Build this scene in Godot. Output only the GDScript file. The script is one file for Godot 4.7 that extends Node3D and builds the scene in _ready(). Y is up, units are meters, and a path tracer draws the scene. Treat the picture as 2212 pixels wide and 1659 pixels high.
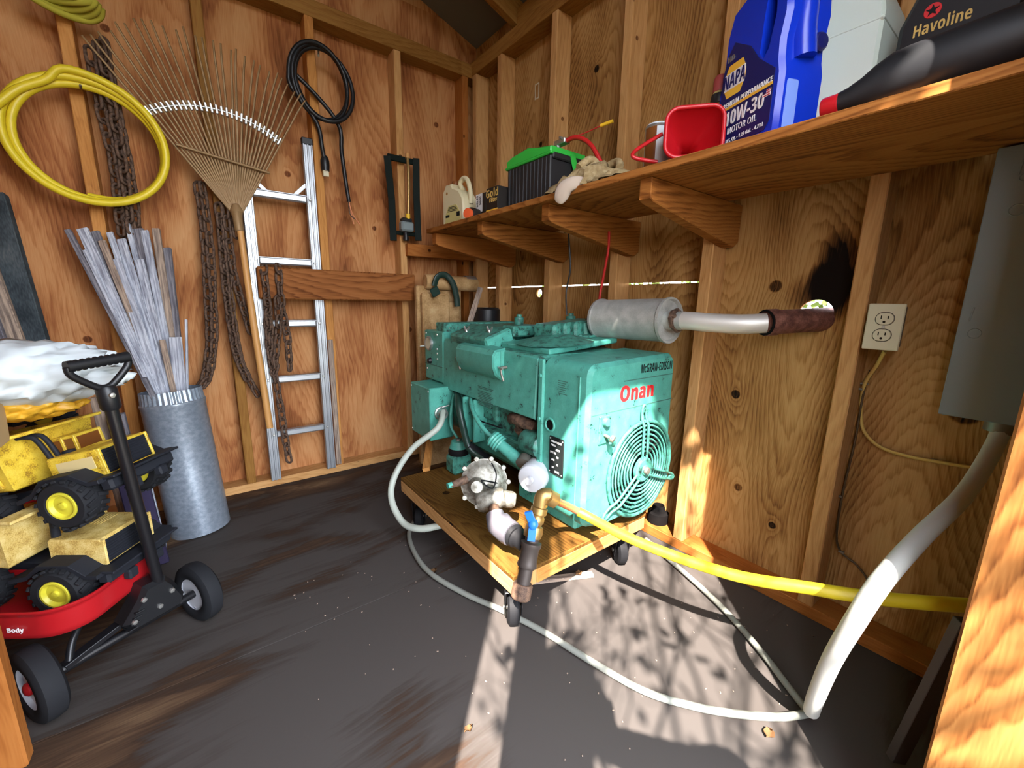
extends Node3D
# A shed corner: plywood walls on studs, a shelf, a stationary generator on a wheeled
# pallet, a toy wagon, tools hung on the wall. Wall "back" is z = 0, wall "right" is x = 0.

var M := {}
var rng := RandomNumberGenerator.new()
var used := {}


# ---------------------------------------------------------------- mesh builder
class Shape:
	var v := PackedVector3Array()
	var n := PackedVector3Array()
	var t := PackedVector2Array()
	var i := PackedInt32Array()
	var flip := false

	func vert(p: Vector3, nn: Vector3, uv: Vector2) -> int:
		v.append(p)
		n.append(nn)
		t.append(uv)
		return v.size() - 1

	func tri(a: int, b: int, c: int) -> void:
		var g := (v[b] - v[a]).cross(v[c] - v[a])
		if g.dot(n[a] + n[b] + n[c]) > 0.0:
			i.append_array(PackedInt32Array([a, c, b]))
		else:
			i.append_array(PackedInt32Array([a, b, c]))

	# flat polygon (convex fan), normal away from "inside"
	func face(pts: Array, uvs: Array, inside: Vector3) -> void:
		var nn: Vector3 = (pts[1] - pts[0]).cross(pts[2] - pts[0]).normalized()
		if pts.size() > 3 and nn.length() < 0.5:
			nn = (pts[2] - pts[0]).cross(pts[3] - pts[0]).normalized()
		if nn.dot(pts[0] - inside) < 0.0:
			nn = -nn
		var at := v.size()
		for k in pts.size():
			vert(pts[k], nn, uvs[k] if uvs.size() else Vector2(pts[k].x + pts[k].z, pts[k].y))
		for k in range(1, pts.size() - 1):
			tri(at, at + k, at + k + 1)

	# box with chamfered edges; grain runs along axis g (0 x, 1 y, 2 z)
	func box(c: Vector3, s: Vector3, b := 0.0, basis := Basis.IDENTITY, g := -1, off := Vector2.ZERO) -> void:
		var h := s * 0.5
		b = minf(b, minf(h.x, minf(h.y, h.z)) * 0.8)
		if g < 0:
			g = 0 if s.x >= s.y and s.x >= s.z else (1 if s.y >= s.z else 2)
		for ax in 3:
			var u := (ax + 1) % 3
			var w := (ax + 2) % 3
			if u == g:
				u = w
				w = g
			for sg in [-1.0, 1.0]:
				var pts := []
				var uvs := []
				for q in [[-1, -1], [1, -1], [1, 1], [-1, 1]]:
					var p := Vector3.ZERO
					p[ax] = sg * h[ax]
					p[u] = q[0] * (h[u] - b)
					p[w] = q[1] * (h[w] - b)
					pts.append(c + basis * p)
					uvs.append(off + Vector2(p[u] + sg * 0.37 + ax * 0.11, p[w]))
				face(pts, uvs, c)
		if b <= 0.0:
			return
		for ax in 3:  # edges along ax
			var u := (ax + 1) % 3
			var w := (ax + 2) % 3
			for q in [[-1, -1], [1, -1], [1, 1], [-1, 1]]:
				var pts := []
				for e in [[-1.0, 0], [1.0, 0], [1.0, 1], [-1.0, 1]]:
					var p := Vector3.ZERO
					p[ax] = e[0] * (h[ax] - b)
					p[u] = q[0] * (h[u] - (b if e[1] == 0 else 0.0))
					p[w] = q[1] * (h[w] - (b if e[1] == 1 else 0.0))
					pts.append(c + basis * p)
				face(pts, [], c)
		for sx in [-1.0, 1.0]:
			for sy in [-1.0, 1.0]:
				for sz in [-1.0, 1.0]:
					var sgn := Vector3(sx, sy, sz)
					var pts := []
					for k in 3:
						var p := sgn * (h - Vector3.ONE * b)
						p[k] = sgn[k] * h[k]
						pts.append(c + basis * p)
					face(pts, [], c)

	# a bar of rectangular section from a to b, width along "side"
	func bar(a: Vector3, b: Vector3, wide: float, thick: float, side: Vector3, ch := 0.001) -> void:
		var y := (b - a).normalized()
		var z := side.cross(y).normalized()
		var x := y.cross(z).normalized()
		box((a + b) * 0.5, Vector3(wide, a.distance_to(b), thick), ch, Basis(x, y, z), 1, Vector2(a.x * 3.0, a.z))

	# round tube through points; radius may be a list
	func tube(pts: Array, rad, seg := 10, closed := false, caps := true, squash := 1.0, up := Vector3.ZERO) -> void:
		var m := pts.size()
		var at := v.size()
		var prev := Vector3.ZERO
		var run := 0.0
		for k in m + (1 if closed else 0):
			var kk := k % m
			var p: Vector3 = pts[kk]
			var d: Vector3
			if closed:
				d = pts[(kk + 1) % m] - pts[(kk + m - 1) % m]
			else:
				d = pts[mini(kk + 1, m - 1)] - pts[maxi(kk - 1, 0)]
			d = d.normalized()
			if k == 0:
				prev = up if up != Vector3.ZERO else (Vector3.UP if absf(d.y) < 0.9 else Vector3.RIGHT)
			else:
				run += p.distance_to(pts[(kk + m - 1) % m])
			var x := (prev - d * prev.dot(d)).normalized()
			prev = x
			var z := d.cross(x)
			var r: float = rad[kk] if rad is Array or rad is PackedFloat32Array else rad
			for s in seg + 1:
				var a := TAU * s / seg
				var o := x * cos(a) + z * sin(a) * squash
				var nn := (x * cos(a) * squash + z * sin(a)).normalized()
				vert(p + o * r, nn, Vector2(s / float(seg) * TAU * r, run))
		var rows := m + (1 if closed else 0)
		for k in rows - 1:
			for s in seg:
				var a := at + k * (seg + 1) + s
				tri(a, a + 1, a + seg + 2)
				tri(a, a + seg + 2, a + seg + 1)
		if caps and not closed:
			for e in [0, rows - 1]:
				var c: Vector3 = pts[e]
				var ring := []
				for s in seg:
					ring.append(v[at + e * (seg + 1) + s])
				face(ring, [], pts[1 if e == 0 else rows - 2])

	# surface of revolution about basis.y through o; profile of (radius, height); sharp where the turn is over 35 degrees
	func lathe(prof: Array, o: Vector3, basis := Basis.IDENTITY, seg := 24, from := 0.0, sweep := TAU) -> void:
		for k in prof.size() - 1:
			var a: Vector2 = prof[k]
			var b: Vector2 = prof[k + 1]
			var d := (b - a).normalized()
			var flat := Vector2(d.y, -d.x)
			var na := flat
			var nb := flat
			if k > 0:
				var d0: Vector2 = (a - prof[k - 1]).normalized()
				if d0.dot(d) > 0.8:
					na = (flat + Vector2(d0.y, -d0.x)).normalized()
			if k < prof.size() - 2:
				var d2: Vector2 = (prof[k + 2] - b).normalized()
				if d2.dot(d) > 0.8:
					nb = (flat + Vector2(d2.y, -d2.x)).normalized()
			var at := v.size()
			for s in seg + 1:
				var an := from + sweep * s / seg
				var x := Vector3(cos(an), 0, sin(an))
				vert(o + basis * (x * a.x + Vector3.UP * a.y), basis * (x * na.x + Vector3.UP * na.y), Vector2(an * maxf(a.x, b.x), a.y + a.x))
				vert(o + basis * (x * b.x + Vector3.UP * b.y), basis * (x * nb.x + Vector3.UP * nb.y), Vector2(an * maxf(a.x, b.x), b.y + b.x))
			for s in seg:
				var q := at + s * 2
				tri(q, q + 1, q + 3)
				tri(q, q + 3, q + 2)

	# a polygon in basis x/y pushed along basis z from 0 to depth, bevelled at both rims; holes are lists of points
	func prism(poly: PackedVector2Array, depth: float, o: Vector3, basis := Basis.IDENTITY, bev := 0.0, holes := [], smooth := 0.85, back := true) -> void:
		if not Geometry2D.is_polygon_clockwise(poly):
			poly = poly.duplicate()
			poly.reverse()
		while bev > 0.0003 and Geometry2D.triangulate_polygon(_shrink(poly, bev)).is_empty():
			bev *= 0.6
		var rims := [[poly, true]]
		for hh in holes:
			rims.append([hh, false])
		var caps := []
		for r in rims:
			var p: PackedVector2Array = r[0]
			var inset := p
			if bev > 0.0 and r[1]:
				inset = _shrink(p, bev)
			caps.append(inset)
			var sgn := 1.0 if r[1] else -1.0
			if not r[1] and not Geometry2D.is_polygon_clockwise(p):
				p = p.duplicate()
				p.reverse()
				inset = p
				caps[-1] = p
			var m := p.size()
			var rings := [[p, 0.0 + (bev if r[1] else 0.0)], [p, depth - (bev if r[1] else 0.0)]]
			_wall(p, p, bev if r[1] else 0.0, depth - (bev if r[1] else 0.0), 0.0, sgn, o, basis, smooth)
			if bev > 0.0 and r[1]:
				_wall(p, inset, depth - bev, depth, 0.7, sgn, o, basis, smooth)
				_wall(inset, p, 0.0, bev, -0.7, sgn, o, basis, smooth)
		# caps: cut along lines through the holes, so that every piece is a simple polygon
		var parts := [caps[0]]
		for k in range(1, caps.size()):
			var hc := Vector2.ZERO
			for p in caps[k]:
				hc += p / caps[k].size()
			var next := []
			for part in parts:
				for half in [PackedVector2Array([hc + Vector2(-90, -90), hc + Vector2(0, -90), hc + Vector2(0, 90), hc + Vector2(-90, 90)]), PackedVector2Array([hc + Vector2(0, -90), hc + Vector2(90, -90), hc + Vector2(90, 90), hc + Vector2(0, 90)])]:
					for piece in Geometry2D.intersect_polygons(part, half):
						next.append_array(Geometry2D.clip_polygons(piece, caps[k]))
			parts = next
		for part in parts:
			var ids := Geometry2D.triangulate_polygon(part)
			for side in ([0, 1] if back else [1]):
				var at := v.size()
				var nn := basis.z.normalized() * (1.0 if side == 1 else -1.0) * signf(depth)
				for p in part:
					vert(o + basis * Vector3(p.x, p.y, depth * side), nn, p)
				for k in range(0, ids.size(), 3):
					tri(at + ids[k], at + ids[k + 1], at + ids[k + 2])

	func _shrink(p: PackedVector2Array, b: float) -> PackedVector2Array:
		var q := PackedVector2Array()
		var m := p.size()
		for k in m:
			var d0 := (p[k] - p[(k + m - 1) % m]).normalized()
			var d1 := (p[(k + 1) % m] - p[k]).normalized()
			var n0 := Vector2(-d0.y, d0.x)   # outward of a clockwise polygon (y up)
			var n1 := Vector2(-d1.y, d1.x)
			var nn := (n0 + n1).normalized()
			q.append(p[k] - nn * b / maxf(0.4, nn.dot(n0)))
		return q

	func _wall(p: PackedVector2Array, q: PackedVector2Array, z0: float, z1: float, tilt: float, sgn: float, o: Vector3, basis: Basis, smooth: float) -> void:
		var m := p.size()
		var nrm := []
		for k in m:
			var d := (p[(k + 1) % m] - p[k]).normalized()
			nrm.append(Vector2(-d.y, d.x) * sgn)
		var run := 0.0
		for k in m:
			var l := (k + 1) % m
			var na: Vector2 = nrm[k]
			var nb: Vector2 = nrm[k]
			if na.dot(nrm[(k + m - 1) % m]) > smooth:
				na = (na + nrm[(k + m - 1) % m]).normalized()
			if nb.dot(nrm[l]) > smooth:
				nb = (nb + nrm[l]).normalized()
			var len := p[k].distance_to(p[l])
			var at := v.size()
			var fa := basis * Vector3(na.x, na.y, tilt)
			var fb := basis * Vector3(nb.x, nb.y, tilt)
			vert(o + basis * Vector3(p[k].x, p[k].y, z0), fa.normalized(), Vector2(z0, run))
			vert(o + basis * Vector3(p[l].x, p[l].y, z0), fb.normalized(), Vector2(z0, run + len))
			vert(o + basis * Vector3(q[l].x, q[l].y, z1), fb.normalized(), Vector2(z1, run + len))
			vert(o + basis * Vector3(q[k].x, q[k].y, z1), fa.normalized(), Vector2(z1, run))
			run += len
			tri(at, at + 1, at + 2)
			tri(at, at + 2, at + 3)

	# rows of points -> smooth sheet (grid[r][c]); closed_c wraps the columns
	func sheet(grid: Array, closed_c := false, inside = null, uvs := 1.0) -> void:
		var R := grid.size()
		var Cc: int = grid[0].size()
		var at := v.size()
		var nor := []
		for r in R:
			for c in Cc:
				var c0 := (c + Cc - 1) % Cc if closed_c else maxi(c - 1, 0)
				var c1 := (c + 1) % Cc if closed_c else mini(c + 1, Cc - 1)
				var dr: Vector3 = grid[mini(r + 1, R - 1)][c] - grid[maxi(r - 1, 0)][c]
				var dc: Vector3 = grid[r][c1] - grid[r][c0]
				var nn := dr.cross(dc)
				if nn.length() < 1e-9:
					nn = (grid[r][c] - (inside if inside != null else Vector3.ZERO))
				nn = nn.normalized()
				if inside != null and nn.dot(grid[r][c] - inside) < 0.0:
					nn = -nn
				vert(grid[r][c], nn, Vector2(c, r) * uvs)
		for r in R - 1:
			for c in (Cc if closed_c else Cc - 1):
				var c1 := (c + 1) % Cc
				var a := at + r * Cc + c
				var b := at + r * Cc + c1
				tri(a, b, b + Cc)
				tri(a, b + Cc, a + Cc)

	func ball(c: Vector3, r: Vector3, seg := 12, basis := Basis.IDENTITY) -> void:
		var at := v.size()
		for a in seg + 1:
			var th := PI * a / seg
			for b in seg * 2 + 1:
				var ph := PI * b / seg
				var d := Vector3(sin(th) * cos(ph), cos(th), sin(th) * sin(ph))
				vert(c + basis * (d * r), (basis * (d / r)).normalized(), Vector2(ph, th) * r.x)
		var w := seg * 2 + 1
		for a in seg:
			for b in seg * 2:
				var q := at + a * w + b
				tri(q, q + 1, q + w + 1)
				tri(q, q + w + 1, q + w)

	func done() -> ArrayMesh:
		var arr := []
		arr.resize(Mesh.ARRAY_MAX)
		arr[Mesh.ARRAY_VERTEX] = v
		arr[Mesh.ARRAY_NORMAL] = n
		arr[Mesh.ARRAY_TEX_UV] = t
		arr[Mesh.ARRAY_INDEX] = i
		var m := ArrayMesh.new()
		m.add_surface_from_arrays(Mesh.PRIMITIVE_TRIANGLES, arr)
		return m


# ---------------------------------------------------------------- nodes
func numbered(called: String) -> String:
	var k: int = used.get(called, 0)
	used[called] = k + 1
	return called if k == 0 else "%s_%03d" % [called, k]


func thing(called: String, label: String, category: String, at := Vector3.ZERO, turn := 0.0, group := "") -> Node3D:
	var o := Node3D.new()
	o.name = numbered(called)
	add_child(o, true)
	o.position = at
	o.rotation.y = turn
	return tag(o, label, category, group)


func tag(o: Node3D, label: String, category: String, group := "") -> Node3D:
	o.set_meta("label", label)
	o.set_meta("category", category)
	if group:
		o.set_meta("group", group)
	return o


func wthing(called: String, label: String, category: String, at: Vector3, group := "") -> Node3D:   # its parts are given in world coordinates
	var o := thing(called, label, category, at, 0.0, group)
	o.set_meta("world", true)
	return o


func base_of(p: Node3D) -> Vector3:   # what to take off a part's world coordinates
	return p.position if p.has_meta("world") else Vector3.ZERO


func frame(called: String, label := "") -> Node3D:
	var o := Node3D.new()
	o.name = called
	add_child(o, true)
	o.set_meta("kind", "structure")
	if label:
		o.set_meta("label", label)
	return o


func obj(called: String, s, m: Material, parent: Node3D = null, label := "") -> MeshInstance3D:
	var o := MeshInstance3D.new()
	o.name = called if parent else numbered(called)
	o.mesh = s.done() if s is Shape else s
	if o.mesh is ArrayMesh:
		o.mesh.surface_set_material(0, m)
	else:
		o.mesh.material = m
	o.cast_shadow = GeometryInstance3D.SHADOW_CASTING_SETTING_ON
	if parent:
		var c := 0
		for ch in parent.get_children():
			var nm := String(ch.name)
			if nm == called or nm.begins_with(called + "_") and nm.substr(called.length() + 1).is_valid_int():
				c += 1
		if c:
			o.name = "%s_%03d" % [called, c]
		parent.add_child(o, true)
		o.position = -base_of(parent)
	else:
		add_child(o, true)
	if label:
		o.set_meta("label", label)
	return o


func nb(c: Vector3, s: Vector3, b := 0.002, basis := Basis.IDENTITY, g := -1) -> Shape:
	var q := Shape.new()
	var slack := maxf(1.2 - s[s.max_axis_index() if g < 0 else g] * 0.5, 0.0)   # keeps long boards clear of the picture's seam
	q.box(c, s, b, basis, g, Vector2(rng.randf() * 3.0, 1.22 + rng.randf_range(-slack, slack)))
	return q


func span(a: Vector3, b: Vector3, bev := 0.002, g := -1) -> Shape:   # box between two corners
	return nb((a + b) * 0.5, (b - a).abs(), bev, Basis.IDENTITY, g)


func nt(pts: Array, r, seg := 10, closed := false) -> Shape:
	var q := Shape.new()
	q.tube(pts, r, seg, closed)
	return q


func nl(prof: Array, o := Vector3.ZERO, basis := Basis.IDENTITY, seg := 24) -> Shape:
	var q := Shape.new()
	q.lathe(prof, o, basis, seg)
	return q


func curve(pts: Array, per := 8) -> Array:   # Catmull-Rom through the points
	var out := []
	for k in pts.size() - 1:
		var a: Vector3 = pts[maxi(k - 1, 0)]
		var b: Vector3 = pts[k]
		var c: Vector3 = pts[k + 1]
		var d: Vector3 = pts[mini(k + 2, pts.size() - 1)]
		for s in per:
			out.append(b.cubic_interpolate(c, a, d, s / float(per)))
	out.append(pts[-1])
	return out


func ring(c: Vector3, x: Vector3, y: Vector3, r: float, k := 32) -> Array:
	var out := []
	for a in k:
		out.append(c + (x * cos(TAU * a / k) + y * sin(TAU * a / k)) * r)
	return out


func disc2(c: Vector2, r: float, k := 32) -> PackedVector2Array:
	var out := PackedVector2Array()
	for a in k:
		out.append(c + Vector2(cos(TAU * a / k), sin(TAU * a / k)) * r)
	return out


func rounded2(w: float, h: float, r: float, k := 5) -> PackedVector2Array:   # rounded rectangle about the origin
	var out := PackedVector2Array()
	for q in 4:
		var c := Vector2([1, -1, -1, 1][q] * (w * 0.5 - r), [1, 1, -1, -1][q] * (h * 0.5 - r))
		for a in k + 1:
			var an := PI * 0.5 * (q + a / float(k))
			out.append(c + Vector2(cos(an), sin(an)) * r)
	return out


func along(d: Vector3, up := Vector3.UP) -> Basis:   # basis whose y runs along d
	var y := d.normalized()
	var x := up.cross(y)
	if x.length() < 0.01:
		x = Vector3.RIGHT.cross(y)
	x = x.normalized()
	return Basis(x, y, x.cross(y))


func facing(nrm: Vector3, up := Vector3.UP) -> Basis:   # basis whose z is the normal, y up along the face
	var z := nrm.normalized()
	var x := up.cross(z).normalized()
	return Basis(x, z.cross(x), z)


func words(text: String, size: float, m: Material, parent: Node3D, at: Vector3, basis: Basis, bold := false, squeeze := 1.0, called := "lettering", italic := false, fat := 0.0) -> MeshInstance3D:
	var f := SystemFont.new()
	f.font_names = PackedStringArray(["Droid Sans"])
	f.font_weight = 700 if bold else 400
	f.font_italic = italic
	var t := TextMesh.new()
	t.text = text
	if fat > 0.0:
		var fv := FontVariation.new()
		fv.base_font = f
		fv.variation_embolden = fat
		t.font = fv
	else:
		t.font = f
	t.font_size = 64
	t.pixel_size = size / 46.0
	t.depth = 0.0008
	t.curve_step = 1.5
	var o := obj(called, t, m, parent)
	var root := parent
	while root and root.get_parent() != self:
		root = root.get_parent()
	o.transform = Transform3D(Basis(basis.x * squeeze, basis.y, basis.z), at - (base_of(root) if root == parent else Vector3.ZERO))
	return o


# ---------------------------------------------------------------- textures and materials
func noise(sd: int, freq: float, oct := 1) -> FastNoiseLite:
	var f := FastNoiseLite.new()
	f.seed = sd
	f.noise_type = FastNoiseLite.TYPE_SIMPLEX_SMOOTH
	f.frequency = freq
	f.fractal_type = FastNoiseLite.FRACTAL_FBM if oct > 1 else FastNoiseLite.FRACTAL_NONE
	f.fractal_octaves = oct
	return f


func ramp(stops: Array) -> PackedByteArray:   # [position, Color, ...] -> 256 sRGB triples
	var g := Gradient.new()
	g.offsets = PackedFloat32Array(stops.map(func(s): return s[0]))
	g.colors = PackedColorArray(stops.map(func(s): return s[1]))
	var out := PackedByteArray()
	for k in 256:
		var c := g.sample(k / 255.0)
		out.append_array(PackedByteArray([int(c.r * 255), int(c.g * 255), int(c.b * 255)]))
	return out


# Wood cut along the grain: rings are level lines of a slow noise stretched along v.
# wide, tall: metres covered; lines: rings per unit of field; knots: [u, v, radius]; soot: [u, v, ru, rv]
func wood(w: int, h: int, wide: float, tall: float, sd: int, stops: Array, lines: float, bend: float, lean: float, blotch: float, knots := [], soot := [], late_k := 0.32) -> ImageTexture:
	var pal := ramp(stops)
	var big := noise(sd, 1.0)
	var mid := noise(sd + 7, 1.0, 2)
	var fib := noise(sd + 13, 1.0)
	var data := PackedByteArray()
	data.resize(w * h * 3)
	var at := 0
	for y in h:
		var v := tall * y / h
		var wob := mid.get_noise_2d(v * 1.3, 91.0) * 0.02
		for x in w:
			var u := wide * x / w + wob
			var f := big.get_noise_2d(u * 2.6, v * 0.55) * bend + u * lean
			var dark := 0.0
			for k in knots:
				var du: float = u - k[0]
				var dv: float = (v - k[1])
				var d: float = sqrt(du * du + dv * dv * 0.35) / k[2]
				if d < 9.0:
					f += 0.55 * exp(-d * 0.55) * bend * 0.5
					dv = v - k[1]
					d = sqrt(du * du + dv * dv) / k[2]
					if d < 1.3:
						dark = maxf(dark, clampf((1.25 - d) * 1.6, 0.0, 0.4))
			var ph := f * lines + fib.get_noise_2d(u * 60.0, v * 9.0) * 0.18
			ph -= floorf(ph)
			var late := ph * ph * (1.0 if ph < 0.86 else (1.0 - ph) * 7.0)
			var m := mid.get_noise_2d(u * 5.0, v * 1.6)
			var val := 0.6 - late * late_k + m * blotch + fib.get_noise_2d(u * 240.0, v * 11.0) * 0.09 - dark
			for s in soot:
				var e: float = ((u - s[0]) / s[2]) ** 2 + ((v - s[1]) / s[3]) ** 2 + m * 0.5
				val -= clampf((3.4 - e) * 0.22, 0.0, 1.0) * 0.66
			var q := clampi(int(val * 255.0), 0, 255) * 3
			data[at] = pal[q]
			data[at + 1] = pal[q + 1]
			data[at + 2] = pal[q + 2]
			at += 3
	return ImageTexture.create_from_image(Image.create_from_data(w, h, false, Image.FORMAT_RGB8, data))


# cloudy pattern through a ramp
func clouds(size: int, sd: int, freq: float, stops: Array, fine := 0.0, stretch := 1.0) -> ImageTexture:
	var pal := ramp(stops)
	var a := noise(sd, freq, 4)
	var b := noise(sd + 5, freq * 9.0, 2)
	var data := PackedByteArray()
	data.resize(size * size * 3)
	var at := 0
	for y in size:
		for x in size:
			# blended over the border so that it repeats without a seam
			var fx := clampf((x - size * 0.8) / (size * 0.2), 0.0, 1.0)
			var fy := clampf((y - size * 0.8) / (size * 0.2), 0.0, 1.0)
			var p := a.get_noise_2d(x * stretch, y)
			if fx > 0.0:
				p = lerpf(p, a.get_noise_2d((x - size) * stretch, y), fx)
			if fy > 0.0:
				p = lerpf(p, a.get_noise_2d(x * stretch, y - size) if fx <= 0.0 else lerpf(a.get_noise_2d(x * stretch, y - size), a.get_noise_2d((x - size) * stretch, y - size), fx), fy)
			if fine > 0.0:
				p += b.get_noise_2d(x, y) * fine
			var q := clampi(int((p * 0.8 + 0.5) * 255.0), 0, 255) * 3
			data[at] = pal[q]
			data[at + 1] = pal[q + 1]
			data[at + 2] = pal[q + 2]
			at += 3
	return ImageTexture.create_from_image(Image.create_from_data(size, size, false, Image.FORMAT_RGB8, data))


func c8(r: int, g: int, b: int) -> Color:
	return Color(r / 255.0, g / 255.0, b / 255.0)


func mat(called: String, col: Color, rough := 0.6, metal := 0.0, tex: Texture2D = null, scale := Vector3.ONE, tri := false) -> StandardMaterial3D:
	var m := StandardMaterial3D.new()
	m.resource_name = called
	m.albedo_color = col
	m.roughness = rough
	m.metallic = metal
	if tex:
		m.albedo_texture = tex
		m.uv1_scale = scale
		m.uv1_triplanar = tri
	M[called] = m
	return m


func tinted(called: String, of: String, col: Color) -> StandardMaterial3D:
	var m: StandardMaterial3D = M[of].duplicate()
	m.resource_name = called
	m.albedo_color = col
	M[called] = m
	return m


func make_materials() -> void:
	var fir := [[0.0, c8(48, 28, 14)], [0.2, c8(110, 70, 38)], [0.42, c8(172, 124, 74)], [0.6, c8(198, 150, 96)], [1.0, c8(222, 182, 130)]]
	var red := [[0.0, c8(56, 30, 16)], [0.25, c8(120, 70, 38)], [0.45, c8(160, 102, 60)], [0.62, c8(188, 132, 84)], [1.0, c8(212, 164, 116)]]
	var gold := [[0.0, c8(20, 13, 8)], [0.2, c8(84, 54, 26)], [0.42, c8(146, 104, 56)], [0.6, c8(178, 136, 82)], [1.0, c8(206, 168, 112)]]
	mat("ply_back", Color.WHITE, 0.72, 0.0, wood(768, 1024, 1.36, 2.44, 11, red, 4.5, 1.6, 1.4, 0.3, [[0.9, 0.75, 0.012], [0.45, 0.74, 0.014], [0.3, 1.5, 0.012], [1.1, 1.9, 0.012], [0.7, 1.3, 0.01]], [], 0.17), Vector3(1 / 1.36, 1 / 2.44, 1))
	mat("ply_right", Color.WHITE, 0.72, 0.0, wood(1024, 1024, 1.5, 2.44, 29, gold, 7.0, 2.0, 2.0, 0.2, [[0.95, 1.9, 0.012], [1.05, 0.85, 0.01], [0.6, 1.7, 0.01], [1.25, 1.5, 0.012], [1.42, 0.5, 0.014]], [], 0.24), Vector3(1 / 1.5, 1 / 2.44, 1))
	mat("ply_soot", Color.WHITE, 0.72, 0.0, wood(1024, 1024, 0.95, 2.44, 53, gold, 6.5, 2.3, 2.0, 0.2, [[0.16, 0.62, 0.013], [0.21, 0.29, 0.012], [0.33, 0.2, 0.01], [0.24, 0.985, 0.016], [0.7, 0.68, 0.028]], [[0.37, 0.96, 0.058, 0.048], [0.385, 1.02, 0.036, 0.065]], 0.22), Vector3(1 / 0.95, 1 / 2.44, 1))
	mat("stud", Color.WHITE, 0.7, 0.0, wood(256, 1024, 0.5, 2.44, 71, fir, 7.0, 0.7, 5.0, 0.14, [[0.06, 0.4, 0.008], [0.2, 1.3, 0.009], [0.31, 0.9, 0.007], [0.4, 1.8, 0.009], [0.12, 2.0, 0.007]], [], 0.15), Vector3(2.0, 1 / 2.44, 1))
	mat("grainy", Color.WHITE, 0.7, 0.0, wood(256, 1024, 0.5, 2.44, 75, fir, 9.0, 0.9, 4.0, 0.16, [[0.1, 0.6, 0.009]], [], 0.34), Vector3(2.0, 1 / 2.44, 1))
	tinted("stud_pale", "stud", c8(255, 236, 206))
	tinted("stud_old", "stud", c8(214, 178, 140))
	tinted("stud_dim", "stud", c8(196, 186, 150))
	tinted("shelf_wood", "grainy", c8(206, 178, 140))
	tinted("beam_red", "grainy", c8(190, 160, 138))
	tinted("jamb_wood", "grainy", c8(206, 184, 158))
	var dark := [[0.0, c8(74, 69, 66)], [0.22, c8(66, 60, 56)], [0.36, c8(62, 48, 39)], [0.6, c8(84, 65, 50)], [0.8, c8(112, 90, 68)], [1.0, c8(150, 124, 96)]]
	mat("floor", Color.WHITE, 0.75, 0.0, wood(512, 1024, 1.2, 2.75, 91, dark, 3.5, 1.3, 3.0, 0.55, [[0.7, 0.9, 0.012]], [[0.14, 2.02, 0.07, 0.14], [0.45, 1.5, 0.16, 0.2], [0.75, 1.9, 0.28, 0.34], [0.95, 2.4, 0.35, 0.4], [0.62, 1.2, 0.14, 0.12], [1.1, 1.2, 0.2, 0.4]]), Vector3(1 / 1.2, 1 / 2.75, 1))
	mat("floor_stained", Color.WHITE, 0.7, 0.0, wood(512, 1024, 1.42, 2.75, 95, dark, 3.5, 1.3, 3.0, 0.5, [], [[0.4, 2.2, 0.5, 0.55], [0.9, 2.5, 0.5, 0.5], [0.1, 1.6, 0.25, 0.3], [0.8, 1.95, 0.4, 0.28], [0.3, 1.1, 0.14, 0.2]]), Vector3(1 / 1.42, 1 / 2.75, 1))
	var teal := [[0.0, c8(22, 50, 44)], [0.06, c8(46, 98, 86)], [0.15, c8(72, 148, 132)], [0.6, c8(78, 158, 142)], [1.0, c8(88, 168, 152)]]
	mat("teal", Color.WHITE, 0.42, 0.0, clouds(512, 3, 0.011, teal, 0.3), Vector3(3, 3, 3), true)
	var teal_d := [[0.0, c8(20, 26, 24)], [0.2, c8(36, 66, 58)], [0.32, c8(58, 116, 102)], [0.6, c8(70, 140, 124)], [1.0, c8(80, 154, 138)]]
	mat("teal_dirty", Color.WHITE, 0.45, 0.0, clouds(512, 4, 0.014, teal_d, 0.34), Vector3(4, 4, 4), true)
	var rust := [[0.0, c8(52, 38, 32)], [0.5, c8(98, 76, 62)], [1.0, c8(142, 112, 90)]]
	mat("rust", Color.WHITE, 0.75, 0.35, clouds(256, 8, 0.03, rust, 0.7), Vector3(6, 6, 6), true)
	var rustr := [[0.0, c8(70, 38, 30)], [0.5, c8(112, 68, 54)], [1.0, c8(150, 104, 88)]]
	mat("rust_red", Color.WHITE, 0.8, 0.2, clouds(256, 9, 0.03, rustr, 0.6), Vector3(5, 5, 5), true)
	var zinc := [[0.0, c8(140, 152, 166)], [0.5, c8(160, 172, 186)], [1.0, c8(184, 194, 204)]]
	mat("zinc", Color.WHITE, 0.34, 0.55, clouds(512, 21, 0.03, zinc, 0.6), Vector3(3, 3, 3), true)
	var mufl := [[0.0, c8(158, 160, 154)], [0.5, c8(178, 180, 174)], [1.0, c8(194, 196, 190)]]
	mat("tail_metal", c8(206, 202, 194), 0.42, 0.35)
	mat("muffler", Color.WHITE, 0.46, 0.4, clouds(256, 23, 0.02, mufl, 0.4), Vector3(4, 4, 4), true)
	var gray := [[0.0, c8(120, 122, 134)], [0.4, c8(162, 166, 178)], [0.65, c8(186, 190, 200)], [1.0, c8(210, 214, 222)]]
	mat("stick_gray", Color.WHITE, 0.8, 0.0, clouds(256, 31, 0.03, gray, 0.15, 1.0), Vector3(5, 1.6, 1))
	M["stick_gray"].uv1_scale = Vector3(14, 0.9, 1)
	tinted("stick_tan", "stick_gray", c8(232, 200, 168))
	tinted("stick_dark", "stick_gray", c8(176, 168, 166))
	var ylw := [[0.0, c8(150, 112, 40)], [0.22, c8(196, 158, 46)], [0.4, c8(222, 188, 56)], [1.0, c8(236, 206, 80)]]
	mat("toy_yellow", Color.WHITE, 0.4, 0.0, clouds(256, 41, 0.02, ylw, 0.5), Vector3(5, 5, 5), true)
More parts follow.
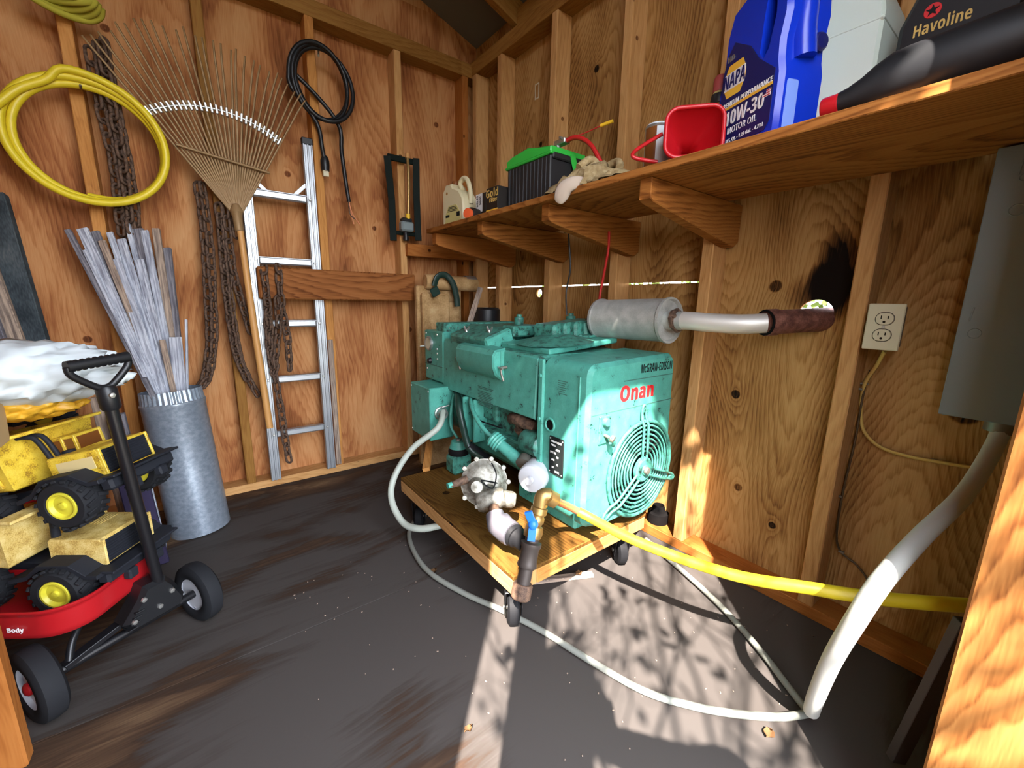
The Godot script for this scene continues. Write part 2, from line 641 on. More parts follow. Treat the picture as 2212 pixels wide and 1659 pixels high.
	var ylf := [[0.0, c8(176, 142, 74)], [0.4, c8(212, 182, 104)], [1.0, c8(230, 208, 140)]]
	mat("toy_faded", Color.WHITE, 0.6, 0.0, clouds(256, 43, 0.02, ylf, 0.6), Vector3(5, 5, 5), true)
	mat("toy_black", c8(38, 40, 46), 0.55)
	mat("tire", c8(36, 37, 40), 0.7)
	mat("rubber", c8(26, 26, 28), 0.6)
	mat("black_metal", c8(24, 24, 27), 0.32)
	mat("black_plastic", c8(22, 23, 26), 0.42)
	mat("soot_black", c8(16, 14, 14), 0.8)
	mat("wheel_white", c8(198, 200, 206), 0.4)
	mat("red_tub", c8(168, 26, 32), 0.28)
	mat("red_plastic", c8(186, 24, 34), 0.35)
	mat("red_ink", c8(206, 36, 40), 0.5)
	mat("black_ink", c8(26, 30, 30), 0.6)
	mat("white_ink", c8(232, 232, 232), 0.5)
	mat("gray_ink", c8(70, 110, 100), 0.6)
	mat("yellow_hose", c8(226, 202, 40), 0.42)
	mat("yellow_cap", c8(238, 190, 40), 0.5)
	mat("rope", c8(176, 168, 62), 0.85)
	mat("copper", c8(206, 132, 92), 0.42, 0.5)
	mat("brass", c8(172, 140, 86), 0.4, 0.75)
	mat("blue", c8(40, 120, 222), 0.4)
	mat("blue_jug", c8(14, 50, 190), 0.26)
	mat("navy", c8(20, 26, 92), 0.4)
	mat("label_yellow", c8(238, 186, 62), 0.5)
	mat("milk_jug", c8(208, 220, 208), 0.4)
	mat("cream_jug", c8(210, 198, 160), 0.5)
	mat("label_dull", c8(196, 184, 120), 0.6)
	mat("cord_white", c8(206, 206, 198), 0.55)
	mat("cord_gray", c8(132, 134, 126), 0.6)
	mat("conduit", c8(176, 182, 170), 0.5)
	mat("nm_cable", c8(206, 176, 100), 0.55)
	mat("bare_wire", c8(96, 80, 60), 0.5, 0.6)
	mat("panel_gray", c8(126, 138, 140), 0.42, 0.1)
	mat("ivory", c8(206, 198, 168), 0.45)
	mat("slot", c8(30, 26, 20), 0.8)
	mat("alu", c8(176, 180, 184), 0.36, 0.7)
	mat("steel", c8(190, 190, 186), 0.35, 0.85)
	mat("steel_dull", c8(136, 132, 122), 0.5, 0.7)
	mat("cast_silver", Color.WHITE, 0.46, 0.65, clouds(256, 61, 0.03, [[0.0, c8(90, 84, 74)], [0.5, c8(150, 146, 134)], [1.0, c8(190, 188, 178)]], 0.5), Vector3(7, 7, 7), true)
	mat("silver_paint", c8(124, 120, 128), 0.4, 0.5)
	mat("bamboo", c8(168, 132, 84), 0.55)
	mat("tine", c8(146, 116, 78), 0.55, 0.2)
	mat("handle_wood", c8(202, 148, 84), 0.5)
	mat("lime", c8(52, 190, 70), 0.45)
	mat("battery", c8(38, 38, 40), 0.5)
	mat("red_wire", c8(196, 34, 34), 0.4)
	mat("orange_cap", c8(230, 96, 50), 0.5)
	mat("carton_black", c8(34, 28, 24), 0.5)
	mat("gold_ink", c8(206, 172, 92), 0.5)
	mat("cloth", Color.WHITE, 0.9, 0.0, clouds(256, 67, 0.03, [[0.0, c8(130, 108, 74)], [0.6, c8(172, 150, 110)], [1.0, c8(196, 178, 140)]], 0.4), Vector3(6, 6, 6), true)
	mat("paper_bag", Color.WHITE, 0.8, 0.0, clouds(256, 69, 0.012, [[0.0, c8(150, 116, 74)], [0.6, c8(186, 150, 104)], [1.0, c8(200, 168, 124)]], 0.3), Vector3(3, 3, 3), true)
	mat("green_plastic", c8(28, 52, 44), 0.35)
	mat("dark_green", c8(14, 24, 20), 0.6)
	mat("tube_clear", c8(150, 132, 96), 0.25, 0.4)
	mat("bag_white", c8(206, 214, 216), 0.45)
	mat("bag_yellow", c8(222, 168, 44), 0.45)
	mat("carton", c8(176, 150, 110), 0.8)
	mat("dark_board", Color.WHITE, 0.8, 0.0, clouds(256, 73, 0.02, [[0.0, c8(46, 52, 56)], [0.6, c8(74, 82, 86)], [1.0, c8(96, 100, 100)]], 0.4, 0.2), Vector3(4, 1, 1))
	mat("purple_board", c8(58, 52, 78), 0.7)
	mat("leaf_dry", c8(96, 70, 46), 0.85)
	mat("bark", c8(74, 62, 52), 0.9)
	mat("foliage", c8(70, 104, 40), 0.7)
	mat("ground", Color.WHITE, 0.95, 0.0, clouds(256, 83, 0.02, [[0.0, c8(56, 52, 40)], [0.5, c8(84, 78, 60)], [1.0, c8(116, 108, 84)]], 0.5), Vector3(0.5, 0.5, 0.5), true)
	mat("roof_deck", c8(112, 108, 96), 0.8)
	mat("siding", c8(150, 120, 84), 0.8)
	mat("clothes", c8(60, 66, 84), 0.9)
	mat("green_glass", c8(78, 82, 40), 0.3)
	mat("brown_glass", c8(120, 70, 30), 0.3)
	mat("pipe_black", c8(74, 66, 62), 0.5, 0.4)
	tinted("pallet_ply", "ply_right", c8(160, 152, 122))
	mat("glove", c8(176, 160, 146), 0.9)
	mat("dull_red", c8(170, 72, 70), 0.5)
	mat("sight_blue", c8(120, 150, 226), 0.2)
	mat("skin", c8(196, 150, 124), 0.6)
	mat("toy_hub", c8(216, 206, 60), 0.4)
	mat("sticker", c8(214, 194, 140), 0.55)
	mat("hedge", c8(84, 100, 46), 0.8)
	for m in M.values():
		if m.metallic == 0.0 and m.roughness > 0.55:
			m.metallic_specular = 0.25


func _ready() -> void:
	rng.seed = 4242
	# camera: 2212 x 1659
	var cam := Camera3D.new()
	cam.name = "camera"
	add_child(cam)
	cam.position = Vector3(-1.469, 0.928, 2.334)
	cam.basis = Basis.from_euler(Vector3(-0.19918, -0.64815, 0.01581))
	cam.fov = rad_to_deg(2.0 * atan(829.5 / 890.0))
	cam.near = 0.02
	cam.far = 200.0
	cam.current = true
	# daylight
	var env := Environment.new()
	env.background_mode = Environment.BG_SKY
	var sky := Sky.new()
	var sm := ProceduralSkyMaterial.new()
	sm.sky_top_color = Color(0.8, 0.83, 0.88)
	sm.sky_horizon_color = Color(0.95, 0.97, 1.0)
	sm.ground_bottom_color = Color(0.42, 0.4, 0.33)
	sm.ground_horizon_color = Color(0.6, 0.6, 0.56)
	sm.sun_angle_max = 1.0
	sm.sky_energy_multiplier = 1.0
	sky.sky_material = sm
	env.sky = sky
	env.background_energy_multiplier = 17.0
	env.tonemap_mode = Environment.TONE_MAPPER_LINEAR
	env.tonemap_exposure = 1.2
	env.sdfgi_enabled = true
	env.ssao_enabled = true
	env.ssil_enabled = true
	var we := WorldEnvironment.new()
	we.name = "world"
	we.environment = env
	add_child(we)
	var sun := DirectionalLight3D.new()
	sun.name = "sun"
	sun.light_color = Color(1.0, 0.96, 0.92)
	sun.light_energy = 11.0
	sun.light_angular_distance = 0.5
	sun.shadow_enabled = true
	sun.sky_mode = DirectionalLight3D.SKY_MODE_LIGHT_ONLY
	add_child(sun)
	sun.look_at_from_position(Vector3.ZERO, Vector3(0.453, -0.755, -0.472))
	make_materials()
	build_outside()
	build_room()
	build_things()




const X0 := -2.75   # left wall
const ZF := 2.36    # inside of the front wall


func stud(parent: Node3D, a: Vector3, b: Vector3, m := "stud", called := "stud") -> void:
	obj(called, span(a, b, 0.003), M[m], parent)


func build_room() -> void:
	# floor: sheets of plywood laid on the joists
	var fl := frame("floor")
	obj("slab", span(Vector3(X0 - 0.15, -0.3, -0.1), Vector3(0.1, -0.022, ZF + 0.25), 0.0), M.siding, fl)
	var zs := [-0.01, 1.18, 2.6]
	for k in 2:
		var sh := Shape.new()
		sh.box(Vector3(X0 * 0.5, -0.01, (zs[k] + zs[k + 1]) * 0.5), Vector3(-X0, 0.02, zs[k + 1] - zs[k] - 0.0016), 0.001, Basis.IDENTITY, 0)
		for q in sh.v.size():   # grain along x, measured from the sheet's own corner
			sh.t[q] = Vector2(sh.v[q].z - zs[k], sh.v[q].x - X0)
		obj("plywood_sheet", sh, M.floor if k == 0 else M.floor_stained, fl)
	# back wall
	var wb := frame("wall_back")
	var xs := [X0, -1.33, 0.0]
	for k in 2:
		var s := Shape.new()
		s.prism(PackedVector2Array([Vector2(xs[k] + 0.001, 0.0), Vector2(xs[k + 1] - 0.001, 0.0), Vector2(xs[k + 1] - 0.001, 2.6), Vector2(xs[k] + 0.001, 2.6)]), 0.012, Vector3(0, 0, -0.012), Basis.IDENTITY)
		obj("plywood_sheet", s, M.ply_back, wb)
	obj("siding", span(Vector3(X0, -0.3, -0.04), Vector3(0.06, 2.9, -0.016), 0.0), M.siding, wb)
	obj("sill_plate", span(Vector3(X0, 0.0, 0.0), Vector3(-0.09, 0.038, 0.089)), M.stud, wb)
	obj("top_plate", span(Vector3(X0, 2.155, 0.0), Vector3(0.0, 2.225, 0.089)), M.stud_dim, wb)
	for x in [-2.56, -2.15, -1.73, -1.345, -0.935, -0.527]:
		stud(wb, Vector3(x - 0.019, 0.038, 0.001), Vector3(x + 0.019, 2.155, 0.089), "stud_dim" if x < -1.3 and x > -1.4 else "stud_pale" if x < -0.6 else "stud")
	stud(wb, Vector3(-0.15, 0.038, 0.001), Vector3(-0.112, 2.155, 0.089), "stud_old")
	# right wall: three sheets with a slit between the lower and the upper one, a knot hole and the exhaust hole
	var wr := frame("wall_right")
	var bz := facing(Vector3(-1, 0, 0))
	var s1 := Shape.new()
	s1.prism(PackedVector2Array([Vector2(0, 0), Vector2(1.52, 0), Vector2(1.52, 1.003), Vector2(0, 1.003)]), 0.012, Vector3(0.012, 0, 0), bz, 0.0, [disc2(Vector2(0.622, 0.971), 0.022, 16)])
	obj("plywood_sheet", s1, M.ply_right, wr)
	var s2 := Shape.new()
	s2.prism(PackedVector2Array([Vector2(0, 1.009), Vector2(1.52, 1.009), Vector2(1.52, 2.6), Vector2(0, 2.6)]), 0.012, Vector3(0.012, 0, 0), bz)
	obj("plywood_sheet", s2, M.ply_right, wr)
	var s3 := Shape.new()
	s3.prism(PackedVector2Array([Vector2(0, 0), Vector2(0.95, 0), Vector2(0.95, 2.6), Vector2(0, 2.6)]), 0.012, Vector3(0.012, 0, 1.5203), bz, 0.0, [disc2(Vector2(0.364, 0.9), 0.046, 28)])
	obj("plywood_sheet", s3, M.ply_soot, wr)
	obj("sill_plate", span(Vector3(-0.089, 0.0, 0.09), Vector3(0.0, 0.038, ZF)), M.stud_old, wr)
	obj("top_plate", span(Vector3(-0.089, 2.165, 0.0), Vector3(0.0, 2.235, ZF)), M.stud_dim, wr)
	for z in [0.115, 0.362, 0.777, 1.184, 1.578, 2.001]:
		stud(wr, Vector3(-0.089, 0.038, z - 0.02), Vector3(-0.001, 2.165, z + 0.02), "stud")
	# left wall, front wall with the doorway
	var wl := frame("wall_left")
	obj("plywood_sheet", span(Vector3(X0 - 0.02, -0.3, -0.04), Vector3(X0, 3.4, ZF + 0.1), 0.0), M.ply_back, wl)
	var wf := frame("wall_front")
	obj("plywood_sheet", span(Vector3(-0.67, -0.3, ZF + 0.09), Vector3(0.06, 3.4, ZF + 0.105), 0.0), M.siding, wf)
	obj("plywood_sheet", span(Vector3(X0 - 0.02, -0.3, ZF + 0.09), Vector3(-1.84, 3.4, ZF + 0.105), 0.0), M.siding, wf)
	obj("header", span(Vector3(X0, 2.1, ZF), Vector3(-0.0, 2.4, ZF + 0.105)), M.stud, wf)
	stud(wf, Vector3(-0.67, -0.02, 2.318), Vector3(-0.632, 2.1, ZF + 0.09), "jamb_wood", "door_post")
	stud(wf, Vector3(-1.625, -0.02, ZF), Vector3(-1.585, 2.1, ZF + 0.089), "stud_pale", "door_post")
	stud(wf, Vector3(-1.9, -0.02, ZF), Vector3(-1.835, 2.1, ZF + 0.089), "stud_pale", "door_post")
	# roof: rafters and deck rising away from the right wall
	var rf := frame("ceiling")
	var sl := 0.33
	var th := atan(sl)
	var rb := Basis(Vector3(0, 0, 1), th * -1.0)
	for z in [0.045, 0.44, 0.85, 1.26, 1.67, 2.08]:
		if z < 0.1:
			continue
		var c := Vector3(-1.3, 2.235 + 0.075 + 1.3 * sl, z)
		obj("rafter", nb(c, Vector3(3.2, 0.11, 0.04), 0.002, rb), M.stud_dim, rf)
	obj("roof_deck", nb(Vector3(-1.3, 2.235 + 0.14 + 1.3 * sl, 1.2), Vector3(3.5, 0.016, 2.9), 0.0, rb), M.roof_deck, rf)
	for z in [0.24, 0.645, 1.055, 1.465, 1.875, 2.25]:
		if z > 0.3:
			obj("bird_block", span(Vector3(-0.06, 2.235, z - 0.18), Vector3(-0.02, 2.33, z + 0.18)), M.stud_dim, rf)


func bolt(p: Node3D, at: Vector3, nrm: Vector3, r := 0.006, m := "steel_dull", called := "bolt") -> void:
	obj(called, nl([Vector2(0, r * 0.8), Vector2(r * 0.8, r * 0.7), Vector2(r, r * 0.3), Vector2(r, 0)], at, along(nrm), 6), M[m], p)


func generator() -> void:
	var g := wthing("generator", "large teal engine generator with a round fan grille, bolted onto a plywood pallet", "generator", Vector3(-0.42, 0.205, 1.1))
	var Z := Vector3(0, 0, 1)
	# fan housing: rounded shell with the round air inlet
	var poly := PackedVector2Array()
	for q in [[Vector2(-0.62, 0.252), 0.045, 180.0], [Vector2(-0.62, 0.757), 0.035, 90.0], [Vector2(-0.203, 0.766), 0.035, 0.0]]:
		var c: Vector2 = q[0] + Vector2(q[1], 0).rotated(deg_to_rad(q[2])) * -1.0
		if q[2] == 180.0:
			c = q[0] + Vector2(q[1], q[1])
		elif q[2] == 90.0:
			c = q[0] + Vector2(q[1], -q[1])
		else:
			c = q[0] + Vector2(-q[1], -q[1])
		for k in 6:
			var a := deg_to_rad(q[2] + 90.0 - 90.0 * k / 5.0)
			poly.append(c + Vector2(cos(a), sin(a)) * q[1])
	poly.append_array(PackedVector2Array([Vector2(-0.19, 0.3), Vector2(-0.31, 0.238), Vector2(-0.52, 0.236)]))
	var sh := Shape.new()
	sh.prism(poly, 0.2, Vector3(0, 0, 1.37), Basis.IDENTITY, 0.012, [disc2(Vector2(-0.36, 0.395), 0.158, 40)])
	var hs := obj("fan_housing", sh, M.teal, g)
	obj("flange", span(Vector3(-0.63, 0.262, 1.362), Vector3(-0.618, 0.752, 1.386), 0.004), M.teal, hs)
	obj("seam_rib", span(Vector3(-0.6235, 0.27, 1.532), Vector3(-0.619, 0.72, 1.538), 0.002), M.teal, hs)
	for y in [0.29, 0.415, 0.56, 0.7]:
		bolt(hs, Vector3(-0.63, y, 1.374), Vector3(-1, 0, 0), 0.007, "teal")
	# fan behind the grille
	var fan := obj("fan", nl([Vector2(0, 0.012), Vector2(0.04, 0.012), Vector2(0.05, 0.0), Vector2(0.155, 0.0), Vector2(0.155, -0.02), Vector2(0, -0.02)], Vector3(-0.36, 0.395, 1.535), along(Z, Vector3.UP), 32), M.soot_black, g)
	for k in 12:
		var a := TAU * k / 12.0
		var d := Vector3(cos(a), sin(a), 0)
		var bl := Shape.new()
		bl.bar(Vector3(-0.36, 0.395, 1.548) + d * 0.045, Vector3(-0.36, 0.395, 1.548) + d * 0.15, 0.028, 0.003, d.cross(Z) * 0.8 + Z * 0.6)
		obj("fan_blade", bl, M.soot_black, fan)
	# grille: rings held by three double rods and a hub
	var c := Vector3(-0.36, 0.395, 1.577)
	var gr := obj("fan_grille", nt(ring(c, Vector3.RIGHT, Vector3.UP, 0.16, 48), 0.007, 8, true), M.teal_dirty, g)
	for k in 7:
		obj("grille_ring", nt(ring(c + Z * 0.003, Vector3.RIGHT, Vector3.UP, 0.146 - k * 0.0145, 44), 0.0036, 6, true), M.teal_dirty, gr)
	obj("hub", nl([Vector2(0, 0.016), Vector2(0.016, 0.016), Vector2(0.018, 0.011), Vector2(0.036, 0.011), Vector2(0.042, 0.006), Vector2(0.042, -0.004), Vector2(0, -0.004)], c + Z * 0.006, along(Z), 28), M.teal_dirty, gr)
	bolt(gr, c + Z * 0.02, Z, 0.014, "steel_dull", "hub_bolt")
	for deg in [92.0, 216.0, 338.0]:
		var d := Vector3(cos(deg_to_rad(deg)), sin(deg_to_rad(deg)), 0)
		var s := Vector3(-d.y, d.x, 0)
		var rod := [c + d * 0.03 + s * 0.012 + Z * 0.012, c + d * 0.14 + s * 0.012 + Z * 0.012, c + d * 0.175 + s * 0.011 + Z * 0.002, c + d * 0.205 + s * 0.009, c + d * 0.216, c + d * 0.205 - s * 0.009, c + d * 0.175 - s * 0.011 + Z * 0.002, c + d * 0.14 - s * 0.012 + Z * 0.012, c + d * 0.03 - s * 0.012 + Z * 0.012]
		obj("grille_rod", nt(curve(rod, 4), 0.0045, 7), M.teal_dirty, gr)
		bolt(gr, c + d * 0.2 - Z * 0.006, Z, 0.011, "teal_dirty", "clamp_bolt")
	# front decals
	var fz := facing(Z)
	words("Onan", 0.046, M.red_ink, g, Vector3(-0.4, 0.655, 1.5702), fz, true, 1.04, "lettering", false, 0.7)
	words("McGRAW-EDISON", 0.027, M.black_ink, g, Vector3(-0.306, 0.727, 1.5702), fz, true, 0.54)
	obj("decal_line", span(Vector3(-0.47, 0.6955, 1.569), Vector3(-0.215, 0.6985, 1.5708), 0.0), M.gray_ink, g)
	obj("decal_line", span(Vector3(-0.606, 0.6085, 1.569), Vector3(-0.205, 0.6115, 1.5708), 0.0), M.gray_ink, g)
	# latch plate with a knob on the front
	var lp := obj("latch_plate", nb(Vector3(-0.548, 0.56, 1.572), Vector3(0.05, 0.085, 0.006), 0.002), M.teal_dirty, g)
	obj("dial", nl([Vector2(0, 0.012), Vector2(0.011, 0.012), Vector2(0.014, 0.004), Vector2(0.014, 0)], Vector3(-0.55, 0.585, 1.575), along(Z), 18), M.teal_dirty, lp)
	obj("knob", nl([Vector2(0, 0.034), Vector2(0.01, 0.032), Vector2(0.012, 0.022), Vector2(0.005, 0.018), Vector2(0.005, 0)], Vector3(-0.55, 0.545, 1.575), along(Vector3(0.3, -0.3, 1)), 14), M.steel_dull, lp)
	obj("latch_arm", nt([Vector3(-0.55, 0.545, 1.6), Vector3(-0.535, 0.525, 1.6), Vector3(-0.527, 0.512, 1.59)], 0.006, 8), M.teal_dirty, lp)
	# side of the housing: data plate, sight hole, printed notice
	var lx := facing(Vector3(-1, 0, 0))
	var dp := obj("data_plate", span(Vector3(-0.624, 0.392, 1.418), Vector3(-0.6195, 0.515, 1.482), 0.001), M.black_ink, g)
	for k in 9:
		words(["GENERATOR SET", "VOLTS", "AMPS", "SPEC NO.", "KW", "RPM", "HZ", "PH", "SERIAL"][k], 0.006, M.white_ink, dp, Vector3(-0.6245, 0.5 - k * 0.012, 1.45 + (0.0 if k < 1 else (-0.012 if k % 2 else 0.008))), lx, false, 0.8)
	for q in [[0.399, 1.423], [0.399, 1.477], [0.508, 1.423], [0.508, 1.477]]:
		obj("rivet", nl([Vector2(0, 0.002), Vector2(0.0025, 0.001), Vector2(0.003, 0)], Vector3(-0.624, q[0], q[1]), along(Vector3(-1, 0, 0)), 8), M.steel, dp)
	obj("sight_hole_rim", nt(ring(Vector3(-0.6215, 0.548, 1.415), Vector3.UP, Z, 0.02, 20), 0.004, 6, true), M.teal, g)
	obj("sight_hole", nl([Vector2(0, 0.001), Vector2(0.019, 0.001), Vector2(0.019, 0)], Vector3(-0.6205, 0.548, 1.415), along(Vector3(-1, 0, 0)), 20), M.soot_black, g)
	for k in 7:
		obj("notice_line", span(Vector3(-0.6206, 0.694 - k * 0.0065, 1.445), Vector3(-0.62, 0.6965 - k * 0.0065, 1.484 - (k % 3) * 0.005), 0.0), M.gray_ink, g)
	# upper side cover
	var cv := Shape.new()
	cv.prism(PackedVector2Array([Vector2(0.705, 0.54), Vector2(0.72, 0.748), Vector2(0.735, 0.765), Vector2(1.352, 0.752), Vector2(1.342, 0.546)]), 0.012, Vector3(-0.612, 0, 0), lx, 0.004)
	var side := obj("side_cover", cv, M.teal, g)
	var tops := Shape.new()
	tops.box(Vector3(-0.425, 0.748, 1.04), Vector3(0.385, 0.02, 0.64), 0.006)
	obj("top_cover", tops, M.teal_dirty, g)
	for k in 12:
		var zz := 1.0 + (k % 2) * 0.004
		obj("notice_line", span(Vector3(-0.6255, 0.6 - k * 0.006 - (0.006 if k > 1 else 0.0), zz), Vector3(-0.6238, 0.603 - k * 0.006 - (0.006 if k > 1 else 0.0), zz + 0.105 - (k % 4) * 0.007), 0.0), M.gray_ink, side)
	# air scoop under the tilted air cleaner box
	var sc := Shape.new()
	sc.prism(PackedVector2Array([Vector2(-0.61, 0.765), Vector2(-0.656, 0.758), Vector2(-0.668, 0.74), Vector2(-0.668, 0.7), Vector2(-0.655, 0.668), Vector2(-0.632, 0.65), Vector2(-0.61, 0.645)]), 0.265, Vector3(0, 0, 0.9), Basis.IDENTITY, 0.006)
	var scoop := obj("air_scoop", sc, M.teal, g)
	obj("scoop_lip", span(Vector3(-0.636, 0.652, 1.163), Vector3(-0.612, 0.757, 1.17), 0.003), M.teal, scoop)
	for z in [0.888, 1.185]:
		var l := obj("wing_latch", nt([Vector3(-0.624, 0.7, z), Vector3(-0.65, 0.698, z), Vector3(-0.652, 0.68, z + 0.008), Vector3(-0.648, 0.655, z + 0.016)], [0.006, 0.006, 0.004, 0.005], 8), M.steel_dull, g)
		obj("cross_pin", nt([Vector3(-0.65, 0.7, z - 0.012), Vector3(-0.65, 0.698, z + 0.012)], 0.004, 8), M.steel, l)
	var tb := Basis(Vector3(0, 0, 1), 0.33)
	var o := Vector3(-0.567, 0.782, 0.925)
	var ac := obj("air_cleaner", nb(o, Vector3(0.125, 0.056, 0.275), 0.008, tb), M.teal_dirty, g)
	obj("end_panel", nb(o + tb * Vector3(0, 0, 0.138), Vector3(0.118, 0.044, 0.004), 0.0015, tb), M.teal, ac)
	obj("base_flange", nb(o + tb * Vector3(0.0, -0.024, 0.0), Vector3(0.135, 0.006, 0.285), 0.002, tb), M.teal_dirty, ac)
	for k in 6:
		obj("louvre", nb(o + tb * Vector3(-0.0625, 0.012 - k * 0.005, 0.0), Vector3(0.003, 0.002, 0.18), 0.0008, tb), M.gray_ink, ac)
	for q in [[-0.02, -0.06], [0.0, 0.08]]:
		var p: Vector3 = o + tb * Vector3(q[0], 0.025, q[1])
		var w := obj("wing_nut", nl([Vector2(0, 0.014), Vector2(0.005, 0.012), Vector2(0.008, 0.0)], p, tb, 10), M.steel, ac)
		w.set_meta("label", "bright wing nut on the lid")
		var wg := Shape.new()
		for sg in [-1.0, 1.0]:
			wg.tube([p + Vector3(0, 0.006, sg * 0.004), p + Vector3(0, 0.016, sg * 0.014), p + Vector3(0, 0.024, sg * 0.018)], [0.004, 0.005, 0.003], 7)
		obj("wing", wg, M.steel, ac)
	# alternator end: control box, rear top box and the lower output box
	var cb := obj("control_box", span(Vector3(-0.625, 0.56, 0.53), Vector3(-0.3, 0.79, 0.715), 0.006), M.teal, g)
	var gz := Vector3(-0.625, 0.73, 0.585)
	obj("gauge", nl([Vector2(0, 0.008), Vector2(0.026, 0.008), Vector2(0.03, 0.012), Vector2(0.033, 0.008), Vector2(0.033, 0)], gz, along(Vector3(-1, 0, 0)), 24), M.steel, cb)
	obj("gauge_face", nl([Vector2(0, 0.0105), Vector2(0.025, 0.0105), Vector2(0.025, 0.0)], gz, along(Vector3(-1, 0, 0)), 20), M.ivory, cb)
	obj("toggle_switch", nt([Vector3(-0.622, 0.715, 0.548), Vector3(-0.655, 0.714, 0.543)], [0.006, 0.003], 8), M.steel, cb)
	obj("rotary_switch", nl([Vector2(0, 0.016), Vector2(0.011, 0.014), Vector2(0.014, 0)], Vector3(-0.625, 0.65, 0.59), along(Vector3(-1, 0, 0)), 14), M.black_plastic, cb)
	obj("panel_seam", span(Vector3(-0.6262, 0.631, 0.535), Vector3(-0.6245, 0.634, 0.71), 0.0), M.gray_ink, cb)
	for q in [[0.61, 0.555], [0.665, 0.66], [0.69, 0.66], [0.71, 0.66], [0.775, 0.55], [0.775, 0.66]]:
		bolt(cb, Vector3(-0.625, q[0], q[1]), Vector3(-1, 0, 0), 0.005, "steel", "screw")
	var rt := obj("rear_box", span(Vector3(-0.61, 0.75, 0.62), Vector3(-0.22, 0.828, 0.7), 0.004), M.teal_dirty, g)
	for x in [-0.585, -0.54, -0.36]:
		bolt(rt, Vector3(x, 0.805, 0.7), Z, 0.004, "steel", "screw")
	obj("air_shroud", span(Vector3(-0.5, 0.756, 0.71), Vector3(-0.22, 0.822, 1.0), 0.012), M.teal_dirty, g)
	var prop := Shape.new()
	prop.bar(Vector3(-0.63, 0.2542, 0.5725), Vector3(-0.76, 0.215, 0.8), 0.03, 0.018, Vector3(0, 0, 1))
	obj("wooden_prop", prop, M.stud_pale, g, "slanting pale wooden prop under the output box")
	var lb := obj("output_box", span(Vector3(-0.715, 0.32, 0.56), Vector3(-0.6, 0.555, 0.755), 0.004), M.teal, g)
	for q in [[0.54, 0.57], [0.54, 0.745], [0.335, 0.57], [0.335, 0.745]]:
		bolt(lb, Vector3(-0.715, q[0], q[1]), Vector3(-1, 0, 0), 0.004, "steel", "screw")
	var cp := Vector3(-0.665, 0.442, 0.755)
	var cl := obj("cable_clamp", nl([Vector2(0.014, 0.03), Vector2(0.023, 0.03), Vector2(0.026, 0.012), Vector2(0.03, 0.01), Vector2(0.03, 0.0)], cp, along(Z), 20), M.steel, lb)
	cl.set_meta("label", "bright cable clamp on the box")
	obj("clamp_screw", nt([cp + Vector3(0.0, 0.03, 0.02), cp + Vector3(0.03, 0.035, 0.026)], 0.0035, 8), M.steel, lb)
	# alternator drum, engine block, crankcase
	obj("alternator", nl([Vector2(0, 0.0), Vector2(0.155, 0.0), Vector2(0.165, 0.012), Vector2(0.165, 0.2), Vector2(0.18, 0.205), Vector2(0.18, 0.235), Vector2(0.12, 0.26), Vector2(0.0, 0.26)], Vector3(-0.44, 0.47, 0.62), along(Z), 32), M.teal_dirty, g)
	var bk := Shape.new()
	bk.box(Vector3(-0.43, 0.54, 1.11), Vector3(0.28, 0.4, 0.5), 0.02)
	var blk := obj("engine_block", bk, M.teal_dirty, g)
	var pan := Shape.new()
	pan.prism(PackedVector2Array([Vector2(-0.585, 0.42), Vector2(-0.575, 0.32), Vector2(-0.53, 0.28), Vector2(-0.34, 0.28), Vector2(-0.29, 0.33), Vector2(-0.28, 0.42)]), 0.5, Vector3(0, 0, 0.86), Basis.IDENTITY, 0.015)
	obj("oil_pan", pan, M.teal, blk)
	obj("pan_flange", span(Vector3(-0.595, 0.415, 0.86), Vector3(-0.27, 0.43, 1.365), 0.003), M.teal_dirty, blk)
	for k in 6:
		bolt(blk, Vector3(-0.597, 0.405, 0.9 + k * 0.08), Vector3(-1, 0, 0), 0.007, "teal_dirty")
	obj("tappet_cover", nb(Vector3(-0.575, 0.5, 1.0), Vector3(0.02, 0.08, 0.14), 0.006), M.teal_dirty, blk)
	words("ONAN", 0.02, M.teal, blk, Vector3(-0.586, 0.5, 1.0), lx, true)
	obj("rusty_lever", nb(Vector3(-0.585, 0.47, 1.22), Vector3(0.02, 0.035, 0.05), 0.004, Basis(Vector3(1, 0, 0), 0.5)), M.rust, blk)
	obj("manifold", nt(curve([Vector3(-0.575, 0.5, 1.16), Vector3(-0.6, 0.515, 1.22), Vector3(-0.58, 0.5, 1.3)], 5), 0.022, 12), M.rust, blk)
	obj("starter", nl([Vector2(0, 0), Vector2(0.035, 0.0), Vector2(0.042, 0.01), Vector2(0.042, 0.09), Vector2(0.03, 0.1), Vector2(0, 0.1)], Vector3(-0.6, 0.455, 1.27), along(Z), 20), M.teal_dirty, blk)
	obj("starter_end", nl([Vector2(0, 0), Vector2(0.024, 0.0), Vector2(0.028, 0.03), Vector2(0, 0.035)], Vector3(-0.62, 0.4, 1.3), along(Vector3(-0.5, -0.3, 0.3)), 16), M.steel_dull, blk)
	# oil filler tube with a ribbed cap
	var fd := Vector3(-0.25, 0.35, -0.55).normalized()
	var fo := Vector3(-0.61, 0.36, 1.3)
	var fl := obj("oil_filler", nl([Vector2(0.026, 0), Vector2(0.02, 0.13), Vector2(0.0, 0.13)], fo, along(fd), 18), M.teal, g)
	var cap := []
	for k in 4:
		cap.append_array([Vector2(0.03, 0.125 + k * 0.011), Vector2(0.032, 0.13 + k * 0.011), Vector2(0.029, 0.135 + k * 0.011)])
	cap.append_array([Vector2(0.026, 0.172), Vector2(0.0, 0.172)])
	obj("filler_cap", nl(cap, fo, along(fd), 22), M.teal, fl)
	# spin-on oil filter
	var fp := Vector3(-0.6, 0.368, 1.35)
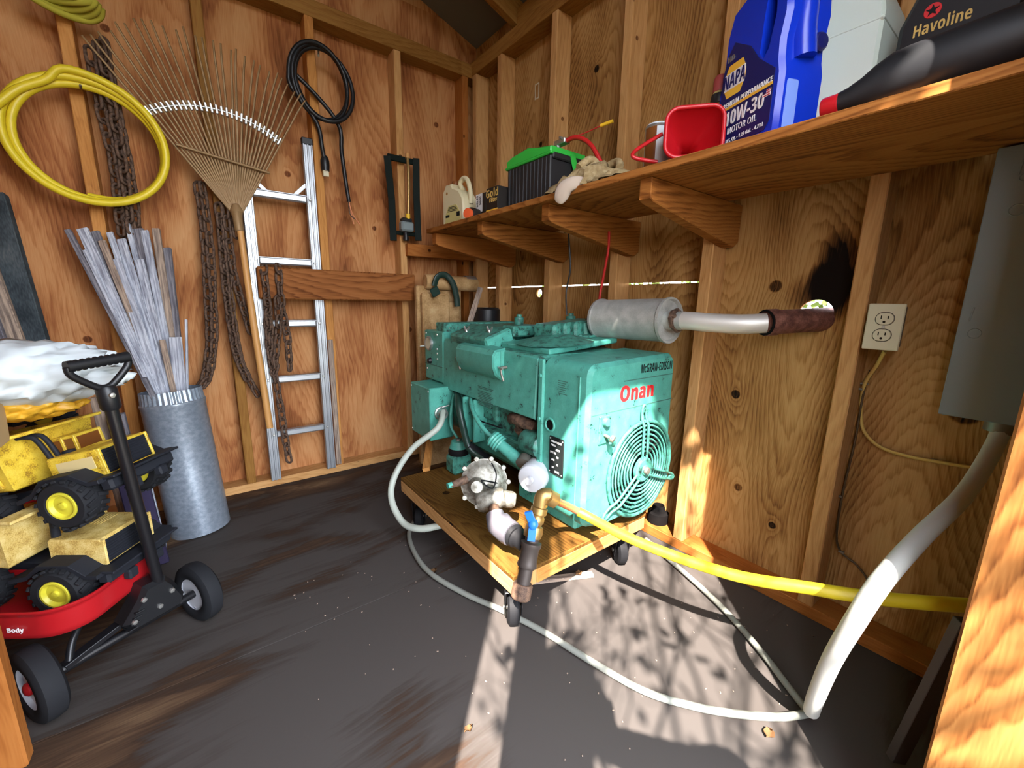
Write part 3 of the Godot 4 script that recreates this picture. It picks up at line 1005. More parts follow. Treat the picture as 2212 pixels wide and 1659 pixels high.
	var fn := Vector3(-0.55, 0.0, 0.3).normalized()
	var of := obj("oil_filter", nl([Vector2(0, 0.084), Vector2(0.036, 0.084), Vector2(0.044, 0.081), Vector2(0.048, 0.074), Vector2(0.049, 0.066), Vector2(0.049, -0.03), Vector2(0, -0.03)], fp, along(fn), 28), M.wheel_white, g, "white spin-on oil filter")
	obj("hex_nut", nl([Vector2(0, 0.1), Vector2(0.013, 0.1), Vector2(0.013, 0.086)], fp, along(fn), 6), M.wheel_white, of)
	# hoses down the side
	obj("black_hose", nt(curve([Vector3(-0.6, 0.528, 0.7928), Vector3(-0.65, 0.5132, 0.8883), Vector3(-0.66, 0.4294, 0.9416), Vector3(-0.665, 0.3534, 0.9995), Vector3(-0.62, 0.3126, 1.024)], 6), 0.014, 10), M.green_plastic, g)
	obj("hose_boot", nt([Vector3(-0.665, 0.3629, 0.9925), Vector3(-0.62, 0.3182, 1.018), Vector3(-0.58, 0.2909, 0.9976)], 0.019, 10), M.rubber, g)
	obj("teal_hose", nt(curve([Vector3(-0.6, 0.5402, 0.9086), Vector3(-0.64, 0.5203, 0.9739), Vector3(-0.66, 0.484, 1.047), Vector3(-0.655, 0.4448, 1.11), Vector3(-0.63, 0.4235, 1.134)], 6), 0.009, 8), M.teal, g)
	obj("wire_loop", nt(curve([Vector3(-0.6, 0.5275, 0.7682), Vector3(-0.64, 0.4751, 0.8102), Vector3(-0.645, 0.3937, 0.8129), Vector3(-0.63, 0.3465, 0.8418), Vector3(-0.6, 0.3182, 0.8372)], 6), 0.006, 8), M.teal, g)
	obj("wire_loop", nt(curve([Vector3(-0.61, 0.4596, 0.9388), Vector3(-0.62, 0.4613, 1.034), Vector3(-0.6, 0.4584, 1.13)], 5), 0.003, 6), M.rubber, g)
	obj("engine_fin", span(Vector3(-0.64, 0.35, 0.9), Vector3(-0.55, 0.54, 0.915), 0.004), M.teal, g)
	obj("engine_fin", span(Vector3(-0.63, 0.36, 0.965), Vector3(-0.55, 0.54, 0.98), 0.004), M.teal, g)
	# feet on the pallet
	for q in [[-0.64, 0.87], [-0.3, 0.87], [-0.3, 1.4]]:
		var ft := obj("mount_foot", nb(Vector3(q[0], 0.245, q[1]), Vector3(0.09, 0.08, 0.075), 0.01), M.teal_dirty, g)
		obj("rubber_mount", nl([Vector2(0, 0.0), Vector2(0.042, 0.0), Vector2(0.045, 0.012), Vector2(0.042, 0.028), Vector2(0, 0.03)], Vector3(q[0], 0.285, q[1]), Basis.IDENTITY, 20), M.rubber, ft)
		obj("mount_cup", nl([Vector2(0, 0.03), Vector2(0.03, 0.03), Vector2(0.04, 0.0)], Vector3(q[0], 0.313, q[1]), Basis.IDENTITY, 20), M.teal, ft)
		bolt(ft, Vector3(q[0], 0.343, q[1]), Vector3.UP, 0.012, "steel_dull")
	obj("base_rail", span(Vector3(-0.575, 0.206, 1.2), Vector3(-0.25, 0.285, 1.5), 0.008), M.teal, g)
	# tilted air outlet plate and the finned cylinder head on top
	var pb := Basis(Vector3(0, 0, 1), 0.075)
	var pl := obj("outlet_plate", nb(Vector3(-0.4, 0.778, 1.21), Vector3(0.34, 0.02, 0.27), 0.004, pb), M.teal, g)
	obj("outlet_dome", nl([Vector2(0, 0.024), Vector2(0.06, 0.02), Vector2(0.12, 0.004), Vector2(0.14, 0.0)], Vector3(-0.45, 0.788, 1.24), pb, 28), M.teal_dirty, pl)
	var hd := Shape.new()
	hd.box(Vector3(-0.33, 0.824, 1.17), Vector3(0.25, 0.06, 0.1), 0.01, pb)
	var head := obj("cylinder_head", hd, M.teal_dirty, g)
	for k in 5:
		obj("head_rib", nb(Vector3(-0.33, 0.825, 1.205) + pb * Vector3(-0.11 + k * 0.054, 0, 0.01), Vector3(0.034, 0.06, 0.055), 0.009, pb), M.teal_dirty, head)
	obj("outlet_flange", nb(Vector3(-0.34, 0.797, 1.25) + pb * Vector3(0, 0, 0.0), Vector3(0.2, 0.012, 0.05), 0.003, pb), M.teal_dirty, head)
	for k in 3:
		bolt(head, Vector3(-0.42 + k * 0.08, 0.803, 1.26), Vector3.UP, 0.008, "teal_dirty")
	for q in [[Vector3(-0.3505, 0.8449, 0.9), 0.02], [Vector3(-0.1838, 0.8532, 1.05), 0.02]]:
		var pc: Vector3 = q[0]
		obj("filler_plug", nl([Vector2(0, 0.026), Vector2(0.011, 0.026), Vector2(0.012, 0.016), Vector2(0.02, 0.014), Vector2(0.021, 0.0), Vector2(0.018, -0.03), Vector2(0, -0.03)], pc, Basis.IDENTITY, 18), M.teal_dirty, g)
	obj("carburetor_box", span(Vector3(-0.5, 0.79, 0.98), Vector3(-0.27, 0.832, 1.06), 0.006), M.teal_dirty, g)


func muffler() -> void:
	var a := Vector3(-0.235, 0.866, 1.265)
	var b := Vector3(-0.235, 0.873, 1.555)
	var m := wthing("muffler", "silver drum muffler above the generator with its bent tailpipe heading to the wall hole", "muffler", a)
	var ax := (b - a).normalized()
	var l := a.distance_to(b)
	obj("drum", nl([Vector2(0, 0.006), Vector2(0.066, 0.006), Vector2(0.069, -0.004), Vector2(0.075, -0.004), Vector2(0.0755, 0.006), Vector2(0.071, 0.012), Vector2(0.071, l - 0.012), Vector2(0.0755, l - 0.006), Vector2(0.075, l + 0.004), Vector2(0.069, l + 0.004), Vector2(0.065, l - 0.006), Vector2(0.02, l - 0.008), Vector2(0, l - 0.008)], a, along(ax), 40), M.muffler, m)
	obj("inlet_pipe", nt(curve([a + ax * 0.005, a - ax * 0.03 + Vector3(0.0, -0.005, 0), a - ax * 0.055 + Vector3(0, -0.035, 0), a - ax * 0.06 + Vector3(0.0, -0.13, 0)], 5), 0.03, 14), M.rust, m)
	var fl := Shape.new()
	fl.prism(PackedVector2Array([Vector2(-0.045, -0.012), Vector2(-0.02, -0.034), Vector2(0.02, -0.034), Vector2(0.045, -0.012), Vector2(0.045, 0.012), Vector2(0.02, 0.034), Vector2(-0.02, 0.034), Vector2(-0.045, 0.012)]), 0.012, b + ax * 0.02, facing(ax, Vector3(0.5, 1, 0)), 0.002)
	obj("outlet_nipple", nl([Vector2(0.03, -0.01), Vector2(0.03, 0.05), Vector2(0.0, 0.05)], b, along(ax), 18), M.muffler, m)
	obj("flange", fl, M.rust, m)
	for sg in [-1.0, 1.0]:
		bolt(m, b + ax * 0.032 + facing(ax, Vector3(0.5, 1, 0)) * Vector3(0.036 * sg, 0, 0), ax, 0.009, "rust")
	obj("tailpipe", nt(curve([b + ax * 0.035, b + ax * 0.075, b + ax * 0.12 + Vector3(0.012, -0.004, 0), Vector3(-0.19, 0.8712, 1.759), Vector3(-0.155, 0.8761, 1.814)], 6), 0.0285, 18), M.tail_metal, m)
	# stove pipe sleeve out through the wall
	var e := wthing("exhaust_pipe", "rusty brown exhaust pipe running from the tailpipe out through the scorched wall hole", "pipe", Vector3(-0.155, 0.8774, 1.814))
	var p0 := Vector3(-0.155, 0.8774, 1.814)
	var p1 := Vector3(0.02, 0.888, 1.905)
	var dd := (p1 - p0).normalized()
	obj("pipe", nt([p0 + dd * 0.01, p0.lerp(p1, 0.5), p1, p1 + dd * 0.12], 0.035, 20), M.rust_red, e)
	obj("collar", nt([p0 - dd * 0.002, p0 + dd * 0.03], 0.0385, 20), M.rust_red, e)
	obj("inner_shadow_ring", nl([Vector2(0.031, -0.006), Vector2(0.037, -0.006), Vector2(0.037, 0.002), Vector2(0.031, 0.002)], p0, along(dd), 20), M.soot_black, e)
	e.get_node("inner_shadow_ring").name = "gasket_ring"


func pallet() -> void:
	var p := wthing("wheeled_pallet", "low plywood pallet on black casters carrying the teal generator", "pallet", Vector3(-0.58, 0.0, 1.17))
	obj("deck", span(Vector3(-0.87, 0.192, 0.79), Vector3(-0.285, 0.205, 1.562), 0.002, 2), M.pallet_ply, p)
	obj("side_rail", span(Vector3(-0.87, 0.145, 0.79), Vector3(-0.782, 0.192, 1.56), 0.003), M.stud, p)
	obj("side_rail", span(Vector3(-0.373, 0.145, 0.79), Vector3(-0.285, 0.192, 1.56), 0.003), M.stud, p)
	obj("end_rail", span(Vector3(-0.781, 0.145, 1.47), Vector3(-0.374, 0.192, 1.561), 0.003), M.stud_pale, p)
	obj("end_rail", span(Vector3(-0.781, 0.145, 0.79), Vector3(-0.374, 0.192, 0.88), 0.003), M.stud, p)
	for q in [[-0.822, 1.5], [-0.822, 0.86], [-0.335, 1.5], [-0.335, 0.86]]:
		var c := Vector3(q[0], 0.05, q[1])
		var w := obj("caster_wheel", nl([Vector2(0.012, -0.016), Vector2(0.04, -0.018), Vector2(0.049, -0.012), Vector2(0.05, 0.0), Vector2(0.049, 0.012), Vector2(0.04, 0.018), Vector2(0.012, 0.016)], c, along(Vector3(0.8, 0, 0.5)), 28), M.rubber, p)
		obj("axle", nt([c - Vector3(0.8, 0, 0.5) * 0.03, c + Vector3(0.8, 0, 0.5) * 0.03], 0.007, 8), M.steel_dull, w)
		var s := Vector3(0.8, 0, 0.5).normalized()
		var t := s.cross(Vector3.UP)
		var fk := Shape.new()
		for sg in [-1.0, 1.0]:
			fk.bar(c + s * 0.024 * sg + Vector3(0, -0.012, 0), c + s * 0.024 * sg + Vector3(0, 0.075, 0) + t * 0.02, 0.036, 0.003, t)
		fk.bar(c - s * 0.026 + Vector3(0, 0.075, 0) + t * 0.02, c + s * 0.026 + Vector3(0, 0.075, 0) + t * 0.02, 0.04, 0.003, t)
		obj("caster_fork", fk, M.black_metal, p)
		obj("caster_plate", nb(c + Vector3(0, 0.1, 0) + t * 0.02, Vector3(0.07, 0.01, 0.06), 0.001), M.black_metal, p)
		obj("swivel", nl([Vector2(0, 0), Vector2(0.02, 0.0), Vector2(0.02, 0.02), Vector2(0, 0.02)], c + Vector3(0, 0.077, 0) + t * 0.02, Basis.IDENTITY, 14), M.black_metal, p)


func gas_line() -> void:
	# regulator, elbow and riser at the pallet corner
	var r := wthing("gas_regulator", "round silver gas regulator with bolted rim lying on the pallet beside the engine", "regulator", Vector3(-0.7933, 0.3513, 1.3))
	var c := Vector3(-0.7915, 0.3556, 1.3)
	var n := Vector3(-0.45, 0.35, 0.75).normalized()
	var bb := along(n)
	obj("diaphragm_case", nl([Vector2(0, -0.03), Vector2(0.035, -0.028), Vector2(0.058, -0.012), Vector2(0.07, -0.006), Vector2(0.075, -0.004), Vector2(0.075, 0.004), Vector2(0.07, 0.005), Vector2(0.056, 0.016), Vector2(0.04, 0.022), Vector2(0, 0.024)], c, bb, 36), M.cast_silver, r)
	for k in 10:
		var a := TAU * k / 10.0
		var pc := c + bb * (Vector3(cos(a), 0, sin(a)) * 0.077)
		obj("rim_lug", nl([Vector2(0, 0.012), Vector2(0.007, 0.012), Vector2(0.009, 0.004), Vector2(0.009, -0.008), Vector2(0, -0.008)], pc, bb, 8), M.cast_silver, r)
	obj("cover_boss", nl([Vector2(0.0, 0.05), Vector2(0.018, 0.048), Vector2(0.026, 0.03), Vector2(0.03, 0.0)], c + bb * Vector3(-0.025, 0.01, 0.01), bb, 18), M.cast_silver, r)
	var v := Vector3(-0.8033, 0.3262, 1.36)
	obj("valve_body", nl([Vector2(0, -0.045), Vector2(0.03, -0.045), Vector2(0.036, -0.03), Vector2(0.036, 0.02), Vector2(0.03, 0.04), Vector2(0, 0.045)], v, along(Vector3(0.6, 0.15, 0.4)), 8), M.cast_silver, r)
	obj("neck", nt([c + Vector3(0.0, -0.02, 0.02), v], [0.026, 0.03], 12), M.cast_silver, r)
	obj("valve_port", nl([Vector2(0, 0.04), Vector2(0.02, 0.04), Vector2(0.026, 0.03), Vector2(0.026, 0)], v + Vector3(0.035, -0.005, 0.01), along(Vector3(0.7, -0.1, 0.5)), 16), M.cast_silver, r)
	var p := Vector3(-0.005, -0.01, 0.004)
	obj("side_tap", nt([Vector3(-0.8414, 0.3723, 1.28), Vector3(-0.8726, 0.3642, 1.27), Vector3(-0.8989, 0.362, 1.27)], [0.014, 0.012, 0.009], 8), M.rust, r)
	obj("tap_tip", nt([Vector3(-0.8923, 0.3633, 1.27), Vector3(-0.9069, 0.3626, 1.27)], 0.01, 6), M.teal, r)
	obj("safety_wire", nt(curve([Vector3(-0.7973, 0.44, 1.35), Vector3(-0.7867, 0.403, 1.36), Vector3(-0.807, 0.3666, 1.37), Vector3(-0.8408, 0.3974, 1.36), Vector3(-0.7416, 0.3473, 1.33)], 5), 0.0025, 6), M.rubber, r)
	var s := wthing("pipe_assembly", "grey iron pipe riser with brass valve fittings and blue lever at the pallet corner", "pipe", Vector3(-0.8565, 0.1591, 1.585))
	var e0 := Vector3(-0.8238, 0.319, 1.4)
	var e1 := Vector3(-0.8314, 0.2949, 1.44)
	var e2 := Vector3(-0.8327, 0.2931, 1.53)
	obj("rusty_nipple", nt([v + Vector3(0, -0.02, 0.02), e0, e1], 0.016, 12), M.rust, s)
	obj("silver_elbow", nt(curve([Vector3(-0.8342, 0.3162, 1.42), Vector3(-0.838, 0.3015, 1.44), Vector3(-0.8331, 0.2892, 1.47), Vector3(-0.8291, 0.2853, 1.5)], 4), [0.026, 0.027, 0.028, 0.03, 0.034, 0.037, 0.037, 0.036, 0.036, 0.036, 0.036, 0.035, 0.034], 16), M.silver_paint, s, "silver painted pipe elbow")
	obj("black_coupling", nl([Vector2(0.0, -0.03), Vector2(0.03, -0.03), Vector2(0.034, -0.02), Vector2(0.028, -0.012), Vector2(0.033, -0.004), Vector2(0.027, 0.004), Vector2(0.03, 0.012), Vector2(0.024, 0.02), Vector2(0.024, 0.05), Vector2(0, 0.05)], Vector3(-0.8252, 0.2832, 1.51), along(e2 - e1), 18), M.rubber, s)
	var t0 := Vector3(-0.8639, 0.1699, 1.59)
	var t1 := Vector3(-0.8151, 0.3231, 1.575)
	var ud := (t1 - t0).normalized()
	obj("riser", nt([t0, t1], 0.0185, 18), M.pipe_black, s)
	obj("end_cap", nl([Vector2(0, -0.012), Vector2(0.024, -0.012), Vector2(0.027, -0.008), Vector2(0.027, 0.022), Vector2(0.023, 0.028), Vector2(0.018, 0.028)], t0, along(ud), 20), M.rust, s)
	var h := t0.distance_to(t1)
	obj("tee", nl([Vector2(0.018, h * 0.44), Vector2(0.025, h * 0.44), Vector2(0.027, h * 0.47), Vector2(0.025, h * 0.52), Vector2(0.024, h * 0.74), Vector2(0.028, h * 0.78), Vector2(0.028, h * 0.84), Vector2(0.018, h * 0.86)], t0, along(ud), 20), M.pipe_black, s)
	var b0 := t1
	var b1 := Vector3(-0.7889, 0.3907, 1.57)
	var bd := (b1 - b0).normalized()
	var bl := b0.distance_to(b1)
	obj("brass_valve", nl([Vector2(0.0, -0.012), Vector2(0.024, -0.012), Vector2(0.026, 0.0), Vector2(0.022, bl * 0.24), Vector2(0.016, bl * 0.28), Vector2(0.021, bl * 0.4), Vector2(0.021, bl * 0.56), Vector2(0.016, bl * 0.66), Vector2(0.023, bl * 0.7), Vector2(0.023, bl * 0.92), Vector2(0.017, bl * 0.95), Vector2(0.017, bl * 1.02), Vector2(0, bl * 1.02)], b0, along(bd), 8), M.brass, s)
	var el := Vector3(-0.7815, 0.4114, 1.57)
	obj("brass_elbow", nt(curve([b1, el + Vector3(0, 0.004, 0), el + Vector3(0.02, 0.004, 0.008)], 5), 0.02, 14), M.brass, s)
	var y0 := Vector3(-0.7723, 0.4155, 1.58)
	var y1 := Vector3(-0.64, 0.327, 1.572)
	var yd := (y1 - y0).normalized()
	obj("flare_nut", nl([Vector2(0.0, -0.005), Vector2(0.022, -0.005), Vector2(0.024, 0.004), Vector2(0.024, 0.028), Vector2(0.016, 0.036), Vector2(0.011, 0.05)], y0, along(yd), 6), M.brass, s)
	var q := b0.lerp(b1, 0.5)
	var hd := q + Vector3(-0.03, 0.004, 0.02)
	obj("valve_stem", nt([q, hd], 0.008, 10), M.brass, s)
	var hb := Shape.new()
	hb.ball(hd, Vector3(0.014, 0.015, 0.014), 8)
	hb.bar(hd, hd + Vector3(-0.014, 0.038, -0.004), 0.02, 0.008, Vector3(1, 0, 1))
	hb.bar(hd, hd + Vector3(-0.012, -0.04, 0.008), 0.02, 0.008, Vector3(1, 0, 1))
	obj("valve_lever", hb, M.blue, s, "blue T-shaped valve lever")
	# yellow gas tube
	var t := wthing("gas_tube", "yellow coated copper gas tube crossing from the brass elbow towards the right wall", "tube", y0)
	var ys := curve([y0 + yd * 0.03, y1, Vector3(-0.6, 0.3023, 1.709), Vector3(-0.56, 0.2971, 1.85), Vector3(-0.525, 0.3072, 1.98), Vector3(-0.49, 0.3368, 2.099), Vector3(-0.44, 0.3558, 2.204), Vector3(-0.36, 0.3762, 2.316), Vector3(-0.3, 0.3822, 2.371)], 8)
	obj("bare_end", nt(ys.slice(0, 9), 0.0105, 12), M.copper, t, "bare copper end")
	obj("coating", nt(ys.slice(8), 0.0135, 14), M.yellow_hose, t)


# ---------------------------------------------------------------- things on and against the back wall
var link_mesh: ArrayMesh

func chain(called: String, label: String, runs: Array, pitch := 0.04, group := "chains on the back wall") -> void:
	if link_mesh == null:
		var s := Shape.new()
		var pts := []
		for k in 16:
			var a := TAU * k / 16.0
			pts.append(Vector3(cos(a) * 0.0145, signf(sin(a)) * 0.015 + sin(a) * 0.0145 if absf(sin(a)) > 0.01 else 0.0, 0))
		s.tube(pts, 0.0058, 6, true)
		link_mesh = s.done()
	var t := wthing(called, label, "chain", runs[0][0], group)
	var k := 0
	for run in runs:
		var pts := curve(run, 24)
		var d := 0.0
		var last: Vector3 = pts[0]
		for p in range(1, pts.size()):
			d += last.distance_to(pts[p])
			last = pts[p]
			if d >= pitch:
				d = 0.0
				var y: Vector3 = (pts[p] - pts[maxi(p - 3, 0)]).normalized()
				var b := along(y, Vector3(0, 0, 1)) * Basis(Vector3.UP, PI * 0.25 + PI * 0.5 * (k % 2) + rng.randf_range(-0.2, 0.2))
				var o := obj("link", link_mesh, M.rust, t)
				o.transform = Transform3D(b, pts[p] - t.position)
				k += 1


func wall_things() -> void:
	# leaf rake, hung fan up
	var r := wthing("leaf_rake", "fan-shaped metal leaf rake with a wooden handle, leaning head up beside the ladder", "rake", Vector3(-1.25, 0.3, 0.16))
	var root := Vector3(-1.289, 1.273, 0.135)
	for k in 28:
		var a := deg_to_rad(-36.5 + 66.0 * k / 27.0)
		var L := 0.655 - 0.0012 * absf(k - 6.0) * 3.0 + rng.randf_range(-0.012, 0.012)
		var d := Vector3(sin(a), cos(a), 0)
		var s := root + Vector3((k - 13.5) * 0.0011, 0, 0.001 * (k % 2))
		var tip := rng.randf_range(-0.006, 0.006)
		var ln := Shape.new()
		ln.tube([s, s + d * 0.25 + Vector3(0, 0, 0.012), s + d * (L - 0.05) + Vector3(tip, 0, 0.02), s + d * L + Vector3(tip, -0.006, 0.05)], [0.0048, 0.0046, 0.0042, 0.0034], 5, false, true, 0.6)
		obj("tine", ln, M.tine, r)
	var band := []
	var clip := Shape.new()
	for k in 28:
		var a := deg_to_rad(-37.0 + 67.0 * k / 27.0)
		var d := Vector3(sin(a), cos(a), 0)
		var rr := 0.408 - 0.0016 * k
		band.append(root + d * rr + Vector3(0, 0, 0.021))
		clip.box(root + d * rr + Vector3(0, 0, 0.022), Vector3(0.0085, 0.034, 0.009), 0.002, Basis(Vector3(d.y, -d.x, 0), d, Vector3(0, 0, 1)))
	obj("spring_band", nt(band, 0.004, 6), M.steel, r)
	obj("band_clips", clip, M.steel, r, "shiny metal clips along the band").set_meta("kind", "stuff")
	obj("cross_brace", nt([Vector3(-1.466, 1.499, 0.16), Vector3(-1.154, 1.453, 0.16)], 0.0055, 8), M.tine, r)
	# webs between the tines near the socket: pressed sheet
	var fan := Shape.new()
	var g := []
	for rr in [0.02, 0.1, 0.19]:
		var row := []
		for k in 13:
			var a := deg_to_rad(-36.0 + 65.0 * k / 12.0)
			row.append(root + Vector3(sin(a), cos(a), 0) * rr + Vector3(0, 0, 0.004 + 0.002 * (k % 2)))
		g.append(row)
	fan.sheet(g, false, root - Vector3(0, 0, 1))
	obj("fan_sheet", fan, M.tine, r)
	obj("socket", nl([Vector2(0.012, -0.06), Vector2(0.017, -0.055), Vector2(0.019, 0.0), Vector2(0.026, 0.02), Vector2(0.014, 0.05), Vector2(0, 0.055)], root - Vector3(0, 0.012, 0), along(Vector3(-0.03, 1, 0)), 14), M.tine, r)
	obj("handle", nt([Vector3(-1.285, 1.244, 0.135), Vector3(-1.274, 0.8088, 0.165), Vector3(-1.254, 0.3254, 0.17)], [0.012, 0.0145, 0.0145], 14), M.handle_wood, r)
	# aluminium ladder section
	var l := wthing("ladder", "short aluminium ladder section standing against the back wall behind the board", "ladder", Vector3(-1.11, 0.04, 0.11))
	for q in [[-1.243, 1.405, 1.0], [-0.985, 1.615, -1.0]]:
		var s := Shape.new()
		s.box(Vector3(q[0], (q[1] + 0.04) * 0.5, 0.107), Vector3(0.044, q[1] - 0.04, 0.02), 0.002)
		for e in [-0.017, 0.0, 0.017]:
			s.box(Vector3(q[0] + e, (q[1] + 0.04) * 0.5, 0.119), Vector3(0.008, q[1] - 0.04, 0.006), 0.002)
		obj("rail", s, M.alu, l)
		obj("end_cap", nb(Vector3(q[0], q[1] + 0.012, 0.108), Vector3(0.047, 0.03, 0.026), 0.003), M.black_plastic if q[2] < 0 else M.steel_dull, l)
	for y in [1.375, 1.09, 0.805, 0.54, 0.272]:
		var s := Shape.new()
		s.box(Vector3(-1.114, y, 0.108), Vector3(0.22, 0.032, 0.024), 0.006)
		s.box(Vector3(-1.114, y + 0.014, 0.108), Vector3(0.22, 0.006, 0.03), 0.002)
		var rg := obj("rung", s, M.alu, l)
		for x in [-1.236, -0.992]:
			bolt(rg, Vector3(x, y, 0.1225), Vector3(0, 0, 1), 0.006, "steel", "rivet")
	for q in [[-1.225, -1.17], [-1.003, -1.055]]:
		var s := Shape.new()
		s.bar(Vector3(q[0], 1.44, 0.113), Vector3(q[1], 1.388, 0.113), 0.016, 0.005, Vector3(0, 0, 1).cross(Vector3(q[1] - q[0], -0.05, 0)))
		obj("corner_brace", s, M.alu, l)
	# plank across the studs holding the ladder
	var b := tag(obj("plank", span(Vector3(-1.24, 0.918, 0.1245), Vector3(-0.497, 1.06, 0.162), 0.006), M.beam_red), "reddish brown plank fixed across the studs, holding the ladder in place", "plank")
	# chains
	chain("chain", "thick bundle of rusty chain hanging behind the yellow tubing", [
		[Vector3(-1.653, 1.828, 0.1), Vector3(-1.65, 1.646, 0.1), Vector3(-1.642, 1.448, 0.1), Vector3(-1.648, 1.268, 0.1), Vector3(-1.652, 1.133, 0.1)],
		[Vector3(-1.674, 1.796, 0.11), Vector3(-1.671, 1.621, 0.115), Vector3(-1.66, 1.44, 0.115), Vector3(-1.662, 1.281, 0.11), Vector3(-1.668, 1.165, 0.11)],
		[Vector3(-1.631, 1.841, 0.105), Vector3(-1.629, 1.635, 0.105), Vector3(-1.619, 1.451, 0.105), Vector3(-1.617, 1.305, 0.105), Vector3(-1.624, 1.161, 0.105)],
		[Vector3(-1.641, 1.813, 0.13), Vector3(-1.635, 1.64, 0.13), Vector3(-1.631, 1.443, 0.13), Vector3(-1.633, 1.282, 0.13), Vector3(-1.637, 1.165, 0.13)]], 0.041)
	chain("chain", "doubled rusty chain hanging alone above the galvanised pipe", [
		[Vector3(-1.413, 1.402, 0.09), Vector3(-1.411, 1.194, 0.09), Vector3(-1.425, 0.9269, 0.09), Vector3(-1.441, 0.7277, 0.09), Vector3(-1.478, 0.5658, 0.09), Vector3(-1.518, 0.5246, 0.09)],
		[Vector3(-1.398, 1.401, 0.105), Vector3(-1.395, 1.194, 0.105), Vector3(-1.407, 0.9272, 0.105), Vector3(-1.425, 0.7282, 0.105), Vector3(-1.461, 0.5769, 0.105), Vector3(-1.501, 0.5327, 0.1)]], 0.041)
	chain("chain", "long rusty chain hanging behind the rake handle, splitting in two", [
		[Vector3(-1.343, 1.331, 0.095), Vector3(-1.345, 1.086, 0.095), Vector3(-1.345, 0.8475, 0.095), Vector3(-1.334, 0.6382, 0.095), Vector3(-1.285, 0.48, 0.095)],
		[Vector3(-1.327, 1.331, 0.11), Vector3(-1.327, 1.125, 0.11), Vector3(-1.32, 1.008, 0.11), Vector3(-1.304, 0.8887, 0.11), Vector3(-1.286, 0.7811, 0.11)],
		[Vector3(-1.351, 1.326, 0.12), Vector3(-1.356, 1.083, 0.12), Vector3(-1.358, 0.8686, 0.12), Vector3(-1.349, 0.6844, 0.12), Vector3(-1.324, 0.5722, 0.12)],
		[Vector3(-1.292, 1.338, 0.1), Vector3(-1.296, 1.243, 0.1), Vector3(-1.297, 1.167, 0.1)]], 0.041)
	chain("chain", "rusty chain draped over the plank and rungs with its long end dangling", [
		[Vector3(-1.208, 1.063, 0.13), Vector3(-1.214, 1.043, 0.172), Vector3(-1.214, 0.9711, 0.176), Vector3(-1.211, 0.8068, 0.15), Vector3(-1.21, 0.6346, 0.14), Vector3(-1.198, 0.4096, 0.14), Vector3(-1.192, 0.269, 0.14), Vector3(-1.183, 0.1133, 0.14)],
		[Vector3(-1.149, 1.067, 0.13), Vector3(-1.157, 1.046, 0.172), Vector3(-1.159, 0.9319, 0.176), Vector3(-1.147, 0.8054, 0.15), Vector3(-1.142, 0.7184, 0.145), Vector3(-1.144, 0.585, 0.14)],
		[Vector3(-1.211, 0.931, 0.18), Vector3(-1.218, 0.8069, 0.15), Vector3(-1.22, 0.6583, 0.15), Vector3(-1.211, 0.5923, 0.15), Vector3(-1.196, 0.6783, 0.15), Vector3(-1.174, 0.806, 0.15), Vector3(-1.175, 0.9317, 0.18)]], 0.042)
	# yellow tubing coil on a nail in the stud
	var h := wthing("tubing_coil", "coil of bright yellow plastic gas tubing hanging on a nail in the stud", "tubing", Vector3(-1.686, 1.673, 0.14))
	var pts := []
	pts.append_array([Vector3(-1.962, 1.446, 0.2), Vector3(-1.911, 1.51, 0.18), Vector3(-1.855, 1.579, 0.165), Vector3(-1.789, 1.624, 0.165)])
	var cc := Vector3(-1.714, 1.46, 0.14)
	for k in 42:
		var a := deg_to_rad(98.0 - k * 22.5)
		var lap := k / 16.0
		var rr := 0.215 - 0.012 * lap
		var ctr := cc + Vector3(0.008 * lap, -0.004 * lap, 0.03 - 0.014 * lap)
		pts.append(ctr + Vector3(cos(a) * rr, sin(a) * rr * 0.98, 0))
	obj("tubing", nt(curve(pts, 4), 0.0125, 10), M.yellow_hose, h)
	obj("nail", nt([Vector3(-1.716, 1.663, 0.085), Vector3(-1.704, 1.614, 0.19), Vector3(-1.702, 1.62, 0.2)], 0.004, 6), M.steel_dull, h)
	# rope at the top
	var rp := wthing("rope_coil", "coil of yellow-green rope bunched up high at the left corner of the wall", "rope", Vector3(-1.728, 1.864, 0.13))
	for k in 6:
		var ps := []
		for q in 9:
			var a := PI * q / 8.0
			ps.append(Vector3(-1.722, 1.907, 0.13) + Vector3(-cos(a) * (0.1 - k * 0.006), -sin(a) * (0.055 - k * 0.008) + 0.002 * k, 0.02 * sin(a * 2.0 + k) + 0.006 * k))
		obj("strand", nt(curve(ps, 4), 0.01, 8), M.rope, rp)
	obj("hook", nt([Vector3(-1.719, 1.95, 0.085), Vector3(-1.711, 1.898, 0.17)], 0.005, 6), M.steel_dull, rp)
	# black cable coil with two tails
	var c := wthing("cable_coil", "black power cable coiled on a stud, with frayed copper ends hanging", "cable", Vector3(-0.9097, 2.012, 0.12))
	var p1 := Vector3(-0.9122, 1.552, 0.11)
	var ce := Vector3(-0.9115, 1.879, 0.12)
	var cp := [p1, Vector3(-0.9225, 1.611, 0.12), Vector3(-0.9414, 1.711, 0.13)]
	for k in 50:
		var a := deg_to_rad(200.0 - k * 22.5)
		var lap := k / 16.0
		var off := Vector3(-0.012 + 0.011 * lap, 0.004 * sin(lap * 2.0), 0.01 + 0.012 * sin(k * 0.4 + lap))
		cp.append(ce + Vector3(cos(a) * (0.118 + 0.006 * sin(lap * 3.0)), sin(a) * 0.15, 0) + off)
	cp.append_array([Vector3(-0.8483, 1.742, 0.12), Vector3(-0.8331, 1.612, 0.11), Vector3(-0.819, 1.471, 0.105), Vector3(-0.8104, 1.396, 0.105)])
	obj("cable", nt(curve(cp, 4), 0.0095, 9), M.black_plastic, c)
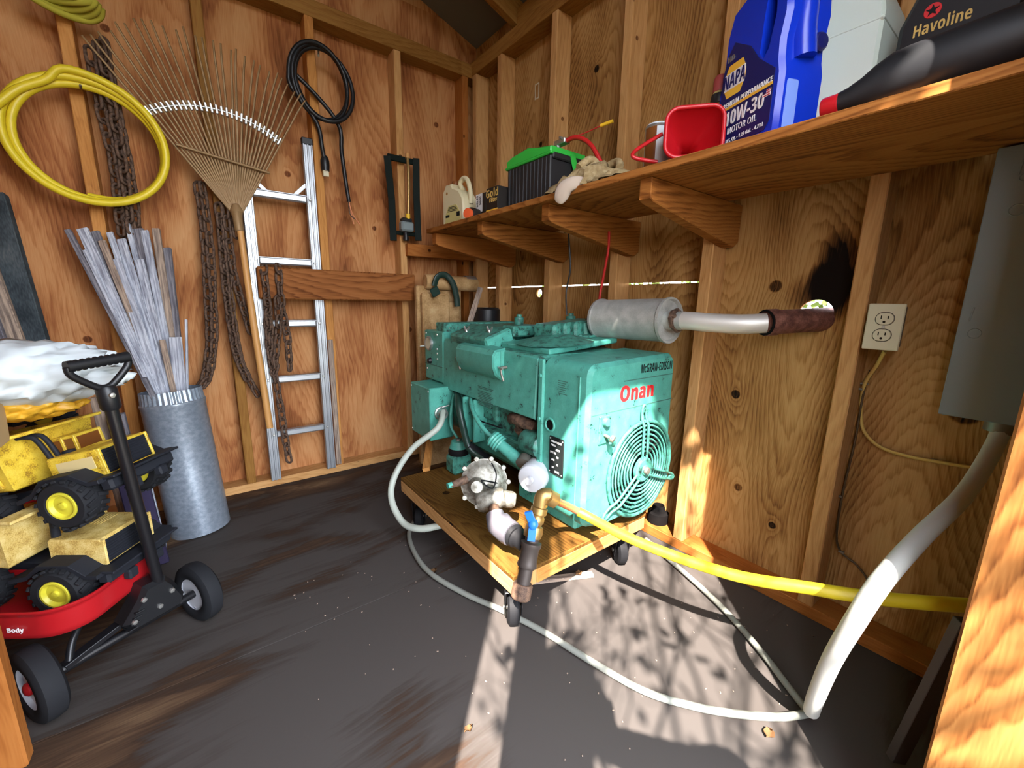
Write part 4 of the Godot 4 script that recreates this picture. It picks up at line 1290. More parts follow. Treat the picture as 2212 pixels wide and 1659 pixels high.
	obj("plug", nl([Vector2(0, -0.035), Vector2(0.018, -0.035), Vector2(0.02, -0.01), Vector2(0.02, 0.01), Vector2(0.012, 0.03), Vector2(0, 0.035)], p1, Basis.IDENTITY, 14), M.black_plastic, c)
	obj("plug_blade", nb(p1 + Vector3(0, -0.045, 0), Vector3(0.026, 0.03, 0.016), 0.002), M.ivory, c)
	obj("bare_wire", nt(curve([Vector3(-0.8101, 1.4, 0.105), Vector3(-0.8061, 1.355, 0.105), Vector3(-0.7941, 1.294, 0.105)], 4), 0.003, 6), M.copper, c)
	obj("bare_wire", nt(curve([Vector3(-0.811, 1.395, 0.107), Vector3(-0.7989, 1.341, 0.108), Vector3(-0.7631, 1.292, 0.108)], 4), 0.003, 6), M.copper, c)
	obj("bare_wire", nt(curve([Vector3(-0.8138, 1.395, 0.109), Vector3(-0.8105, 1.339, 0.109), Vector3(-0.7849, 1.316, 0.109)], 4), 0.003, 6), M.rust, c)
	obj("hook", nt([Vector3(-0.9011, 2.026, 0.085), Vector3(-0.9186, 1.979, 0.15)], 0.005, 6), M.steel_dull, c)
	# lawn sprinkler hung on the stud
	var s := wthing("lawn_sprinkler", "dark green oscillating sprinkler with a curved brass tube, hung on the stud", "sprinkler", Vector3(-0.5272, 1.474, 0.1))
	for q in [[Vector3(-0.6185, 1.637, 0.135), Vector3(-0.5935, 1.44, 0.11), Vector3(-0.6002, 1.23, 0.13)], [Vector3(-0.4606, 1.656, 0.135), Vector3(-0.4531, 1.461, 0.11), Vector3(-0.4583, 1.243, 0.13)]]:
		var w := Shape.new()
		for k in 2:
			w.bar(q[k], q[k + 1], 0.034, 0.012, Vector3(1, 0, 0.5))
		obj("sled_rail", w, M.dark_green, s)
	obj("cross_strut", nb(Vector3(-0.5291, 1.639, 0.12), Vector3(0.165, 0.03, 0.012), 0.003), M.dark_green, s)
	obj("cross_strut", nb(Vector3(-0.5207, 1.275, 0.11), Vector3(0.13, 0.02, 0.012), 0.003), M.dark_green, s)
	obj("spray_tube", nt(curve([Vector3(-0.5094, 1.657, 0.135), Vector3(-0.5156, 1.512, 0.155), Vector3(-0.5209, 1.33, 0.14)], 6), 0.0085, 10), M.brass, s)
	obj("tube_tip", nt([Vector3(-0.509, 1.669, 0.135), Vector3(-0.5107, 1.646, 0.137)], 0.011, 10), M.handle_wood, s)
	obj("tube_tip", nt([Vector3(-0.5207, 1.371, 0.143), Vector3(-0.5208, 1.344, 0.141)], 0.012, 10), M.yellow_cap, s)
	obj("motor_housing", nb(Vector3(-0.5275, 1.307, 0.135), Vector3(0.07, 0.05, 0.045), 0.008), M.panel_gray, s)
	obj("motor_cap", nb(Vector3(-0.5288, 1.339, 0.135), Vector3(0.055, 0.022, 0.04), 0.006), M.black_plastic, s)
	obj("hose_connector", nl([Vector2(0, 0), Vector2(0.014, 0), Vector2(0.016, 0.01), Vector2(0.012, 0.035), Vector2(0.015, 0.045), Vector2(0, 0.045)], Vector3(-0.5327, 1.235, 0.135), Basis.IDENTITY, 12), M.black_plastic, s)
	# ledger under the shelf end, diagonal stick, boards behind the generator
	tag(obj("ledger_board", span(Vector3(-0.52, 1.16, 0.0895), Vector3(-0.02, 1.225, 0.128), 0.003), M.stud_old), "brown ledger board nailed across the corner under the shelf end", "board")
	tag(obj("batten", span(Vector3(-0.955, 0.045, 0.0905), Vector3(-0.93, 0.72, 0.1), 0.002), M.stick_tan), "thin pale batten standing against the stud right of the ladder", "batten")
	# paper sack with a torn plastic strap behind the generator
	var bag := wthing("cardboard_stack", "brown folded cardboard stack with a dark plastic strap behind the generator", "carton", Vector3(-0.4, 0.0, 0.25))
	obj("sheet", nb(Vector3(-0.4, 0.5, 0.24), Vector3(0.27, 1.0, 0.035), 0.006), M.paper_bag, bag)
	obj("sheet", nb(Vector3(-0.44, 0.47, 0.28), Vector3(0.16, 0.98, 0.03), 0.006), M.paper_bag, bag)
	obj("sheet", nb(Vector3(-0.33, 0.47, 0.275), Vector3(0.12, 0.9, 0.02), 0.006, Basis(Vector3(0, 0, 1), 0.05)), M.paper_bag, bag)
	var roll := nl([Vector2(0, -0.15), Vector2(0.036, -0.15), Vector2(0.04, -0.14), Vector2(0.04, 0.14), Vector2(0.036, 0.15), Vector2(0, 0.15)], Vector3(-0.3408, 1.017, 0.28), along(Vector3(1, -0.02, 0.1)), 18)
	obj("rolled_top", roll, M.paper_bag, bag)
	obj("tape_band", nl([Vector2(0.041, -0.03), Vector2(0.042, 0.0), Vector2(0.041, 0.03)], Vector3(-0.2289, 1.021, 0.285), along(Vector3(1, -0.02, 0.1)), 18), M.steel, bag)
	var st := Shape.new()
	st.tube(curve([Vector3(-0.4691, 0.9969, 0.33), Vector3(-0.4545, 1.044, 0.34), Vector3(-0.4114, 1.055, 0.345), Vector3(-0.3709, 1.014, 0.35), Vector3(-0.3466, 0.9473, 0.345), Vector3(-0.3388, 0.8935, 0.34)], 5), 0.016, 8, false, true, 0.35)
	obj("plastic_strap", st, M.green_plastic, bag)
	obj("plastic_scrap", nb(Vector3(-0.467, 0.9687, 0.335), Vector3(0.05, 0.045, 0.01), 0.004, Basis(Vector3(0, 0, 1), 0.5)), M.green_plastic, bag)
	var lean := Shape.new()
	lean.bar(Vector3(-0.2415, 0.9931, 0.42), Vector3(-0.3959, 0.7998, 0.55), 0.028, 0.012, Vector3(1, 0, 0.3))
	tag(obj("scrap_stick", lean, M.stick_tan), "short pale stick leaning behind the top of the generator", "stick")
	tag(obj("black_pot", nl([Vector2(0, 0), Vector2(0.06, 0), Vector2(0.07, 0.06), Vector2(0.072, 0.55), Vector2(0.06, 0.56), Vector2(0.055, 0.5), Vector2(0, 0.5)], Vector3(-0.2, 0.33, 0.42), Basis.IDENTITY, 20), M.black_plastic), "black plastic tube standing in the corner behind the generator", "tube")


func pipe_and_sticks() -> void:
	# galvanised duct with crimped end
	var base := Vector3(-1.55, 0.0, 0.345)
	var top := Vector3(-1.582, 0.565, 0.31)
	var ax := (top - base).normalized()
	var bb := along(ax, Vector3(0, 0, 1))
	var d := wthing("duct_pipe", "galvanised stove pipe with crimped rim, standing on the floor holding grey laths", "pipe", base)
	obj("tube_wall", nl([Vector2(0.094, 0.0), Vector2(0.1, 0.0), Vector2(0.1, 0.26), Vector2(0.1, 0.515), Vector2(0.1025, 0.52), Vector2(0.1025, 0.528), Vector2(0.099, 0.532)], base, bb, 48), M.zinc, d)
	var cr := Shape.new()
	var rows := []
	for q in [[0.53, 0.0985], [0.54, 0.096], [0.575, 0.0945]]:
		var row := []
		for k in 144:
			var a := TAU * k / 144.0
			var rr: float = q[1] + (0.0022 if (k / 2) % 2 == 0 else -0.001)
			row.append(base + bb * Vector3(cos(a) * rr, q[0], sin(a) * rr))
		rows.append(row)
	cr.sheet(rows, true, base + ax * 0.55)
	obj("crimped_rim", cr, M.zinc, d)
	obj("inner_wall", nl([Vector2(0.093, 0.0), Vector2(0.093, 0.572)], base, bb, 40), M.zinc, d)
	obj("seam", nb(base + bb * Vector3(0.07, 0.27, 0.072), Vector3(0.006, 0.5, 0.004), 0.001, bb * Basis(Vector3.UP, -0.8)), M.zinc, d)
	# laths: top point, point at the rim, width, thickness, material
	var rows2 := [
		[Vector3(-1.808, 1.152, 0.13), Vector3(-1.647, 0.5717, 0.36), 0.02, 0.018, "stick_dark"], [Vector3(-1.769, 1.16, 0.14), Vector3(-1.634, 0.5644, 0.385), 0.04, 0.012, "stick_gray"],
		[Vector3(-1.738, 1.155, 0.13), Vector3(-1.62, 0.5553, 0.33), 0.03, 0.012, "stick_dark"], [Vector3(-1.698, 1.155, 0.14), Vector3(-1.605, 0.5542, 0.37), 0.024, 0.01, "stick_gray"],
		[Vector3(-1.769, 1.084, 0.16), Vector3(-1.641, 0.5615, 0.4), 0.018, 0.012, "stick_gray"], [Vector3(-1.668, 1.133, 0.15), Vector3(-1.59, 0.5483, 0.35), 0.034, 0.01, "stick_gray"],
		[Vector3(-1.646, 1.194, 0.12), Vector3(-1.581, 0.5518, 0.3), 0.02, 0.014, "stick_gray"], [Vector3(-1.62, 1.178, 0.125), Vector3(-1.564, 0.5516, 0.29), 0.05, 0.01, "stick_dark"],
		[Vector3(-1.598, 1.172, 0.14), Vector3(-1.552, 0.554, 0.33), 0.03, 0.01, "stick_gray"], [Vector3(-1.564, 1.185, 0.12), Vector3(-1.544, 0.5547, 0.28), 0.03, 0.014, "stick_tan"],
		[Vector3(-1.539, 1.113, 0.13), Vector3(-1.529, 0.5567, 0.28), 0.034, 0.016, "stick_dark"], [Vector3(-1.546, 0.7725, 0.3), Vector3(-1.547, 0.541, 0.36), 0.05, 0.008, "stick_gray"],
		[Vector3(-1.507, 0.8367, 0.26), Vector3(-1.515, 0.5549, 0.3), 0.01, 0.01, "stick_gray"], [Vector3(-1.721, 1.121, 0.16), Vector3(-1.595, 0.5443, 0.38), 0.026, 0.01, "stick_tan"],
		[Vector3(-1.586, 0.7636, 0.3), Vector3(-1.562, 0.5503, 0.36), 0.022, 0.01, "stick_tan"], [Vector3(-1.646, 0.6399, 0.4), Vector3(-1.634, 0.5537, 0.4), 0.02, 0.012, "stick_dark"],
		[Vector3(-1.69, 1.056, 0.18), Vector3(-1.611, 0.5506, 0.4), 0.04, 0.008, "stick_gray"], [Vector3(-1.625, 1.061, 0.17), Vector3(-1.576, 0.5403, 0.39), 0.036, 0.008, "stick_gray"]]
	var names := ["leftmost dark narrow", "broad pale grey second-from-left", "dark grey wide-topped left-hand", "slim grey centre-left", "thin pale left-edge front", "flat grey centre", "tallest narrow grey", "wide dark grey back", "smooth grey centre-right", "tan upright right-hand", "dark right-hand square-topped", "short broad front", "thinnest rightmost grey", "tan slanting centre-left", "short tan front", "stubby dark front-left", "flat silvery front-left", "flat grey front-centre"]
	var k := 0
	for q in rows2:
		var a: Vector3 = q[0]
		var b: Vector3 = q[1]
		# keep the foot inside the duct
		var foot := b + (b - a).normalized() * 0.1
		var lo := base + ax * 0.35
		foot = foot.lerp(lo, 0.6)
		var s := Shape.new()
		s.bar(foot, a, q[2] * 0.82, q[3], Vector3(1, 0, 0.25 + 0.1 * (k % 3)), 0.0015)
		tag(obj("wood_lath", s, M[q[4]]), names[k] + " weathered wooden lath standing in the galvanised pipe", "lath", "wooden laths in the pipe")
		k += 1
	# offcuts between the wagon and the pipe
	tag(obj("wood_offcut", nb(Vector3(-1.72, 0.26, 0.4), Vector3(0.045, 0.52, 0.03), 0.002, Basis(Vector3(0, 0, 1), 0.05)), M.stick_dark), "tallest wood offcut standing left of the galvanised pipe", "offcut", "offcuts by the pipe")
	tag(obj("wood_offcut", nb(Vector3(-1.685, 0.225, 0.45), Vector3(0.04, 0.45, 0.02), 0.002, Basis(Vector3(0, 0, 1), 0.05)), M.stick_gray), "pale grey wood offcut standing in front, left of the pipe", "offcut", "offcuts by the pipe")
	tag(obj("wood_offcut", nb(Vector3(-1.755, 0.29, 0.36), Vector3(0.06, 0.58, 0.02), 0.002, Basis(Vector3(0, 0, 1), 0.04)), M.stick_tan), "tan wood offcut behind the others, left of the galvanised pipe", "offcut", "offcuts by the pipe")
	tag(obj("purple_board", nb(Vector3(-1.69, 0.17, 0.56), Vector3(0.075, 0.34, 0.025), 0.003, Basis(Vector3(0, 0, 1), 0.06)), M.purple_board), "dark purple-grey board end between the wagon and galvanised pipe", "board")
	# boards leaning at the far left
	var s1 := Shape.new()
	s1.bar(Vector3(-1.883, 0.5202, 0.34), Vector3(-1.973, 1.251, 0.1), 0.06, 0.03, Vector3(1, 0, 0.2), 0.002)
	tag(obj("leaning_board", s1, M.dark_board), "dark slate-grey board leaning on the back wall at far left", "board")
	var s2 := Shape.new()
	s2.bar(Vector3(-1.913, 0.6044, 0.42), Vector3(-2.007, 1.033, 0.2), 0.06, 0.02, Vector3(1, 0, 0.2), 0.002)
	tag(obj("leaning_board", s2, M.stick_tan), "pale brown weathered board leaning left of the dark one", "board")
	var s3 := Shape.new()
	s3.bar(Vector3(-1.938, 0.6301, 0.46), Vector3(-2.014, 0.972, 0.28), 0.05, 0.02, Vector3(1, 0, 0.2), 0.002)
	tag(obj("leaning_board", s3, M.stick_dark), "dark brown weathered board at the left edge, behind the white bag", "board")


# ---------------------------------------------------------------- shelf on the right wall and what stands on it
const ST := 1.267   # top of the shelf


func jug_outline(w: float, h: float, neck: float, shoulder: float) -> PackedVector2Array:   # body seen from the front, x right
	var p := PackedVector2Array()
	for q in [[-0.5, 0.02], [-0.47, 0.0], [0.47, 0.0], [0.5, 0.02], [0.5, shoulder], [0.44, shoulder + 0.1], [neck + 0.14, 0.9], [neck + 0.1, 0.93], [neck + 0.1, 0.96], [neck - 0.1, 0.96], [neck - 0.1, 0.93], [-0.4, shoulder + 0.16], [-0.5, shoulder]]:
		p.append(Vector2(q[0] * w, q[1] * h))
	return p


func shelf_things() -> void:
	var sh := wthing("shelf", "long plywood shelf with rough front edge on tapered brackets along the right wall", "shelf", Vector3(-0.3, 1.25, 1.35))
	obj("board", span(Vector3(-0.525, ST - 0.02, 0.37), Vector3(-0.09, ST, 2.345), 0.002, 2), M.shelf_wood, sh)
	for z in [0.4, 0.816, 1.223, 1.617]:
		var p := PackedVector2Array([Vector2(-0.5, 1.2465), Vector2(-0.5, 1.195), Vector2(-0.485, 1.188), Vector2(-0.06, 1.115), Vector2(-0.03, 1.113), Vector2(-0.005, 1.13), Vector2(-0.002, 1.2465)])
		var s := Shape.new()
		s.prism(p, 0.037, Vector3(0, 0, z - 0.018), Basis.IDENTITY, 0.002)
		for k in s.t.size():
			s.t[k] = Vector2(s.t[k].y, s.t[k].x)
		obj("bracket", s, M.shelf_wood if z > 0.45 else M.stud_old, sh)
	# cream jug with a faded label
	var cr := thing("oil_jug", "grubby cream jug with a big handle and faded label at the shelf's far end", "jug", Vector3(-0.455, ST, 0.51), -1.45)
	var w := 0.165
	var s := Shape.new()
	var body := PackedVector2Array()
	for q in [[-0.48, 0.0], [0.46, 0.0], [0.5, 0.03], [0.5, 0.42], [0.46, 0.6], [0.28, 0.78], [0.0, 0.86], [-0.05, 0.92], [-0.08, 0.95], [-0.36, 0.95], [-0.38, 0.9], [-0.5, 0.8], [-0.5, 0.03]]:
		body.append(Vector2(q[0] * w, q[1] * 0.205))
	s.prism(body, 0.09, Vector3(0, 0, -0.09), Basis.IDENTITY, 0.012, [], 0.6)
	obj("body", s, M.cream_jug, cr)
	obj("handle", nt(curve([Vector3(0.02, 0.17, -0.045), Vector3(0.0, 0.2, -0.045), Vector3(0.03, 0.218, -0.045), Vector3(0.06, 0.2, -0.045), Vector3(0.078, 0.15, -0.045), Vector3(0.08, 0.1, -0.045)], 5), 0.0115, 10), M.cream_jug, cr)
	obj("cap", nl([Vector2(0, 0.216), Vector2(0.016, 0.216), Vector2(0.018, 0.212), Vector2(0.018, 0.192), Vector2(0, 0.192)], Vector3(-0.036, 0, -0.045), Basis.IDENTITY, 20), M.brown_glass, cr)
	var lab := Shape.new()
	lab.prism(PackedVector2Array([Vector2(-0.06, 0.02), Vector2(0.066, 0.02), Vector2(0.06, 0.06), Vector2(0.03, 0.098), Vector2(-0.03, 0.098), Vector2(-0.055, 0.06)]), 0.001, Vector3(0, 0, 0.0002))
	var lb := obj("label", lab, M.label_dull, cr)
	for k in 4:
		obj("print_line", nb(Vector3(0.0, 0.09 - k * 0.006, 0.0014), Vector3(0.06 + k * 0.006, 0.003, 0.0006), 0.0), M.black_ink, lb)
	obj("print_block", nb(Vector3(-0.04, 0.052, 0.0014), Vector3(0.03, 0.012, 0.0006), 0.0), M.black_ink, lb)
	obj("print_block", nb(Vector3(0.044, 0.055, 0.0014), Vector3(0.024, 0.02, 0.0006), 0.0), M.black_ink, lb)
	obj("stain", nl([Vector2(0, 0.0005), Vector2(0.006, 0.0003), Vector2(0.007, 0)], Vector3(-0.045, 0.155, 0.0), along(Vector3(0, 0, 1)), 10), M.stud_dim, cr)
	# little bottle lying with an orange cap, and a white carton
	var ob := wthing("small_bottle", "small black bottle lying with its orange cap facing out, next to the cream jug", "bottle", Vector3(-0.46, ST, 0.7))
	obj("body", nl([Vector2(0, 0.0), Vector2(0.025, 0.0), Vector2(0.029, 0.008), Vector2(0.029, 0.1), Vector2(0, 0.1)], Vector3(-0.475, ST + 0.0295, 0.695), along(Vector3(1, 0, -0.35)), 24), M.carton_black, ob)
	obj("cap", nl([Vector2(0, 0.018), Vector2(0.02, 0.018), Vector2(0.0215, 0.015), Vector2(0.0215, 0), Vector2(0, 0)], Vector3(-0.475, ST + 0.0295, 0.695), along(Vector3(-1, 0, 0.35)), 24), M.orange_cap, ob)
	var wc := wthing("small_carton", "little white and black carton standing behind the orange-capped bottle", "carton", Vector3(-0.41, ST, 0.68))
	obj("box", nb(Vector3(-0.39, ST + 0.06, 0.7), Vector3(0.06, 0.12, 0.08), 0.002), M.carton_black, wc)
	obj("white_panel", nb(Vector3(-0.4208, ST + 0.082, 0.688), Vector3(0.001, 0.075, 0.052), 0.0), M.white_ink, wc)
	var fx := facing(Vector3(-1, 0, 0))
	words("3000", 0.012, M.black_ink, wc, Vector3(-0.4218, ST + 0.09, 0.7), fx * Basis(Vector3(0, 0, 1), PI / 2), true)
	words("MILES", 0.012, M.black_ink, wc, Vector3(-0.4218, ST + 0.09, 0.675), fx * Basis(Vector3(0, 0, 1), PI / 2), true)
	# black filter carton
	var fc := wthing("filter_carton", "black oil filter carton with gold lettering standing left of the battery", "carton", Vector3(-0.41, ST, 0.8))
	obj("box", nb(Vector3(-0.4, ST + 0.06, 0.82), Vector3(0.085, 0.12, 0.085), 0.002), M.carton_black, fc)
	obj("yellow_base", nb(Vector3(-0.443, ST + 0.024, 0.82), Vector3(0.001, 0.02, 0.084), 0.0), M.label_yellow, fc)
	words("Gold", 0.03, M.gold_ink, fc, Vector3(-0.4432, ST + 0.096, 0.822), fx, true)
	words("Filter", 0.016, M.gold_ink, fc, Vector3(-0.4432, ST + 0.07, 0.83), fx, true)
	# battery
	var ba := wthing("car_battery", "black ribbed car battery with a bright green lid and hanging carry strap", "battery", Vector3(-0.31, ST, 1.0))
	obj("case", span(Vector3(-0.4, ST, 0.87), Vector3(-0.23, ST + 0.18, 1.13), 0.004), M.battery, ba)
	for k in 11:
		obj("rib", span(Vector3(-0.4025, ST + 0.03, 0.885 + k * 0.022), Vector3(-0.398, ST + 0.175, 0.889 + k * 0.022), 0.001), M.battery, ba)
	obj("shoulder", span(Vector3(-0.395, ST + 0.165, 0.88), Vector3(-0.226, ST + 0.187, 1.14), 0.004), M.battery, ba)
	var lidp := PackedVector2Array([Vector2(0.866, 0.185), Vector2(1.134, 0.185), Vector2(1.134, 0.205), Vector2(1.06, 0.216), Vector2(1.0, 0.23), Vector2(0.9, 0.22), Vector2(0.866, 0.21)])
	var lid := Shape.new()
	lid.prism(lidp, 0.178, Vector3(-0.226, ST, 0), fx, 0.004)
	var ld := obj("lid", lid, M.lime, ba, "bright green lid")
	obj("lid_rim", span(Vector3(-0.407, ST + 0.178, 0.862), Vector3(-0.225, ST + 0.188, 1.138), 0.003), M.lime, ld)
	var strap := Shape.new()
	strap.prism(PackedVector2Array([Vector2(-0.013, 0), Vector2(0.013, 0), Vector2(0.012, -0.05), Vector2(0.02, -0.07), Vector2(0.018, -0.115), Vector2(-0.016, -0.115), Vector2(-0.02, -0.07), Vector2(-0.012, -0.05)]), 0.005, Vector3(-0.3, ST + 0.19, 1.137), Basis(Vector3(0, 0, 1), 0.22) * Basis(Vector3(1, 0, 0), -0.14), 0.001)
	var sp := obj("carry_strap", strap, M.lime, ba, "green carry strap hanging over the end")
	obj("slot", nb(Vector3(-0.282, ST + 0.105, 1.157), Vector3(0.012, 0.022, 0.002), 0.001), M.carton_black, sp)
	obj("terminal", nl([Vector2(0, 0.022), Vector2(0.009, 0.022), Vector2(0.011, 0.0)], Vector3(-0.34, ST + 0.212, 1.1), Basis.IDENTITY, 14), M.steel, ba)
	# clamp, red lead and its thin tagged wire
	var rc := wthing("battery_lead", "red battery cable clamped on the green-lidded battery, dropping behind the cloth", "cable", Vector3(-0.34, ST + 0.225, 1.1))
	obj("clamp", nb(Vector3(-0.335, ST + 0.232, 1.115), Vector3(0.03, 0.018, 0.06), 0.003), M.steel, rc)
	obj("clamp_bolt", nt([Vector3(-0.36, ST + 0.24, 1.13), Vector3(-0.31, ST + 0.24, 1.13)], 0.005, 8), M.steel, rc)
	obj("red_cable", nt(curve([Vector3(-0.335, ST + 0.232, 1.14), Vector3(-0.33, ST + 0.23, 1.19), Vector3(-0.32, ST + 0.19, 1.25), Vector3(-0.3, ST + 0.1, 1.3), Vector3(-0.27, ST + 0.03, 1.32)], 6), 0.008, 10), M.red_wire, rc)
	obj("thin_wire", nt(curve([Vector3(-0.335, ST + 0.236, 1.14), Vector3(-0.3, ST + 0.25, 1.2), Vector3(-0.28, ST + 0.262, 1.25)], 5), 0.002, 6), M.red_wire, rc)
	obj("yellow_tag", nt([Vector3(-0.28, ST + 0.262, 1.25), Vector3(-0.262, ST + 0.27, 1.29)], 0.006, 8), M.yellow_cap, rc)
	# crumpled rag with a glove hanging over the edge
	var rg := wthing("crumpled_rag", "crumpled tan cloth with one end hanging over the shelf edge", "rag", Vector3(-0.45, ST, 1.4))
	var cl := Shape.new()
	var nz := noise(5, 9.0, 3)
	var grid := []
	for a in 19:
		var row := []
		for b in 19:
			var u := a / 18.0
			var v := b / 18.0
			var x := lerpf(-0.515, -0.33, u)
			var z := lerpf(1.22, 1.56, v)
			var edge := minf(minf(u, 1 - u), minf(v, 1 - v)) * 4.0
			var hgt := clampf(edge, 0.0, 1.0) * (0.03 + 0.05 * exp(-((v - 0.4) ** 2) * 22.0)) * (1.0 + nz.get_noise_2d(x * 1.6, z * 1.6) * 0.8)
			row.append(Vector3(x + nz.get_noise_2d(z * 4.0, 7.0) * 0.03, ST + 0.004 + maxf(hgt, 0.0), z + nz.get_noise_2d(x * 4.0, 70.0) * 0.03))
		grid.append(row)
	cl.sheet(grid, false, Vector3(-0.42, ST - 1.0, 1.4))
	obj("cloth", cl, M.cloth, rg)
	for q in [[Vector3(-0.47, 1.339, 1.342), Vector3(-0.43, 1.367, 1.351), Vector3(-0.42, 1.34, 1.377), Vector3(-0.47, 1.295, 1.402)], [Vector3(-0.44, 1.309, 1.393), Vector3(-0.42, 1.333, 1.411), Vector3(-0.42, 1.338, 1.454), Vector3(-0.44, 1.314, 1.478)], [Vector3(-0.49, 1.295, 1.387), Vector3(-0.5, 1.268, 1.449), Vector3(-0.48, 1.289, 1.482)]]:
		obj("fold", nt(curve(q, 5), 0.012, 8), M.cloth, rg)
	var tail := Shape.new()
	tail.tube(curve([Vector3(-0.5, 1.282, 1.397), Vector3(-0.53, 1.276, 1.385), Vector3(-0.545, 1.264, 1.365), Vector3(-0.548, 1.241, 1.348), Vector3(-0.545, 1.226, 1.335)], 5), PackedFloat32Array([0.012, 0.014, 0.016, 0.017, 0.018, 0.019, 0.02, 0.02, 0.021, 0.022, 0.023, 0.024, 0.024, 0.024, 0.023, 0.022, 0.02, 0.018, 0.016, 0.012, 0.006]), 10, false, true, 0.5)
	obj("hanging_end", tail, M.glove, rg)
	# can
	var cn := wthing("spray_can", "short silver and white can standing beside the red funnel", "can", Vector3(-0.4, ST, 1.555))
	obj("body", nl([Vector2(0, 0), Vector2(0.03, 0), Vector2(0.032, 0.004), Vector2(0.032, 0.125), Vector2(0.028, 0.132), Vector2(0, 0.132)], Vector3(-0.42, ST, 1.585), Basis.IDENTITY, 28), M.bag_white, cn)
	var cs := Shape.new()
	cs.lathe([Vector2(0.0325, 0.006), Vector2(0.0325, 0.122)], Vector3(-0.42, ST, 1.585), Basis.IDENTITY, 12, 2.6, 1.1)
	obj("dark_band", cs, M.brown_glass, cn)
	obj("rim", nl([Vector2(0.0325, 0.12), Vector2(0.034, 0.123), Vector2(0.0325, 0.127)], Vector3(-0.42, ST, 1.585), Basis.IDENTITY, 28), M.steel, cn)
	# red funnel lying on its side
	var fu := wthing("funnel", "red plastic funnel lying on its side with its square mouth facing out", "funnel", Vector3(-0.44, ST, 1.7))
	var c0 := Vector3(-0.465, ST + 0.068, 1.72)
	var fb := facing(Vector3(-0.75, 0.12, 0.62))
	var fn := Shape.new()
	var prev := []
	for side in [1.0, 0.94]:
		var g2 := []
		for q in [[0.0, 1.0], [-0.03, 0.95], [-0.09, 0.45], [-0.11, 0.2], [-0.2, 0.13]]:
			var row := []
			for p in rounded2(0.13, 0.115, 0.03, 6):
				row.append(c0 + fb * Vector3(p.x * q[1] * side, p.y * q[1] * side, q[0]))
			g2.append(row)
		fn.sheet(g2, true, c0 + fb * Vector3(0, 0, -0.06))
	var fo := obj("cone", fn, M.red_plastic, fu)
	var lip := []
	for p in rounded2(0.13, 0.115, 0.03, 6):
		lip.append(c0 + fb * Vector3(p.x, p.y, 0))
	obj("lip", nt(lip, 0.005, 8, true), M.red_plastic, fu)
	obj("handle", nt(curve([c0 + fb * Vector3(-0.07, 0.01, -0.02), c0 + fb * Vector3(-0.13, -0.015, -0.04), c0 + fb * Vector3(-0.135, -0.03, -0.05), c0 + fb * Vector3(-0.075, -0.045, -0.05)], 4), 0.005, 8), M.red_plastic, fu)
	# small bottle with a pink cap behind the funnel
	var sb := wthing("squeeze_bottle", "small pale bottle with a dull red cap behind the red funnel", "bottle", Vector3(-0.3, ST, 1.68))
	obj("body", nl([Vector2(0, 0), Vector2(0.034, 0), Vector2(0.036, 0.01), Vector2(0.036, 0.12), Vector2(0.03, 0.145), Vector2(0.017, 0.165), Vector2(0.0165, 0.2), Vector2(0, 0.2)], Vector3(-0.33, ST, 1.7), Basis.IDENTITY, 24), M.label_dull, sb)
	obj("collar", nl([Vector2(0.0, 0.168), Vector2(0.021, 0.168), Vector2(0.022, 0.175), Vector2(0.02, 0.19), Vector2(0, 0.19)], Vector3(-0.33, ST, 1.7), Basis.IDENTITY, 20), M.black_plastic, sb)
	obj("cap", nl([Vector2(0, 0.235), Vector2(0.015, 0.233), Vector2(0.018, 0.225), Vector2(0.018, 0.196), Vector2(0, 0.196)], Vector3(-0.33, ST, 1.7), Basis.IDENTITY, 20), M.dull_red, sb)
	# blue five quart jug: label side turned to the room
	var bj := thing("oil_jug", "large glossy blue motor oil jug with its printed label at the front", "jug", Vector3(-0.412, ST, 1.808), -PI * 0.5 - deg_to_rad(23.0))
	var prof := PackedVector2Array()
	for q in [[-0.095, 0.006], [-0.088, 0.0], [0.088, 0.0], [0.095, 0.006], [0.096, 0.14], [0.09, 0.165], [0.088, 0.2], [0.096, 0.25], [0.09, 0.3], [0.06, 0.335], [-0.03, 0.345], [-0.07, 0.33], [-0.085, 0.28], [-0.086, 0.2], [-0.096, 0.16]]:
		prof.append(Vector2(q[0], q[1]))
	var hole := PackedVector2Array()
	for q in [[0.028, 0.2], [0.04, 0.185], [0.052, 0.2], [0.062, 0.26], [0.058, 0.3], [0.035, 0.31], [0.03, 0.27]]:
		hole.append(Vector2(q[0], q[1]))
	var b2 := Shape.new()
	b2.prism(prof, 0.112, Vector3(0, 0, -0.112), Basis.IDENTITY, 0.009, [hole], 0.5)
	obj("body", b2, M.blue_jug, bj)
	obj("grip", nt(curve([Vector3(0.086, 0.17, -0.056), Vector3(0.083, 0.22, -0.05), Vector3(0.078, 0.28, -0.05), Vector3(0.055, 0.325, -0.05)], 5), 0.026, 14), M.blue_jug, bj)
	var inset := Shape.new()
	inset.prism(rounded2(0.03, 0.1, 0.006), 0.003, Vector3(0.0945, 0.075, -0.03), facing(Vector3(1, 0, 0)), 0.0015)
	obj("sight_strip", inset, M.sight_blue, bj)
	obj("side_cap", nl([Vector2(0, 0.014), Vector2(0.014, 0.013), Vector2(0.018, 0.008), Vector2(0.018, 0)], Vector3(0.09, 0.2, -0.085), along(Vector3(1, 0, 0)), 12), M.navy, bj)
	var ls := Shape.new()
